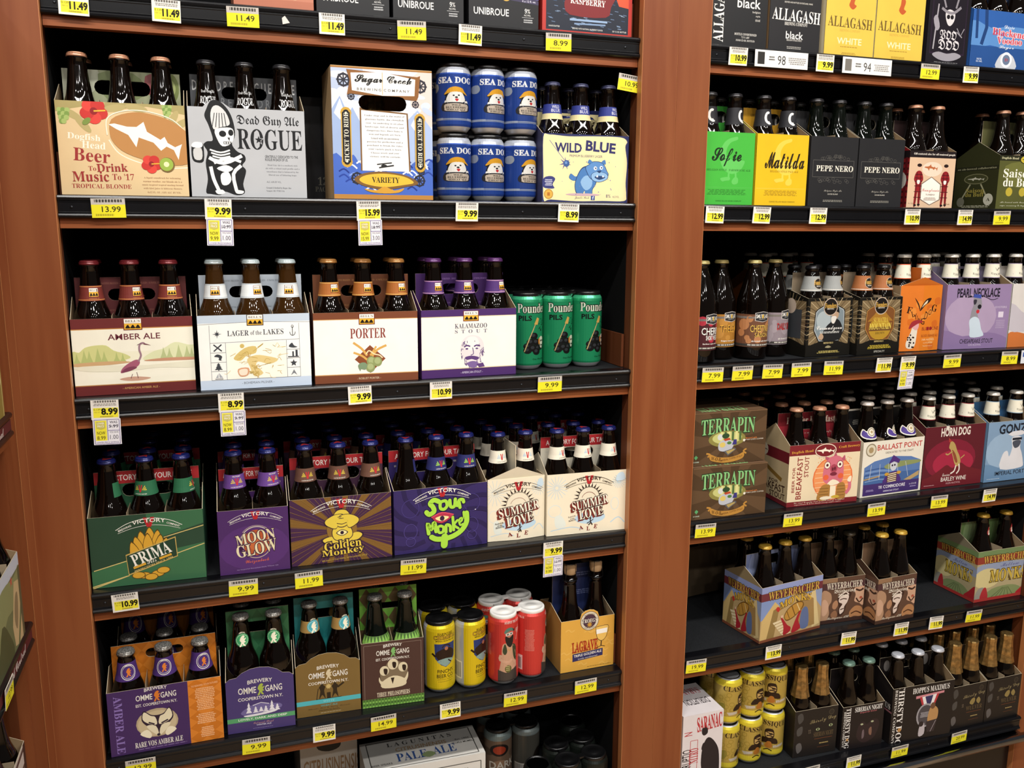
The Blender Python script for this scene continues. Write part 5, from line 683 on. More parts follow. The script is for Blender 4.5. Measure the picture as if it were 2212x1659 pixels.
def lagunitas_end(a):
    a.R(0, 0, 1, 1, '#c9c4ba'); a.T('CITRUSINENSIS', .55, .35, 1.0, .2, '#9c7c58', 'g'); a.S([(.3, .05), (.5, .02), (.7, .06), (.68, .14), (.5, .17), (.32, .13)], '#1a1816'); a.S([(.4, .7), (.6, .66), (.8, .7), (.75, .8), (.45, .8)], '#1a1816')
def leftolive(a): a.R(0, 0, 1, 1, '#8d7c3c'); a.S([(.5, .1), (.9, .05), (1, .4), (.7, .5)], '#b39a64'); a.E(.8, .55, .12, .1, '#c98a3c'); a.E(.9, .62, .06, .06, '#e0d8b8'); a.R(.96, .0, .98, 1, '#c9b878')
def leftgreen(a):
    a.R(0, 0, 1, 1, '#6c7450'); a.R(0, 0, 1, .16, '#c3cad8'); a.S([(0, .3), (.4, .14), (.8, .2), (1, .16), (1, .6), (.5, .5), (0, .8)], '#8a8f62'); a.S([(.1, .9), (.3, .5), (.5, .7), (.6, 1), (.1, 1)], '#4c5436'); a.P([(.62, .7), (.78, .25), (.93, .3), (.92, .6), (.75, .98), (.66, .95)], '#c9b084'); a.S([(.7, .65), (.78, .42), (.86, .42), (.84, .62), (.76, .8)], '#8d7c5c'); a.P([(.8, .98), (.93, .72), (.93, 1)], '#c9b084'); a.R(.93, .16, 1, 1, '#5c5a40'); a.Z(.7, .2, .05, .02, 5, '#c05a4c')
def leftwhite(a): a.R(0, 0, 1, 1, '#d6cdc6'); [a.L([(.1, .1+.2*i), (.95, .05+.2*i)], .04, '#5c4a44') for i in range(5)]; a.R(.93, 0, 1, 1, '#3a2a24')
# ---------------------------------------------------------------- the setting
ZT = {1: 1.9186, 2: 1.601, 3: 1.2605, 4: .9065, 5: .580, 6: .245}
XL0, XL1, XR0, XR1 = -.235, .817, .970, 2.022
BACK = .46
def boxmesh(name, m, *b):
    q = MB(); q.box(*b); return q.mesh(name, m)
FLOORM = mat('vinyl_floor_tile', '#a98a68', rough=.35, spec=.4, noise=(14, .08))
struct('floor', boxmesh('floor', FLOORM, -3, 5, -5, 1, -.02, 0))
struct('wall_back', boxmesh('wall_back', BACKM, XL0-.6, XR1+.6, BACK, BACK+.02, 0, 2.5))
struct('wall_left', boxmesh('wall_left', BACKM, -.84, -.82, -2.2, BACK, 0, 2.5))

def upright(x0, x1, seam, label, y0=-.015):
    o = ob('shelf_upright', None, loc=((x0+x1)/2, 0, 0)); tag(o, label, 'upright', 'wooden uprights of the shelving'); c = (x0+x1)/2
    def part(n, m, *b):
        q = MB(); q.box(b[0]-c, b[1]-c, *b[2:]); return ob(n, q.mesh(n, m), o)
    part('face_board', WOOD, x0+.0012, seam-.0005, y0, y0+.018, 0, 2.5); part('face_board', WOOD, seam+.0005, x1-.0012, y0, y0+.018, 0, 2.5)
    part('edge_strip', EDGE, x0, x0+.0012, y0+.0004, y0+.018, 0, 2.5); part('edge_strip', EDGE, x1-.0012, x1, y0+.0004, y0+.018, 0, 2.5)
    part('seam_strip', EDGE, seam-.0005, seam+.0005, y0+.0008, y0+.017, 0, 2.5)
    [part('side_panel', m, a, b, c, e, 0, 2.5) for a, b in ((x0+.002, x0+.02), (x1-.02, x1-.002)) for m, c, e in ((WOODD, y0+.018, .035), (BACKM, .035, BACK))]  # sides go dark brown, then black: the bay's shadow is put into the colour
    return o
upright(XL1, XR0, .895, 'cherry wood upright with a centre seam between the two bays')
upright(-.325, XL0, -.312, 'cherry wood upright at the left corner beside the heron carton')
upright(XR1, XR1+.153, XR1+.078, 'cherry wood upright at the lower right edge, beside gold foil bottles')
# upright of the side run that meets the corner
def side_upright():
    o = ob('shelf_upright', None, loc=(-.325, -.06, 0)); tag(o, 'dark shaded cherry upright at the far left corner, facing sideways', 'upright', 'wooden uprights of the shelving')
    for n, b in (('face_board', (-.018, 0, -.05, .044, 0, 2.5)), ('side_panel', (-.47, -.018, -.05, -.032, 0, 2.5))):
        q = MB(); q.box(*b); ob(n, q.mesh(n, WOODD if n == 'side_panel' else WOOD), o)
    return o
side_upright()

RAIL = [(.02, 0), (-.0025, 0), (-.0055, -.0015), (-.0068, -.0045), (-.006, -.008), (-.0028, -.0098), (-.0028, -.0115), (-.0036, -.0122), (-.0028, -.013), (-.0024, -.0275), (-.004, -.0283), (-.0028, -.0292), (-.0055, -.031), (-.0068, -.0335), (-.0062, -.0365), (-.003, -.0385), (.02, -.0385)]
def shelf(x0, x1, z, label, screws, turn=None, front=0., depth=None, ends=(0, 0), wood=True, bdepth=None):
    L = x1-x0; d = bdepth or (BACK-front-.004)
    o = ob('shelf', None, loc=(x0, front, z)); tag(o, label, 'shelf', 'black shelves with wooden edges')
    if turn is not None: o.location = turn; o.rotation_euler = (0, 0, PI/2)
    q = MB(); q.prism([(y, zz) for y, zz in RAIL], lambda u, v, t: (t, u, v), .001, L-.001); ob('price_rail', q.mesh('price_rail', BLACK), o)
    q = MB(); q.box(.001, L-.001, .0205, d, -.03, -.0008); ob('board', q.mesh('board', LINER), o)
    if wood:
        q = MB(); q.box(.001, L-.001, .003, .021, -.0545, -.0388); ob('wood_edge', q.mesh('wood_edge', WOODH), o)
        q = MB(); q.box(.001, L-.001, .022, d, -.034, -.0305); ob('underside', q.mesh('underside', BACKM), o)
    if screws:
        s = MB(); s.lathe([(.0024, 0), (.0024, .0008), (.0012, .0016), (.0004, .0016)], 10); sm = s.mesh('screw', STEEL)
        for k in screws:
            c = ob('screw', sm, o, (k*L, -.0024, -.02)); c.rotation_euler = (PI/2, 0, 0)
    if ends:
        for k, (a, b) in enumerate(((.0008, .0063), (L-.0063, L-.0008))):
            if not ends[k]: continue
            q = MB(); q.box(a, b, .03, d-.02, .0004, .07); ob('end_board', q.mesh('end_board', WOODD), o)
    return o
names = ['top', 'second', 'third', 'fourth', 'fifth']
hints = {('L', 1): 'under the raspberry carton', ('L', 2): 'carrying the blue cans', ('L', 3): 'carrying the heron carton', ('L', 4): 'carrying the green hop carton', ('L', 5): 'carrying the red cans with white lids', ('R', 1): 'under the yellow cartons', ('R', 2): 'carrying the bright green carton', ('R', 3): 'carrying four large dark bottles', ('R', 4): 'carrying the brown boxes', ('R', 5): 'half empty, carrying barrel cartons'}
for side, x0, x1 in (('L', XL0, XL1), ('R', XR0, XR1)):
    for i in range(1, 6):
        shelf(x0, x1, ZT[i], '%s shelf of the %s bay %s' % (names[i-1], 'left' if side == 'L' else 'right', hints[(side, i)]), [.02, .28, .53, .77, .97], ends={('L', 1): (0, 1), ('L', 2): (1, 1), ('L', 3): (0, 1), ('L', 5): (0, 1)}.get((side, i), (0, 0)))
    shelf(x0, x1, ZT[6], 'bottom deck of the %s bay with black front rail' % ('left' if side == 'L' else 'right'), [.1, .4, .7], front=-.02, wood=False)
# kick plate and bumper rail below the decks
for nm, x0, x1 in (('left', XL0, XL1), ('right', XR0, XR1)):
    k = ob('kick_plate', None, loc=(x0, -.03, 0)); tag(k, 'black kick plate with chrome bumper rail under the %s deck' % nm, 'kick plate')
    q = MB(); q.box(0.001, x1-x0-.001, .03, .06, 0, .204); ob('plate', q.mesh('plate', BLACK), k)
    q = MB(); q.tube((0, -.014, .197), (x1-x0, -.014, .197), .012, 20); q.box(0, x1-x0, -.014, .03, .19, .2); ob('bumper_rail', q.mesh('bumper_rail', CHROME), k)
# side run on the left
SX = -.319
for i in (1, 2, 3, 4, 5):
    s = shelf(0, 1.3, ZT[i], '%s shelf of the side run at the left edge, seen end on' % names[i-1], [], turn=(SX, -.088-1.3, ZT[i]), ends=(0, 0), bdepth=.48)
    a = Art(1.3, .0175)
    a.R(0, 0, 1, 1, '#5c2326')
    for u in (.93, .62): a.T('IPA Central', u-.02, .55, .1, .8, '#e9e2dc', 'c')
    m = a.mesh('rail_strip', lambda x, y, l: (x, -.0032-l, -.0285+y*.95), PAPER); ob('rail_strip', m, s)

# ---------------------------------------------------------------- bottles
def crown(r=.0156, h=.0075):
    q = MB(); q.lathe([(r*1.03, 0), (r, .002), (r*.98, h*.6)], 42, flute=.022); q.lathe([(r*.98, h*.55), (r*.93, h*.85), (r*.75, h), (0, h*1.02)], 42); return q
PROF = {
 'slim': [(.0265, 0), (.0285, .003), (.0285, .112), (.0275, .124), (.0245, .139), (.0205, .155), (.0172, .17), (.0152, .187), (.0138, .204), (.0132, .2125), (.0142, .2132), (.0142, .2165), (.013, .2175), (.013, .221)],
 'long': [(.0285, 0), (.0305, .003), (.0305, .126), (.0301, .131), (.029, .1365), (.0273, .142), (.0251, .148), (.0228, .154), (.0207, .161), (.019, .17), (.0175, .181), (.0162, .193), (.0148, .207), (.0138, .2185), (.015, .2192), (.015, .2225), (.0135, .2235), (.0135, .227)],
 'stub': [(.0285, 0), (.0305, .003), (.0305, .114), (.029, .126), (.0245, .145), (.0205, .162), (.0175, .178), (.0155, .19), (.0135, .1945), (.015, .196), (.015, .199), (.0135, .2), (.0135, .2035)],
 'bomber': [(.033, 0), (.0355, .004), (.0355, .122), (.034, .134), (.027, .158), (.0195, .183), (.0142, .2), (.013, .2085), (.0145, .2095), (.0145, .2125), (.013, .2135), (.013, .2185)],
 'squat': [(.0285, 0), (.0305, .003), (.0305, .1), (.0295, .11), (.0262, .124), (.0218, .137), (.0185, .148), (.0162, .162), (.0147, .176), (.014, .1815), (.015, .1822), (.015, .1855), (.0135, .1865), (.0135, .19)],
 'corked': [(.0295, 0), (.031, .003), (.031, .1), (.03, .108), (.0265, .12), (.0205, .134), (.017, .15), (.0152, .172), (.0142, .19), (.0138, .196), (.0155, .197), (.0155, .205), (.0135, .206), (.0135, .216)],
 'tall': [(.0295, 0), (.031, .003), (.031, .118), (.03, .128), (.0265, .142), (.0205, .158), (.017, .178), (.0152, .205), (.0142, .228), (.0138, .2375), (.0155, .2385), (.0155, .243), (.0135, .244), (.0135, .248)],
}
def rad(prof, z):
    for (r0, z0), (r1, z1) in zip(prof, prof[1:]):
        if z0 <= z <= z1 and z1 > z0: return r0+(r1-r0)*(z-z0)/(z1-z0)
    return prof[-1][0]
def wrapmesh(name, fn, prof, z0, z1, deg, material, n=None, lift=.0003):
    """artwork wrapped round a lathe profile, centred on the -y side"""
    rm = rad(prof, (z0+z1)/2); W = rm*math.radians(deg); H = z1-z0; a = Art(W, H); fn(a)
    n = n or max(8, int(deg/11))
    def f(x, y, l):
        z = z0+y; t = (x/W-.5)*math.radians(deg); r = rad(prof, z)+lift+l
        return (r*math.sin(t), -r*math.cos(t), z)
    return a.mesh(name, f, material, grid=[W*i/n for i in range(1, n)], gridy=[zz-z0 for rr, zz in prof if z0 < zz < z1])
def n_bells(c, ln='#d8a04a'):
    def f(a): a.R(0, 0, 1, 1, c); a.R(0, .03, 1, .08, ln); a.R(0, .9, 1, .95, ln); bells(a, .5, .45, .2, .62); a.T('COMSTOCK, MI', .5, .84, .19, .07, ln, 's')
    return f
def n_vic(c, line='#f0ece2', v='#c02a30', ray='#e3c94a'):
    def f(a):
        a.R(0, 0, 1, 1, c)
        for d in (-1, 1):
            for k in range(3): a.P([(.5+d*.03, .6), (.5+d*(.1+.015*k), .28+.13*k), (.5+d*(.105+.015*k), .36+.13*k)], ray)
        a.P([(.455, .25), (.482, .25), (.5, .6), (.518, .25), (.545, .25), (.515, .75), (.485, .75)], v); a.T('A VICTORY FOR YOUR TASTE', .5, .88, .26, .08, line, 'g')
    return f
def n_vicp(a):
    n_vic('#6a4590')(a); a.T('VICTORY', .5, .12, .2, .1, '#f0ece2', 'g')
def n_rare(a): a.R(0, 0, 1, 1, '#4a2f72'); a.RG(.5, .5, .14, .42, .012, '#ece8dd', 24); a.RG(.5, .5, .115, .34, .006, '#ece8dd', 24); lion(a, .5, .52, .45, '#d97a2c'); a.T('OMMEGANG', .5, .2, .15, .08, '#ece8dd', 'g', 0, .06)
def n_disc(c, c2):
    def f(a): a.Z(.5, .5, .15, .135, 22, c); a.RG(.5, .5, .118, .118*a.W/a.H, .007, c2, 24); lion(a, .5, .54, .5, '#f0ecd2'); a.T('OMMEGANG', .5, .2, .14, .07, '#f0ecd2', 'g', 0, .05)
    return f
def n_wit(a): a.R(0, .25, 1, .8, '#a8864c'); n_disc('#4aa8b4', '#bfe0e0')(a)
def n_fly(e):
    def f(a): a.R(0, 0, 1, 1, e); a.R(0, .05, 1, .95, '#e9e4d0'); wings(a, .5, .45, .2, '#33302c', '#a8a090'); a.T('FLYING DOG', .5, .68, .24, .14, '#33302c', 's', 0, -.08)
    return f
def n_ball(a): a.S([(.3, .35), (.42, .5), (.58, .5), (.7, .35), (.72, .72), (.6, .9), (.4, .9), (.28, .72)], '#e6e0d4'); a.S([(.32, .42), (.42, .56), (.58, .56), (.68, .42), (.7, .68), (.6, .84), (.4, .84), (.3, .68)], '#4d3a86'); a.C(.5, .5, .1, '#ece6d8'); a.C(.5, .5, .085, '#8d826a'); a.C(.5, .5, .065, '#e0d8c4'); a.C(.5, .5, .03, '#a8926a', 8)
def n_wild(a): a.R(0, 0, 1, .62, '#2f3a86'); a.R(0, .62, 1, 1, '#dccf9c'); a.T('WILD', .5, .18, .14, .2, '#e0e0ec', ''); a.T('BLUE', .5, .42, .16, .2, '#e0e0ec', '')
def n_rogue(a): a.T('Dead Guy Ale', .5, .25, .24, .18, '#c9c9c9', 'k'); a.T('ROGUE', .5, .65, .26, .36, '#d8d8d8', 's')
def n_goose(a): a.R(0, 0, 1, 1, '#26262a'); a.RG(.47, .5, .06, .3, .05, '#e6e4de', 16, 60, 300); a.E(.49, .85, .04, .06, '#e6e4de')
def n_found(c):
    def f(a): a.R(0, 0, 1, 1, c); a.R(0, .9, 1, .94, '#ded8cc'); a.C(.54, .5, .12, '#b5a898'); a.C(.54, .5, .11, '#1b1614'); a.T('Founders', .54, .42, .22, .32, '#e0b052', 's'); a.T('BREWING', .54, .66, .12, .09, '#d8d0c4', 'g')
    return f
def n_three(a): a.R(0, 0, 1, 1, '#4a6a34'); [a.P([(.1*i, .5), (.1*i+.05, 0), (.1*i+.1, .5), (.1*i+.05, 1)], '#8cc05a') for i in range(10)]
def n_monk(a): a.C(.5, .5, .09, '#8d2c2c'); a.C(.5, .45, .05, '#d6b8a4'); a.P([(.44, .3), (.5, .05), (.56, .3)], '#a33'); a.E(.5, .62, .05, .08, '#efe6dc')
def big_label(c1, c2, t1, t2, tc, sub):
    def f(a):
        a.R(0, .08, 1, 1, c1); random.seed(len(t1)); [a.C(random.uniform(.2, .8), random.uniform(.2, .85), random.uniform(.03, .07), c2, 12) for i in range(10)]
        a.R(0, .14, 1, .2, '#77706a'); a.P([(.4, .04), (.5, 0), (.6, .04), (.6, .26), (.5, .3), (.4, .26)], '#c9c2bc'); a.P([(.408, .05), (.5, .015), (.592, .05), (.592, .25), (.5, .285), (.408, .25)], '#2a2c30'); a.T('SMUTTLABS', .5, .135, .175, .11, '#e9e5dc', 'g'); a.P([(.49, .09), (.51, .09), (.508, .19), (.492, .19)], '#e0b53c'); a.T('BEER BREWED BOLDLY', .5, .215, .1, .022, '#c9c5bc', 'g')
        a.T(t1, .5, .48, .3, .2, '#231a16', 'g+.05'); a.T(t1, .5, .48, .3, .2, tc, 'g')
        if t2: a.T(t2, .5, .66, .19, .13, '#231a16', 'g+.05'); a.T(t2, .5, .66, .19, .13, tc, 'g')
        a.T(sub, .5, .83, .26, .05, '#ece6dc', 'g'); a.R(0, .91, 1, .98, '#3a3632'); a.F(.3, .925, .7, .965, 1, '#c9c3b8', .2)
    return f
BP = {}
def bottle_set(kind, glass, cap, lab=None):
    key = (kind, glass.name, cap, lab)
    if key in BP: return BP[key]
    prof = PROF[kind]; q = MB(); q.lathe(prof, 28); d = {'body': q.mesh('beer_bottle', glass), 'ch': []}
    top = prof[-1][1]
    if cap == 'foil':
        f = MB(); random.seed(31); z0 = .15
        pr = [(rad(prof, z)+.0016+random.uniform(0, .0012), z) for z in [z0+(top-z0)*i/7 for i in range(8)]]; f.lathe(pr+[(.016, top+.004), (.0145, top+.0075), (0, top+.008)], 20, flute=.035, smooth=False); d['ch'].append(('foil_wrap', f.mesh('foil_wrap', FOIL)))
    elif cap == 'cork':
        f = MB(); f.lathe([(.0125, top-.002), (.0132, top+.004), (.0142, top+.007), (.0142, top+.02), (.012, top+.0235), (0, top+.024)], 20); d['ch'].append(('cork', f.mesh('cork', CORK)))
        f = MB()
        for k in range(4): t = PI*k/2+.4; f.tube((.017*math.cos(t), .017*math.sin(t), top-.012), (.013*math.cos(t), .013*math.sin(t), top+.0255), .0006, 5)
        f.lathe([(.0128, top+.0242), (.0128, top+.026), (0, top+.0262)], 16); f.lathe([(.0172, top-.0125), (.0172, top-.0115)], 16); d['ch'].append(('wire_cage', f.mesh('wire_cage', STEEL)))
    else:
        c = crown(); me = c.mesh('crown_cap', capmat(cap)); d['ch'].append(('crown_cap', me)); d['capz'] = top-.0048
        if cap == '#1e2566':
            f = MB(); f.prism([(-.008, -.004), (0, .0005), (.008, -.004), (.002, .009), (-.002, .009)], lambda u, v, t: (u, v, t), top+.0026, top+.0031); d['ch'].append(('cap_emblem', f.mesh('cap_emblem', capmat('#c0352c'))))
    if lab: d['ch'].append(('neck_label' if lab[1] > .12 else 'body_label', wrapmesh('bottle_label', LABS[lab[0]], prof, lab[1], lab[2], lab[3], PAPER)))
    BP[key] = d
    return d
LABS = {}
def bottle(d, loc, rz, label, group):
    o = ob('beer_bottle', d['body'], None, loc, rz); tag(o, label, 'bottle', group)
    for n, me in d['ch']:
        c = ob(n, me, o)
        if n == 'crown_cap': c.location = (0, 0, d['capz'])
    return o

# ---------------------------------------------------------------- cartons
KR = '#9c8262'
def stadium(cx, cz, w, h, n=6):
    r = h/2; o = []
    for i in range(n+1): t = -PI/2+PI*i/n; o.append((cx+w/2-r+r*math.cos(t), cz+r*math.sin(t)))
    for i in range(n+1): t = PI/2+PI*i/n; o.append((cx-w/2+r+r*math.cos(t), cz+r*math.sin(t)))
    return o
def cut_hole(me, hole):
    bm = bmesh.new(); bm.from_mesh(me); cxs = [p[0] for p in hole]; czs = [p[1] for p in hole]; x0, x1, z0, z1 = min(cxs), max(cxs), min(czs), max(czs)
    def near(f): q = [v.co for v in f.verts]; return min(c.x for c in q) < x1 and max(c.x for c in q) > x0 and min(c.z for c in q) < z1 and max(c.z for c in q) > z0
    n = len(hole)
    for i in range(n):
        p, e = hole[i], hole[(i+1) % n]; d = Vector((e[0]-p[0], 0, e[1]-p[1]))
        if d.length < 1e-6: continue
        fs = [f for f in bm.faces if near(f)]
        bmesh.ops.bisect_plane(bm, geom=list({v for f in fs for v in f.verts} | {v for f in fs for v in f.edges} | set(fs)), plane_co=(p[0], 0, p[1]), plane_no=Vector((d.z, 0, -d.x)).normalized(), dist=1e-7)
    def inside(c): return all((hole[(i+1) % n][0]-hole[i][0])*(c.z-hole[i][1])-(hole[(i+1) % n][1]-hole[i][1])*(c.x-hole[i][0]) > -1e-9 for i in range(n))
    bmesh.ops.delete(bm, geom=[f for f in bm.faces if inside(f.calc_center_median())], context='FACES'); bm.to_mesh(me); bm.free()
def carton(label, phrase, A, ang, w, d, hf, z, col, art=None, hcol=None, hh=.2, hart=None, sart=None, scol=None, cols=3, rows=2, hs=None, bset=None, capname='', top=None, hole=(.4, .021, .6), side_fold=0., bh=0., hw=.94, name='six_pack_carton', group='six-pack cartons', artw=None, brot=None, rear=True, inside=KR, bdesc='brown', ndiv=True, lips=True, rots=None):
    """A = front left bottom corner; local frame: x along the front, y to the back, z up"""
    a = math.radians(ang); o = ob(name, None, None, (A[0]+w/2*math.cos(a)-d/2*math.sin(a), A[1]+w/2*math.sin(a)+d/2*math.cos(a), z+.0006), a)
    tag(o, label, 'carton', group); T = .0009; hs = hs or hf+.034; x0 = -w/2; y0 = -d/2; scol = scol or col; hcol = hcol or col
    q = MB(); fr = [(x0, 0), (-x0, 0)] + ([(x0+u*w, hf+dz) for u, dz in reversed(top)] if top else [(-x0, hf), (x0, hf)])
    q.prism(fr, lambda u, v, t: (u, t, v), y0, y0+T, col, inside, '#d8c9ac'); ob('front_panel', q.mesh('front_panel', CARD), o).name = 'front_panel'
    fp = o.children[-1]
    q = MB(); q.box(x0+T, -x0-T, -y0-T, -y0, 0, hf, inside); q.box(x0+T, -x0-T, y0+T, -y0-T, 0, .0012, inside); ob('tray', q.mesh('tray', CARD), o)
    sp = None
    for sgn in (-1, 1):
        xa = sgn*w/2; pts = [(y0, 0), (0, 0), (-y0, 0), (-y0, hf), (.0, hs), (y0, hf)]; q = MB()
        q.prism(pts, lambda u, v, t: (xa-sgn*t+sgn*side_fold*(1-abs(u)/(d/2)), u, v), 0, T, scol, inside, '#d8c9ac')
        s = ob('side_panel', q.mesh('side_panel', CARD), o)
        if sgn < 0: sp = s
    q = MB(); hx = w/2*hw; st = stadium(0, hf+(hh-hf)*hole[2]-.004, w*hole[0], hole[1]) if hole else None
    q.prism([(-hx, .05), (hx, .05), (hx, hh), (-hx, hh)], lambda u, v, t: (u, t, v), -.0008, .0008, hcol, hcol, '#d8c9ac', hole=st); hp = ob('handle_panel', q.mesh('handle_panel', CARD), o)
    if ndiv:
        for k in range(1, cols):
            xd = x0+w*k/cols; q = MB(); q.box(xd-.0004, xd+.0004, y0+.002, -y0-.002, .002, hf+.004, '#a8957a'); ob('divider', q.mesh('divider', CARD), o)
    if art:
        H = hf+(max(dz for u, dz in top) if top else 0); aw = artw or w
        t = Art(aw, hf, w, H); art(t); ob('printed_front', t.mesh('printed_front', lambda x, y, l: (x0+x, y0-l, y), CARD), fp)
    if sart:
        t = Art(d, hf, d, hs); t.side = True
        sart(t)
        ob('printed_side', t.mesh('printed_side', lambda x, y, l: (x0-l-side_fold*(1-abs(d/2-x)/(d/2)), -y0-x, y), CARD, grid=[d/2] if side_fold else None), sp)
    if hart:
        t = Art(2*hx, hh-hf); hart(t); me = t.mesh('printed_handle', lambda x, y, l: (-hx+x, -.0008-l, hf+y), CARD); ob('printed_handle', me, hp)
        if st: cut_hole(me, st)
    if bset:
        pit = (w-.004)/cols; pd = (d-.004)/rows; pos = {2: ['left', 'right'], 3: ['left', 'middle', 'right']}[cols]; rn = {2: ['front', 'rear'], 3: ['front', 'centre', 'rear']}[rows]
        for j in range(rows):
            if j and not rear: break
            for i in range(cols):
                lx = x0+.002+pit*(i+.5); ly = y0+.002+pd*(j+.5)
                ca, sa = math.cos(a), math.sin(a); cx, cy = o.location.x, o.location.y
                rz = rots[i] if rots and j == 0 else (a if abs(ang) < 45 or ang == 90 and A[0] < 0 else 0)+random.uniform(-.35, .35)+(.25 if brot is None else brot)
                bottle(bset, (cx+lx*ca-ly*sa, cy+lx*sa+ly*ca, z+.002+bh), rz, '%s %s %s bottle, %s, in the %s' % (rn[j], pos[i], bdesc, capname, phrase), 'bottles in the '+phrase)
    return o
def closed_box(label, A, ang, w, d, h, z, col, art=None, tart=None, sart=None, name='beer_box', group='closed beer boxes', hole=None):
    a = math.radians(ang); o = ob(name, None, None, (A[0]+w/2*math.cos(a)-d/2*math.sin(a), A[1]+w/2*math.sin(a)+d/2*math.cos(a), z+.0006), a); tag(o, label, 'box', group); x0 = -w/2; y0 = -d/2; T = .001
    q = MB(); q.prism([(x0, 0), (-x0, 0), (-x0, h), (x0, h)], lambda u, v, t: (u, t, v), y0, y0+T, col, '#2a221c', '#b9a684', hole=hole); fp = ob('front_panel', q.mesh('front_panel', CARD), o)
    q = MB(); q.box(x0, x0+T, y0+T, -y0, 0, h, col); q.box(-x0-T, -x0, y0+T, -y0, 0, h, col); q.box(x0+T, -x0-T, -y0-T, -y0, 0, h, col); q.box(x0+T, -x0-T, y0+T, -y0-T, 0, T, col); ob('body', q.mesh('body', CARD), o)
    q = MB(); q.box(x0, -x0, y0, -y0, h, h+T, col); tp = ob('lid', q.mesh('lid', CARD), o)
    if art:
        t = Art(w, h); art(t); me = t.mesh('printed_front', lambda x, y, l: (x0+x, y0-l, y), CARD)
        if hole:
            cut_hole(me, hole)
        ob('printed_front', me, fp)
    if tart: t = Art(w, d); tart(t); ob('printed_lid', t.mesh('printed_lid', lambda x, y, l: (x0+x, y0+y, h+T+l), CARD), tp)
    if sart: t = Art(d, h); sart(t); ob('printed_side', t.mesh('printed_side', lambda x, y, l: (x0-l, -y0-x, y), CARD), o)
    return o

# ---------------------------------------------------------------- cans
def canprof(h): return [(.0245, 0), (.0265, .003), (.0318, .009), (.033, .013), (.033, h-.017), (.0318, h-.011), (.0272, h-.003), (.0272, h)]
CP = {}
def can_set(key, fn, h, lid=ALU, base='#b9bbbd', botcol=None):
    if key in CP: return CP[key]
    pr = canprof(h); q = MB(); q.lathe(pr[:-1], 30, cols=[base]*8); d = {'h': h}
    d['body'] = q.mesh('beer_can', CANP); z0, z1 = .0095, h-.0055
    d['label'] = wrapmesh('printed_wrap', fn, pr, z0, z1, 359, CANP, 40, .00015)
    q = MB(); q.lathe([(.0272, h-.003), (.0276, h-.0008), (.0268, h), (.0255, h-.001), (.024, h-.006), (0, h-.0062)], 30); d['rim'] = q.mesh('can_end', lid)
    q = MB(); q.box(-.006, .006, -.014, .006, h-.0058, h-.0045); q.lathe([(.004, h-.0058), (.004, h-.004), (0, h-.004)], 8); d['tab'] = q.mesh('pull_tab', lid)
    CP[key] = d
    return d
def can(d, x, y, z, rz, label, group, tab=False):
    o = ob('beer_can', d['body'], None, (x, y, z+.0006), rz); tag(o, label, 'can', group); ob('printed_wrap', d['label'], o); r = ob('can_end', d['rim'], o)
    if tab: ob('pull_tab', d['tab'], r)
    return o
def carrier(pts, z, m, label, group=None, name='can_carrier', slots=True):
    """snap-on plastic lid carrier over a set of cans"""
    cx = sum(p[0] for p in pts)/len(pts); cy = sum(p[1] for p in pts)/len(pts); o = ob(name, None, None, (cx, cy, z)); tag(o, label, 'can carrier', group)
    q = MB(); q.lathe([(.0288, -.006), (.0292, -.0055), (.0292, .0005), (.028, .0022), (.0255, .0024), (.0245, .0012), (.012, .0012), (.0115, .0018), (0, .0018)], 26); lm = q.mesh('lid_ring', m)
    for i, p in enumerate(pts): c = ob('lid_ring', lm, o, (p[0]-cx, p[1]-cy, 0), .4)
    done = set()
    for i, p in enumerate(pts):
        for j, s in enumerate(pts):
            if i < j:
                dd = math.hypot(p[0]-s[0], p[1]-s[1])
                if dd < .075:
                    ux, uy = (s[0]-p[0])/dd, (s[1]-p[1])/dd; q = MB(); mx, my = (p[0]+s[0])/2-cx, (p[1]+s[1])/2-cy
                    q.box(-.0062, .0062, -.007, .007, -.003, .0012); c = ob('web', q.mesh('web', m), o, (mx, my, 0), math.atan2(uy, ux))
    return o
# ---------------------------------------------------------------- bottle kinds
LABS.update(am=n_bells('#7a332c', '#d08a4a'), la=n_bells('#e4e8e8', '#b9c4cc'), po=n_bells('#a8642c', '#e0b060'), ka=n_bells('#4f2f70', '#d0a0c0'),
    vg=n_vic('#2c6a48'), vp=n_vicp, vm=n_vic('#6b4a3c'), vs=n_vic('#2c2f68', ray='#a8dc4a'), vw=n_vic('#ece4d0', '#3a2a2a', '#c02a30', '#a8c8e0'),
    ra=n_rare, lo=n_disc('#3f9c64', '#d8ecc8'), wi=n_wit, fo=n_fly('#d9542a'), fp=n_fly('#a89ab0'), fr=n_fly('#8d2a34'), fb=n_fly('#8fa8bc'), ba=n_ball, wb=n_wild, ro=n_rogue, go=n_goose,
    fg=n_found('#9a9c9a'), fn=n_found('#a8683c'), th=n_three, mk=n_monk,
    s1=big_label('#4a1c22', '#b03040', 'CHERRY', 'SHORT WEISSE', '#f0ece6', 'Berliner-style wheat ale'), s2=big_label('#a8742c', '#b9843a', 'THELEMA', None, '#d9a03c', 'Belgian-style golden ale'), s3=big_label('#6c4630', '#b57c50', 'CHESTNUT', 'SAISON', '#d8b054', 'ale brewed with chestnuts'), s4=big_label('#8d8086', '#9c9096', 'DAILY BREAD', None, '#b8383c', 'ale brewed with bread'))
def B(kind, cap, lab=None, z0=.161, z1=.187, deg=250, glass=None): return bottle_set(kind, glass or GLASS, cap, (lab, z0, z1, deg) if lab else None)
six = dict(w=.1945, d=.128); four = dict(w=.127, d=.127, cols=2, name='four_pack_carton', group='four-pack cartons')
Z1, Z2, Z3, Z4, Z5, Z6 = (ZT[i] for i in range(1, 7))
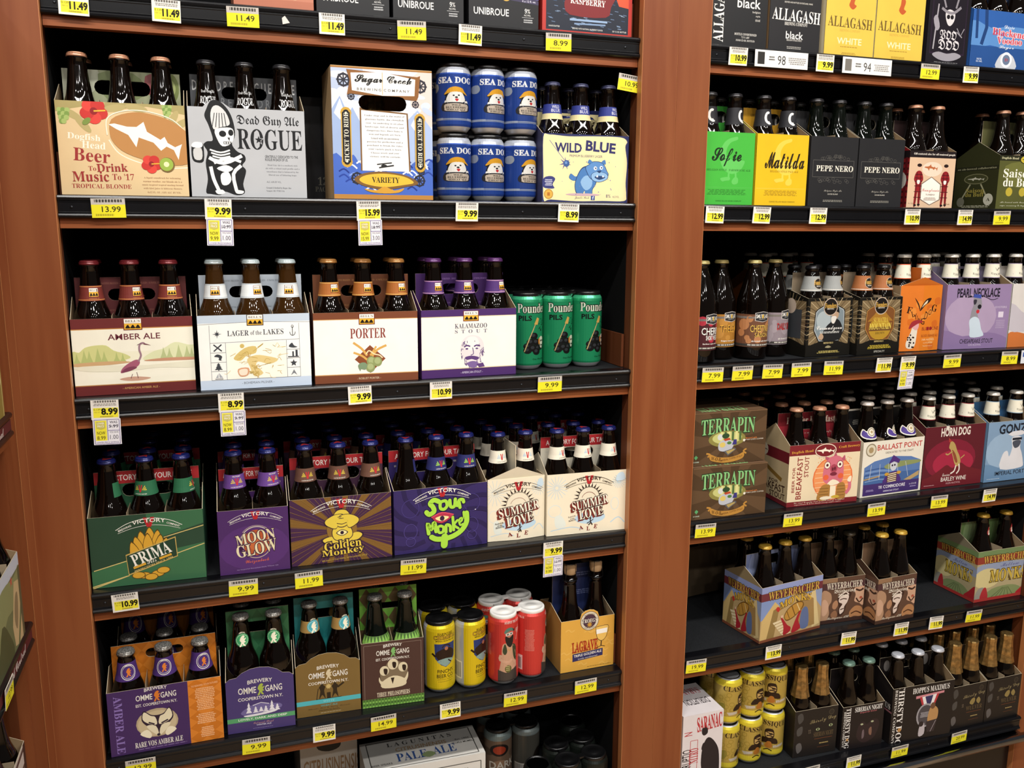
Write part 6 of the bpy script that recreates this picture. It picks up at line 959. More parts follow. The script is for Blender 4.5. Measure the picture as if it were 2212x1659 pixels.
def vh(bg):
    def f(a): a.R(0, 0, 1, .36, '#b02a30'); a.T('A VICTORY FOR YOUR TASTE', .5, .19, .86, .17, '#f0e8e0', 'g'); a.R(0, .36, 1, 1, bg); a.T('FOR MORE INFO VISIT US', .85, .5, .2, .06, '#cfc9bc', 'g'); a.T('SHARE THE TASTE', .14, .5, .16, .06, '#cfc9bc', 'g')
    return f
def bh_(bg, t):
    def f(a): a.R(0, 0, 1, 1, bg); a.T('UNPASTEURIZED - BREWED & BOTTLED - UNFILTERED', .5, .16, .62, .05, t, 's'); a.T('BREWED AND BOTTLED BY THE BREWERY, INC., COMSTOCK, MI', .5, .88, .86, .05, t, 's')
    return f
# left bay, top shelf (mostly above the frame)
carton('salmon pink carton with shell pattern on the top shelf', 'salmon carton', (.058, .012), 0, .133, .127, .15, Z1, '#c07a60', salmon, cols=2, name='four_pack_carton', group='four-pack cartons', bset=B('long', '#a8843c'), capname='gold cap')
for i, (x, f, c, w) in enumerate(((.196, uni1, 'grey topped', .128), (.331, uni2, 'mauve topped', .131), (.472, uni3, 'violet topped', .137))):
    carton('black four-pack carton, %s, on the top shelf' % c, c+' black carton', (x, .012), 0, w, .127, .15, Z1, '#17171a', f, cols=2, name='four_pack_carton', group='four-pack cartons', bset=B('long', '#26262a'), capname='black cap')
carton('red carton with a white dog in a boat and word raspberry', 'red raspberry carton', (.617, .012), 0, .188, .128, .142, Z1, '#b9342c', raspberry, bset=B('long', '#8d2a2c'), capname='red cap')
# left bay, second shelf
def dog_handle(a): a.R(0, 0, 1, 1, '#aeb48e'); a.S([(0, 0), (.3, 0), (.25, .6), (0, .8)], '#c9cdb4'); a.S([(.3, .1), (.6, .05), (.7, .6), (.4, .9)], '#8d9a68'); a.S([(.7, .1), (.85, .05), (.82, .5), (.72, .6)], '#a85a5c'); a.E(.92, .4, .07, .4, '#7d8a4c'); a.E(.92, .4, .04, .22, '#b5c07c')
carton('tan six-pack carton with red hibiscus and white shark', 'tan hibiscus carton', (-.2284, .012), 0, .1975, .128, .15, Z2, '#dcc193', dogfish, hcol='#aeb48e', hh=.21, hart=dog_handle, hole=(.45, .024, .6), bset=B('long', '#c08a6c'), capname='copper cap', scol='#c9ae80')
def rog_handle(a): a.R(0, 0, 1, 1, '#4a4c50'); a.T('D R E * D R E * R O G U E * D R E', .5, .28, .96, .3, '#c9c9c9', 'g'); a.T('D R E * R I * D R E', .5, .72, .6, .26, '#7d7f82', 'g')
carton('silver six-pack carton with black and white skeleton holding a mug', 'silver skeleton carton', (-.0265, .012), 0, .1945, .128, .15, Z2, '#b6b8bb', rogue, hcol='#4a4c50', hh=.212, hart=rog_handle, top=[(0, 0), (.13, 0), (.17, .008), (.23, .0125), (.3, .008), (.36, 0), (1, 0)], bset=B('long', '#2b2b2e', 'ro', .15, .185, 300), capname='black cap')
closed_box('dark unlit box pushed back beside the silver carton', (.172, .2), 0, .19, .128, .2, Z2, '#1d1c1f', lambda a: (a.R(0, 0, 1, 1, '#1d1c1f'), a.T('12', .25, .8, .1, .08, '#6c685c', 's'), a.T('PACK', .25, .88, .16, .05, '#6c685c', 's')))
closed_box('tall blue and white box with gold plaque and mountain artwork', (.2165, .012), 0, .184, .127, .231, Z2, '#c9a87c', sugar, hole=stadium(0, .231*(1-.262), .088, .026))
bottle(B('long', 'foil'), (.305, .085, Z2+.002), 0, 'gold foiled bottle inside the tall mountain artwork box', None)
sea = can_set('sea', seadog, .122, ALU)
for tier, nm in ((0, 'lower'), (1, 'upper')):
    z = Z2+tier*.1275
    for j in range(3):
        for i in range(3): can(sea, .4515+.067*i, .048+.067*j, z, random.uniform(-.28, .28)+(.12 if i < 2 else .35), 'blue dog-emblem can, %s in the %s row of the %s tier' % (['left', 'middle', 'right'][i], ['front', 'second', 'rear'][j], nm), 'blue cans stacked in two tiers')
    carrier([(.4515+.067*i, .048+.067*j) for i in range(3) for j in range(2)], z+.1225, BPLAST, 'black plastic carrier snapped over the %s tier of blue cans' % nm)
def wb_handle(a): a.R(0, 0, 1, 1, '#d8cb98'); a.T('SIX 12 FL. OZ. BOTTLES', .5, .3, .8, .14, '#4a4838', '')
carton('cream six-pack carton with blue bulldog splash', 'cream bulldog carton', (.62, .012), 0, .186, .128, .131, Z2, '#eddfa9', wild, hcol='#d8cb98', hh=.178, hart=wb_handle, hole=(.5, .022, .75), hw=.86, scol='#4a4a6a', bset=B('long', '#3c3f5c', 'wb', .158, .187, 359), capname='navy cap')
# left bay, third shelf
carton('cream six-pack carton with maroon bands and a purple heron', 'heron carton', (-.2335, .012), 2.5, .1945, .128, .133, Z3, '#6d2c2c', amber, hcol='#5f2b2c', hh=.2, hart=bh_('#5f2b2c', '#8d5a4c'), bset=B('long', '#702429', 'am'), capname='dark red cap')
carton('white six-pack carton with pale blue bands and old lake map', 'lake map carton', (-.031, .006), .5, .1945, .128, .134, Z3, '#c3d0dd', lager, hcol='#b9c3ce', hh=.202, hart=bh_('#b9c3ce', '#6c7680'), bset=B('long', '#c3d2d4', 'la', glass=GLASS2), capname='pale blue cap', bdesc='amber')
carton('white six-pack carton with brown bands, wheat and hop emblem', 'wheat emblem carton', (.1705, .01), -2, .1945, .128, .133, Z3, '#7b452c', porter, hcol='#6e4028', hh=.2, hart=bh_('#6e4028', '#a8784c'), bset=B('long', '#a8743c', 'po'), capname='ochre cap')
carton('white six-pack carton with purple bands and bearded man portrait', 'bearded portrait carton', (.373, .006), 1.5, .1945, .128, .133, Z3, '#4b2c68', kal, hcol='#45295f', hh=.2, hart=bh_('#45295f', '#8d6ca8'), bset=B('long', '#5a3068', 'ka'), capname='purple cap')
pou = can_set('pou', pounder, .157, BPLAST)
for j in range(4):
    for i in range(3): can(pou, .614+.0675*i, .078+.0675*j, Z3, random.uniform(-.1, .1)+(.22 if i == 2 else .1), 'tall green skull can, %s in the %s row of the third shelf' % (['left', 'middle', 'right'][i], ['front', 'second', 'third', 'rear'][j]), 'tall green cans on the third shelf')
for k in (0, 2): carrier([(.614+.0675*i, .078+.0675*(j+k)) for i in range(3) for j in range(2)], Z3+.1575, BPLAST, 'black plastic carrier on the %s six tall green cans' % ('front' if k == 0 else 'rear'))
# left bay, fourth shelf: front row and a second row behind
V = [('green six-pack carton with golden hop cone', 'green hop carton', (-.234, .018), -1.5, .193, '#2a4634', prima, '#2c5a3e', 'vg', 3, '#2c5c40'),
     ('purple four-pack carton with orange moon', 'orange moon carton', (-.0165, .009), -2, .127, '#4b2a63', moon, '#4b2a63', 'vp', 2, '#4b2a63'),
     ('brown and gold sunburst six-pack carton with a yellow meditating figure', 'gold sunburst carton', (.114, .012), -1.7, .1935, '#432546', golden, '#4c3046', 'vm', 3, '#4c3046'),
     ('dark purple six-pack carton with lime green swirled lettering', 'lime lettering carton', (.313, .008), 2, .1945, '#33285f', sour, '#33285f', 'vs', 3, '#33285f')]
for lb, ph, A, ang, w, c, art, hc, nl, cols, sc in V:
    hcol = hc
    for row in range(2):
        first = row == 0
        carton(lb if first else 'shaded second carton behind the '+ph, ph if first else 'carton behind the '+ph, (A[0], A[1]+row*(.142 if cols == 3 else .14)), ang, w, .128 if cols == 3 else .127, .1325 if cols == 3 else .125, Z4, c, art if first else None, hcol=hc, hh=.198 if cols == 3 else .188, hart=vh(hc), scol=sc, cols=cols, hs=.165, name='six_pack_carton' if cols == 3 else 'four_pack_carton', group='six-pack cartons' if cols == 3 else 'four-pack cartons', bset=B('long', '#1e2566', nl), capname='blue cap', hole=(.46, .024, .5), rots=({'vg': [2.7, -.45, 1.25], 'vs': [2.9, .3, .1]}.get(nl) if first else None))
SUM = dict(scol='#ede2c8', hcol='#e6dcc4', hh=.2, bset=B('slim', '#1e2566', 'vw'), capname='blue cap', hole=(.4, .024, .5), hart=vh('#e0d8c4'))
carton('cream carton turned end on with peaked end and summer lettering', 'end-on cream carton', (.637, .0215), 90, .19, .126, .133, Z4, '#ede2c8', None, sart=summer_end, side_fold=.007, hs=.158, **SUM)
carton('cream carton facing forward with brown summer lettering at the right', 'right cream carton', (.639, .013), -3, .181, .128, .1345, Z4, '#ede2c8', summer, **SUM)
carton('shaded second carton behind the right cream carton', 'carton behind the right cream carton', (.639, .16), 0, .175, .128, .1345, Z4, '#ede2c8', None, **SUM)
# left bay, fifth shelf
def diam(c1, c2, nx=6, ny=3, lo=0.):
    def f(a):
        a.R(0, 0, 1, 1, c1)
        for i in range(nx+1):
            for j in range(ny+1): x = i/nx; y = lo+(1-lo)*j/ny; a.P([(x-.5/nx, y), (x, y-.5/ny), (x+.5/nx, y), (x, y+.5/ny)], c2)
    return f
carton('purple and orange six-pack carton with pale fox face', 'purple fox carton', (-.2255, .003), .4, .1985, .128, .128, Z5, '#432a5e', rare, hcol='#d9822c', hh=.188, hart=diam('#d9822c', '#c9731f', 7, 2), hole=(.34, .018, .7), hs=.15, bset=B('squat', '#8d8b86', 'ra', .138, .172, 300), capname='silver cap', brot=.1)
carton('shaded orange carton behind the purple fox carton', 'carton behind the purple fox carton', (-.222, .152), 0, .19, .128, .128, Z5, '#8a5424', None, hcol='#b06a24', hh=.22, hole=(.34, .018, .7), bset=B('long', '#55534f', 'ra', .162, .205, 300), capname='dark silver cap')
ar = [(0, 0), (.06, .006), (.16, .0075), (.24, .016), (.36, .0225), (.5, .0245), (.64, .0225), (.76, .016), (.84, .0075), (.94, .006), (1, 0)]
carton('purple arched four-pack carton with snowy pine trees and green band', 'purple pine carton', (-.0195, .011), -3, z=Z5, hf=.108, col='#473a70', art=lovely, top=ar, hcol='#2f6a44', hh=.225, hart=diam('#2f6a44', '#3c7a50', 5, 3), hole=(.5, .022, .72), hs=.15, bset=B('long', '#8d8b86', 'lo', .162, .205, 300), capname='patterned silver cap', brot=.15, **four)
carton('olive arched four-pack carton with turquoise band and dark figures', 'olive arched carton', (.1125, .026), -2.5, z=Z5, hf=.108, col='#7d6334', art=witte, top=ar, hcol='#2f9a9c', hh=.228, hart=diam('#2f9a9c', '#2c9294', 5, 3), hole=(.5, .02, .72), hs=.15, bset=B('long', '#8d8b86', 'wi', .162, .205, 300), capname='patterned silver cap', brot=.15, **four)
carton('dark brown four-pack carton with three heads and green checks', 'three-heads carton', (.2425, .019), -4, z=Z5, hf=.142, col='#4a322c', art=three, hcol='#5c4a30', hh=.232, hart=diam('#6c5c3c', '#7cc04a', 4, 2), hole=(.44, .014, .6), hs=.17, bset=B('long', '#8d8b86', 'th', .122, .15, 150, GLASSG), capname='patterned silver cap', bdesc='dark green', **four)
fin = can_set('fin', finch, .157, BPLAST); P4 = [(.414, .056), (.481, .052), (.416, .124), (.483, .12)]
for i, (x, y) in enumerate(P4): can(fin, x, y, Z5, [.05, .55, .2, .6][i], 'tall yellow can with black lettering, %s of its four-pack' % ['front left', 'front right', 'rear left', 'rear right'][i], 'tall yellow cans on the fifth shelf')
carrier(P4, Z5+.1575, BPLAST, 'black plastic carrier on the four tall yellow cans')
rd = can_set('red', red, .157, WPLAST); P5 = [(.553, .044), (.6195, .05), (.547, .111), (.6135, .117)]
for i, (x, y) in enumerate(P5): can(rd, x, y, Z5, [-.12, .95, -.9, .4][i], 'tall red can with white lid, %s of its four-pack' % ['front left', 'front right', 'rear left', 'rear right'][i], 'tall red cans with white lids')
carrier(P5, Z5+.1575, WPLAST, 'white plastic carrier on the four tall red cans')
carton('yellow ochre four-pack carton with round badge and goblet', 'ochre goblet carton', (.68, .023), .5, .129, .127, .121, Z5, '#d9a445', lagrave, cols=2, name='four_pack_carton', group='four-pack cartons', top=[(0, 0), (.35, 0), (.38, .012), (.45, .018), (.53, .02), (.61, .018), (.68, .012), (.71, 0), (1, 0)], hcol='#27315c', hh=.225, hs=.14, scol='#b98a48', hole=None, hart=lambda a: (a.R(0, 0, 1, 1, '#27315c'), a.F(.3, .2, .9, .3, 2, '#6a74a0'), a.F(.3, .6, .9, .72, 3, '#6a74a0')), bset=B('corked', 'cork', glass=GLASS), capname='corked top', bdesc='dark')
# left bay, deck
closed_box('white and green beer box lying on the left deck', (.252, .052), -1, .262, .112, .162, Z6, '#d9d6cf', lagunitas, lagunitas_top)
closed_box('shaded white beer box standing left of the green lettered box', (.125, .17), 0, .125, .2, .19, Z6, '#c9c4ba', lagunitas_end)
dk = can_set('dk', dark_can, .157, BPLAST); sh = can_set('sh', shade_can, .157, BPLAST); mo = can_set('mo', moss_can, .122, BPLAST, '#1b201c')
CAM = [(.576, .15), (.644, .146), (.578, .218), (.646, .214)]
for i, (x, y) in enumerate(CAM):
    can(dk if i % 2 == 0 else sh, x, y, Z6, [.1, .2, .5, -.4][i], ['tall camouflage can with orange badge on the left deck', 'tall grey-green can with barcode on the left deck', 'tall camouflage can in the rear row on the left deck', 'tall grey-green can in the rear row on the left deck'][i], 'tall cans on the left deck')
carrier(CAM, Z6+.1575, BPLAST, 'black plastic carrier on the tall camouflage cans')
MOS = [(.632, .032), (.7, .022), (.768, .03), (.7, .09), (.768, .098), (.772, .166)]
for i, (x, y) in enumerate(MOS):
    can(mo, x, y, Z6, .3*i-.2, 'short black can, %s on the left deck' % ['front left', 'front middle', 'front right', 'second row middle', 'second row right', 'rear right'][i], 'short black cans on the left deck')
carrier(MOS[1:5], Z6+.1225, BPLAST, 'black plastic carrier on four short black cans')
# ---------------------------------------------------------------- right bay, top shelf (cut by the frame)
AK = dict(cols=2, name='four_pack_carton', group='four-pack cartons')
carton('black carton with upright white lettering on the right top shelf', 'black upright lettering carton', (.984, .012), 0, .132, .127, .15, Z1, '#1b1b1d', all_side, bset=B('long', '#26262a'), capname='black cap', **AK)
carton('charcoal carton with kraft edges and white lettering, right top shelf', 'charcoal kraft carton', (1.122, .012), 0, .127, .127, .15, Z1, '#242325', all_black, scol='#8d7050', bset=B('long', '#26262a'), capname='black cap', **AK)
carton('yellow carton beside the charcoal carton on the right top shelf', 'left yellow carton', (1.262, .012), 0, .129, .127, .155, Z1, '#e3bf4e', all_white, scol='#d8cfae', bset=B('long', '#c9a23c'), capname='yellow cap', **AK)
carton('yellow carton beside the black skull carton on the right top shelf', 'right yellow carton', (1.394, .012), 0, .131, .127, .155, Z1, '#e3bf4e', all_white, scol='#d8cfae', bset=B('long', '#c9a23c'), capname='yellow cap', **AK)
carton('black carton with horned skull figure on the right top shelf', 'horned skull carton', (1.538, .014), 0, .118, .127, .16, Z1, '#17131a', voodoo, bset=B('slim', '#26262a'), capname='black cap', **AK)
carton('blue swamp carton with red lettering on the right top shelf', 'blue swamp carton', (1.663, .012), 0, .19, .128, .126, Z1, '#2f5fa8', blueblack, hcol='#3a6ab0', bset=B('long', '#3a4a7c'), capname='navy cap')
# right bay, second shelf
G4 = dict(cols=2, name='four_pack_carton', group='four-pack cartons', hh=.209, hole=(.5, .024, .7), hs=.185, bh=0.)
def gl(c): return lambda a: (a.R(0, 0, 1, 1, c), a.T('GOOSE ISLAND BEER COMPANY', .5, .25, .7, .09, '#2a2a20', 's'))
carton('bright green four-pack carton with goose silhouette', 'bright green goose carton', (.9755, .012), 0, .127, .127, .1485, Z2, '#46b23f', sofie, hcol='#3c9c38', hart=gl('#3c9c38'), bset=B('long', '#2b2b2e', 'go', .165, .2, 330), capname='black cap', **G4)
carton('golden yellow four-pack carton with goose silhouette', 'golden goose carton', (1.108, .012), 0, .131, .127, .149, Z2, '#e3b81f', matilda, hcol='#c9962c', hart=gl('#c9962c'), bset=B('long', '#2b2b2e', 'go', .165, .2, 330), capname='black cap', **G4)
carton('black four-pack carton with ornate frame, left of the matching pair', 'left black ornate carton', (1.245, .012), 0, .126, .127, .149, Z2, '#242426', pepe, hcol='#3c3c3e', bset=B('long', '#2b2b2e', glass=GLASSG), capname='black cap', bdesc='dark', **G4)
carton('black four-pack carton with ornate frame, right of the matching pair', 'right black ornate carton', (1.374, .012), 0, .126, .127, .149, Z2, '#242426', pepe, hcol='#3c3c3e', bset=B('long', '#2b2b2e', glass=GLASSG), capname='black cap', bdesc='dark', **G4)
carton('tan four-pack carton with two figures in red plaid suits', 'plaid suit carton', (1.517, .012), 0, .134, .127, .1275, Z2, '#d9b99a', tux, sart=tux_side, scol='#8f1f24', hcol='#2a1c1c', hh=.2, bset=B('long', '#c08a6c'), capname='copper cap', **AK)
carton('olive green carton with white shark badge at the right edge', 'olive shark carton', (1.785, .012), 0, .19, .128, .125, Z2, '#55572c', saison, sart=saison_side, hcol='#5a5a38', hh=.21, scol='#35371f', bset=B('long', '#b58468'), capname='copper cap', hs=.16)
# right bay, third shelf
for i, (x, y, lb, nm) in enumerate(((1.0125, .052, 's1', 'red cherry label'), (1.0835, .088, 's2', 'plain orange label'), (1.1555, .066, 's3', 'brown chestnut label'), (1.2275, .09, 's4', 'grey label with red lettering'))):
    bottle(bottle_set('bomber', GLASS, '#b9a86c', (lb, .028, .108, 300)), (x, y, Z3+.0008), [.35, .3, .12, .5][i], 'large dark bottle with %s on the third shelf' % nm, 'large dark bottles in a row')
F4 = dict(cols=2, name='four_pack_carton', group='four-pack cartons', hh=.19, hcol='#7d6f5c', hs=.15, hole=(.4, .022, .6), sart=founders_side)
carton('black and tan carton with old man in a top hat', 'old man carton', (1.2795, .03), 3, .129, .127, .134, Z3, '#15130f', curm, bset=B('stub', '#17171a', 'fg', .148, .182, 300), capname='black cap', **F4)
carton('black and gold carton with mountain shield', 'mountain shield carton', (1.4155, .02), 3, .129, .127, .134, Z3, '#15130f', sumatra, bset=B('stub', '#17171a', 'fn', .148, .182, 300), capname='black cap', **F4)
carton('shaded orange carton in the back row behind the old man carton', 'back row behind the old man carton', (1.26, .19), 0, .19, .128, .16, Z3, '#b0642a', None, bset=B('long', '#e4e0d6', 'fo', .172, .207, 359), capname='white cap', hh=.2)
FW = dict(hart=None, capname='white cap', hh=.2, hole=(.35, .02, .7))
carton('orange carton turned end on with peaked end and bat-winged emblem', 'end-on orange carton', (1.6755, .04), 90, .19, .126, .158, Z3, '#d9772a', None, sart=flyorange, side_fold=.007, hs=.178, scol='#d9772a', hcol='#c0601f', bset=B('long', '#e4e0d6', 'fo', .172, .207, 359), **FW)
carton('lilac six-pack carton with hound in a blue cap', 'lilac hound carton', (1.683, .032), -4, .19, .128, .159, Z3, '#937ea4', pearl, scol='#8d789c', hcol='#8d84a0', bset=B('long', '#e4e0d6', 'fp', .172, .207, 359), **FW)
carton('white and orange carton at the right edge of the third shelf', 'white and orange carton', (1.876, .018), 0, .143, .128, .159, Z3, '#d8d3ce', flywhite, cols=2, hcol='#c9c4c0', bset=B('long', '#e4e0d6', 'fp', .172, .207, 359), **FW)
carton('shaded second carton behind the lilac hound carton', 'carton behind the lilac hound carton', (1.69, .185), 0, .19, .128, .159, Z3, '#937ea4', None, hcol='#8d84a0', bset=B('long', '#e4e0d6', 'fp', .172, .207, 359), rear=False, **FW)
# right bay, fourth shelf
closed_box('brown can box with green lettering, lower of the stacked pair', (.9835, .006), -.7, .192, .128, .1195, Z4, '#5d4630', terrapin, terrapin_top)
closed_box('brown can box with green lettering, upper of the stacked pair', (.985, .02), -1.5, .19, .126, .1195, Z4+.1215, '#5d4630', terrapin, terrapin_top)
closed_box('shaded brown can box behind the stacked pair, lower', (.985, .16), 0, .19, .128, .1195, Z4, '#5d4630'); closed_box('shaded brown can box behind the stacked pair, upper', (.985, .16), 0, .19, .126, .1195, Z4+.1215, '#5d4630')
def bk_handle(a): a.R(0, 0, 1, 1, '#7a2229'); a.T('Beer for Breakfast', .5, .3, .74, .26, '#d8cbb4', 's'); a.R(0, .5, 1, 1, '#a3303a'); a.T('Brewed with a variety of wonderful', .5, .82, .7, .12, '#e6d8c8', 'c')
carton('cream and maroon carton with a pink pig in plaid', 'pink pig carton', (1.2445, .017), -3, .193, .128, .149, Z4, '#7a2229', breakfast, sart=break_side, scol='#c9b48c', hcol='#7a2229', hh=.212, hart=bk_handle, hs=.19, bset=B('long', '#c08a6c'), capname='copper cap', hole=(.36, .02, .55))
carton('shaded second carton behind the pink pig carton', 'carton behind the pink pig carton', (1.245, .165), 0, .19, .128, .149, Z4, '#7a2229', None, hcol='#5c2026', hh=.212, bset=B('long', '#c08a6c'), capname='copper cap')
carton('white carton with skeleton in a purple admiral hat', 'skeleton admiral carton', (1.4585, .021), 2.5, .1935, .128, .139, Z4, '#e6e0d0', ballast, hcol='#1d1d1f', hh=.208, hart=lambda a: (a.R(0, 0, 1, 1, '#1d1d1f'), a.R(0, 0, 1, .06, '#d8d4c8'), a.F(.08, .4, .2, .6, 3, '#8d8a80'), a.F(.7, .4, .8, .6, 3, '#8d8a80')), scol='#ded6c4', bset=B('long', '#ddd2c8', 'ba', .138, .18, 300), capname='pinkish white cap')
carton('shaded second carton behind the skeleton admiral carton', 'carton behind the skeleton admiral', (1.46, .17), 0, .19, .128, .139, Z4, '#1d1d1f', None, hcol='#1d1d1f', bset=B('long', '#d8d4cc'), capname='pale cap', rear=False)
FD = dict(capname='white cap', hh=.2, hole=(.3, .02, .6))
carton('dark red carton with a leaping dog and white lettering', 'dark red leaping dog carton', (1.6565, .032), 0, .1945, .128, .159, Z4, '#5c1c26', horn, hcol='#4c2426', scol='#4c1a20', bset=B('long', '#e4e0d6', 'fr', .172, .207, 359), **FD)
carton('pale blue carton with a dog in a white hat', 'pale blue dog carton', (1.856, .028), 0, .163, .128, .159, Z4, '#7f9cba', gonzo, hcol='#3f6c98', scol='#6a8cae', artw=.19, cols=2, bset=B('long', '#e4e0d6', 'fb', .172, .207, 359), **FD)
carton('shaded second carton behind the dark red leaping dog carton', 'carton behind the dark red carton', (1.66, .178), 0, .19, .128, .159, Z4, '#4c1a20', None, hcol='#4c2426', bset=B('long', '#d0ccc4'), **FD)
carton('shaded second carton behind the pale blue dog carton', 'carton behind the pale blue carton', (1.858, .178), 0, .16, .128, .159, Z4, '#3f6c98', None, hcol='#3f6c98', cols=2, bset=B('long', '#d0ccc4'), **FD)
# right bay, fifth shelf
def wey_handle(c1, c2): return lambda a: (a.R(0, 0, 1, 1, c1), a.S([(.1, 0), (.3, .1), (.25, .8), (.05, .9)], c2), a.S([(.4, .1), (.6, 0), (.62, .6), (.45, .8)], c2))
W6 = dict(hh=.198, hole=(.3, .024, .7), capname='gold cap', bdesc='black')
carton('barrel carton with two red-robed figures on stone stairs', 'red-robed barrel carton', (1.1805, .002), 7.5, .1945, .132, .139, Z5, '#b59a6c', monks, sart=monks, scol='#8d7c5c', hcol='#8d98c4', hart=wey_handle('#7f8cb8', '#9aa6cc'), hs=.172, bset=B('long', '#c9a03c'), **W6)
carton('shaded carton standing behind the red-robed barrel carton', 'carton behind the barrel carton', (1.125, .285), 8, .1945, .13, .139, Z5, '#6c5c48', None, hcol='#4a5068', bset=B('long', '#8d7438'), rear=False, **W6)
for nm, A, ang in (('rear', (1.3835, .04), -3), ('front', (1.5145, -.004), 2)):
    carton('brown carton of grinning masks, %s of the matching pair' % ('set back beside the barrel carton' if nm == 'rear' else 'right and overhanging'), nm+' grinning mask carton', A, ang, .124, .127, .119, Z5, '#5a4032', blither, sart=blither, scol='#4a3428', cols=2, name='four_pack_carton', group='four-pack cartons', hcol='#6c5440', hs=.15, hh=.19, hole=(.4, .024, .6), bset=B('slim', '#c9a03c' if nm == 'front' else '#4a4438'), capname='gold cap' if nm == 'front' else 'dark cap', bdesc='black')
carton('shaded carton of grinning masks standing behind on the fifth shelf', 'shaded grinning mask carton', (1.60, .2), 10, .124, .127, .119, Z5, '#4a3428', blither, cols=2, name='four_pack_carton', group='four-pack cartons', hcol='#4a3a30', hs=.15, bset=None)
carton('green topped carton with hills and red-robed figures, right edge', 'green topped hill carton', (1.856, .018), 0, .163, .135, .14, Z5, '#a89c78', mellow, sart=mellow, scol='#7d7660', hcol='#6d8456', artw=.19, cols=2, hart=wey_handle('#66804e', '#82986a'), hs=.172, bset=B('long', '#c9a03c', 'mk', .165, .2, 300), **W6)
# right bay, deck
closed_box('white box with a black bear silhouette and red lettering', (.9765, -.01), 0, .108, .127, .19, Z6, '#dcd4d4', saranac, saranac_top)
cl = can_set('cl', classique, .122, BPLAST)
for tier, nm in ((0, 'lower'), (1, 'upper')):
    for j in range(2):
        for i in range(3): can(cl, 1.1335+.0695*i, .05+.006*i+.068*j, Z6+tier*.1225, [.5, .1, -.75][i]+(.3 if tier == 0 and i == 0 else 0)-.2*j, 'yellow can with eyepatch portrait, %s %s of the %s tier' % (['front', 'rear'][j], ['left', 'middle', 'right'][i], nm), 'yellow cans stacked in two tiers', True)
TD = dict(cols=2, name='four_pack_carton', group='four-pack cartons', hh=.2, hcol='#1e1a18', hs=.15, capname='gold foil', bdesc='black')
carton('black carton with glowing green eyes and gold foil bottles', 'green-eyed black carton', (1.3095, .015), -3, .124, .126, .126, Z6, '#1e1a18', td, bset=B('slim', 'foil'), **TD)
carton('black carton with two amber eyes beside the gold foil pack', 'amber-eyed black carton', (1.4435, .002), -3, .124, .127, .119, Z6, '#1b1617', siberian, cols=2, name='four_pack_carton', group='four-pack cartons', hh=.19, hcol='#1b1617', hs=.145, bset=B('slim', '#6c8a7c'), capname='grey-green cap', bdesc='black')
carton('black six-pack carton with medal on striped ribbon', 'medal carton', (1.583, -.014), -3, .19, .128, .153, Z6, '#1a1616', hoppus, sart=hoppus_side, hcol='#1a1616', hh=.205, hs=.185, hart=lambda a: (a.R(0, 0, 1, 1, '#1a1616'), a.E(.12, .45, .05, .3, '#77726e'), a.E(.8, .4, .05, .3, '#77726e'), a.T('Gold Medal 2010', .5, .3, .4, .16, '#8d8a84', 'c')), bset=B('long', '#c9ccd4'), capname='white cap', bdesc='black')
for nm, x, w in (('left', 1.777, .12), ('right', 1.899, .12)):
    carton('black carton with gold beasts and foil bottles, %s of the pair' % nm, nm+' gold beast carton', (x, -.014), 0, w, .122, .121, Z6, '#1e1a18', wulver, bset=B('slim', 'foil'), **TD)
carton('shaded second carton with gold foil bottles in the right corner', 'second row of gold foil bottles', (1.79, .13), 0, .19, .127, .121, Z6, '#1e1a18', None, bset=B('long', 'foil'), rear=False, hh=.18, hcol='#1e1a18', capname='gold foil', bdesc='black')
carton('shaded second carton behind the medal carton', 'carton behind the medal carton', (1.45, .16), 0, .19, .128, .125, Z6, '#1a1616', None, hcol='#1a1616', bset=B('long', '#55605c'), capname='grey cap', bdesc='black', rear=False)
# ---------------------------------------------------------------- side run on the left
LR = dict(bset=B('long', '#3c3f44'), capname='dark cap')
carton('olive and gold carton at the left edge, third shelf of side run', 'olive carton of the side run', (-.3165, -.118-.1945), 90, .1945, .128, .15, Z3, '#8d7c3c', leftolive, **LR)
carton('pale blue and green landscape carton at the left edge', 'landscape carton of the side run', (-.3165, -.13-.1945), 90, .1945, .128, .136, Z4, '#6c7450', leftgreen, hs=.16, **LR)
carton('white striped carton at the lower left edge', 'white striped carton of the side run', (-.333, -.135-.1945), 90, .1945, .128, .14, Z5, '#d6cdc6', leftwhite, **LR)

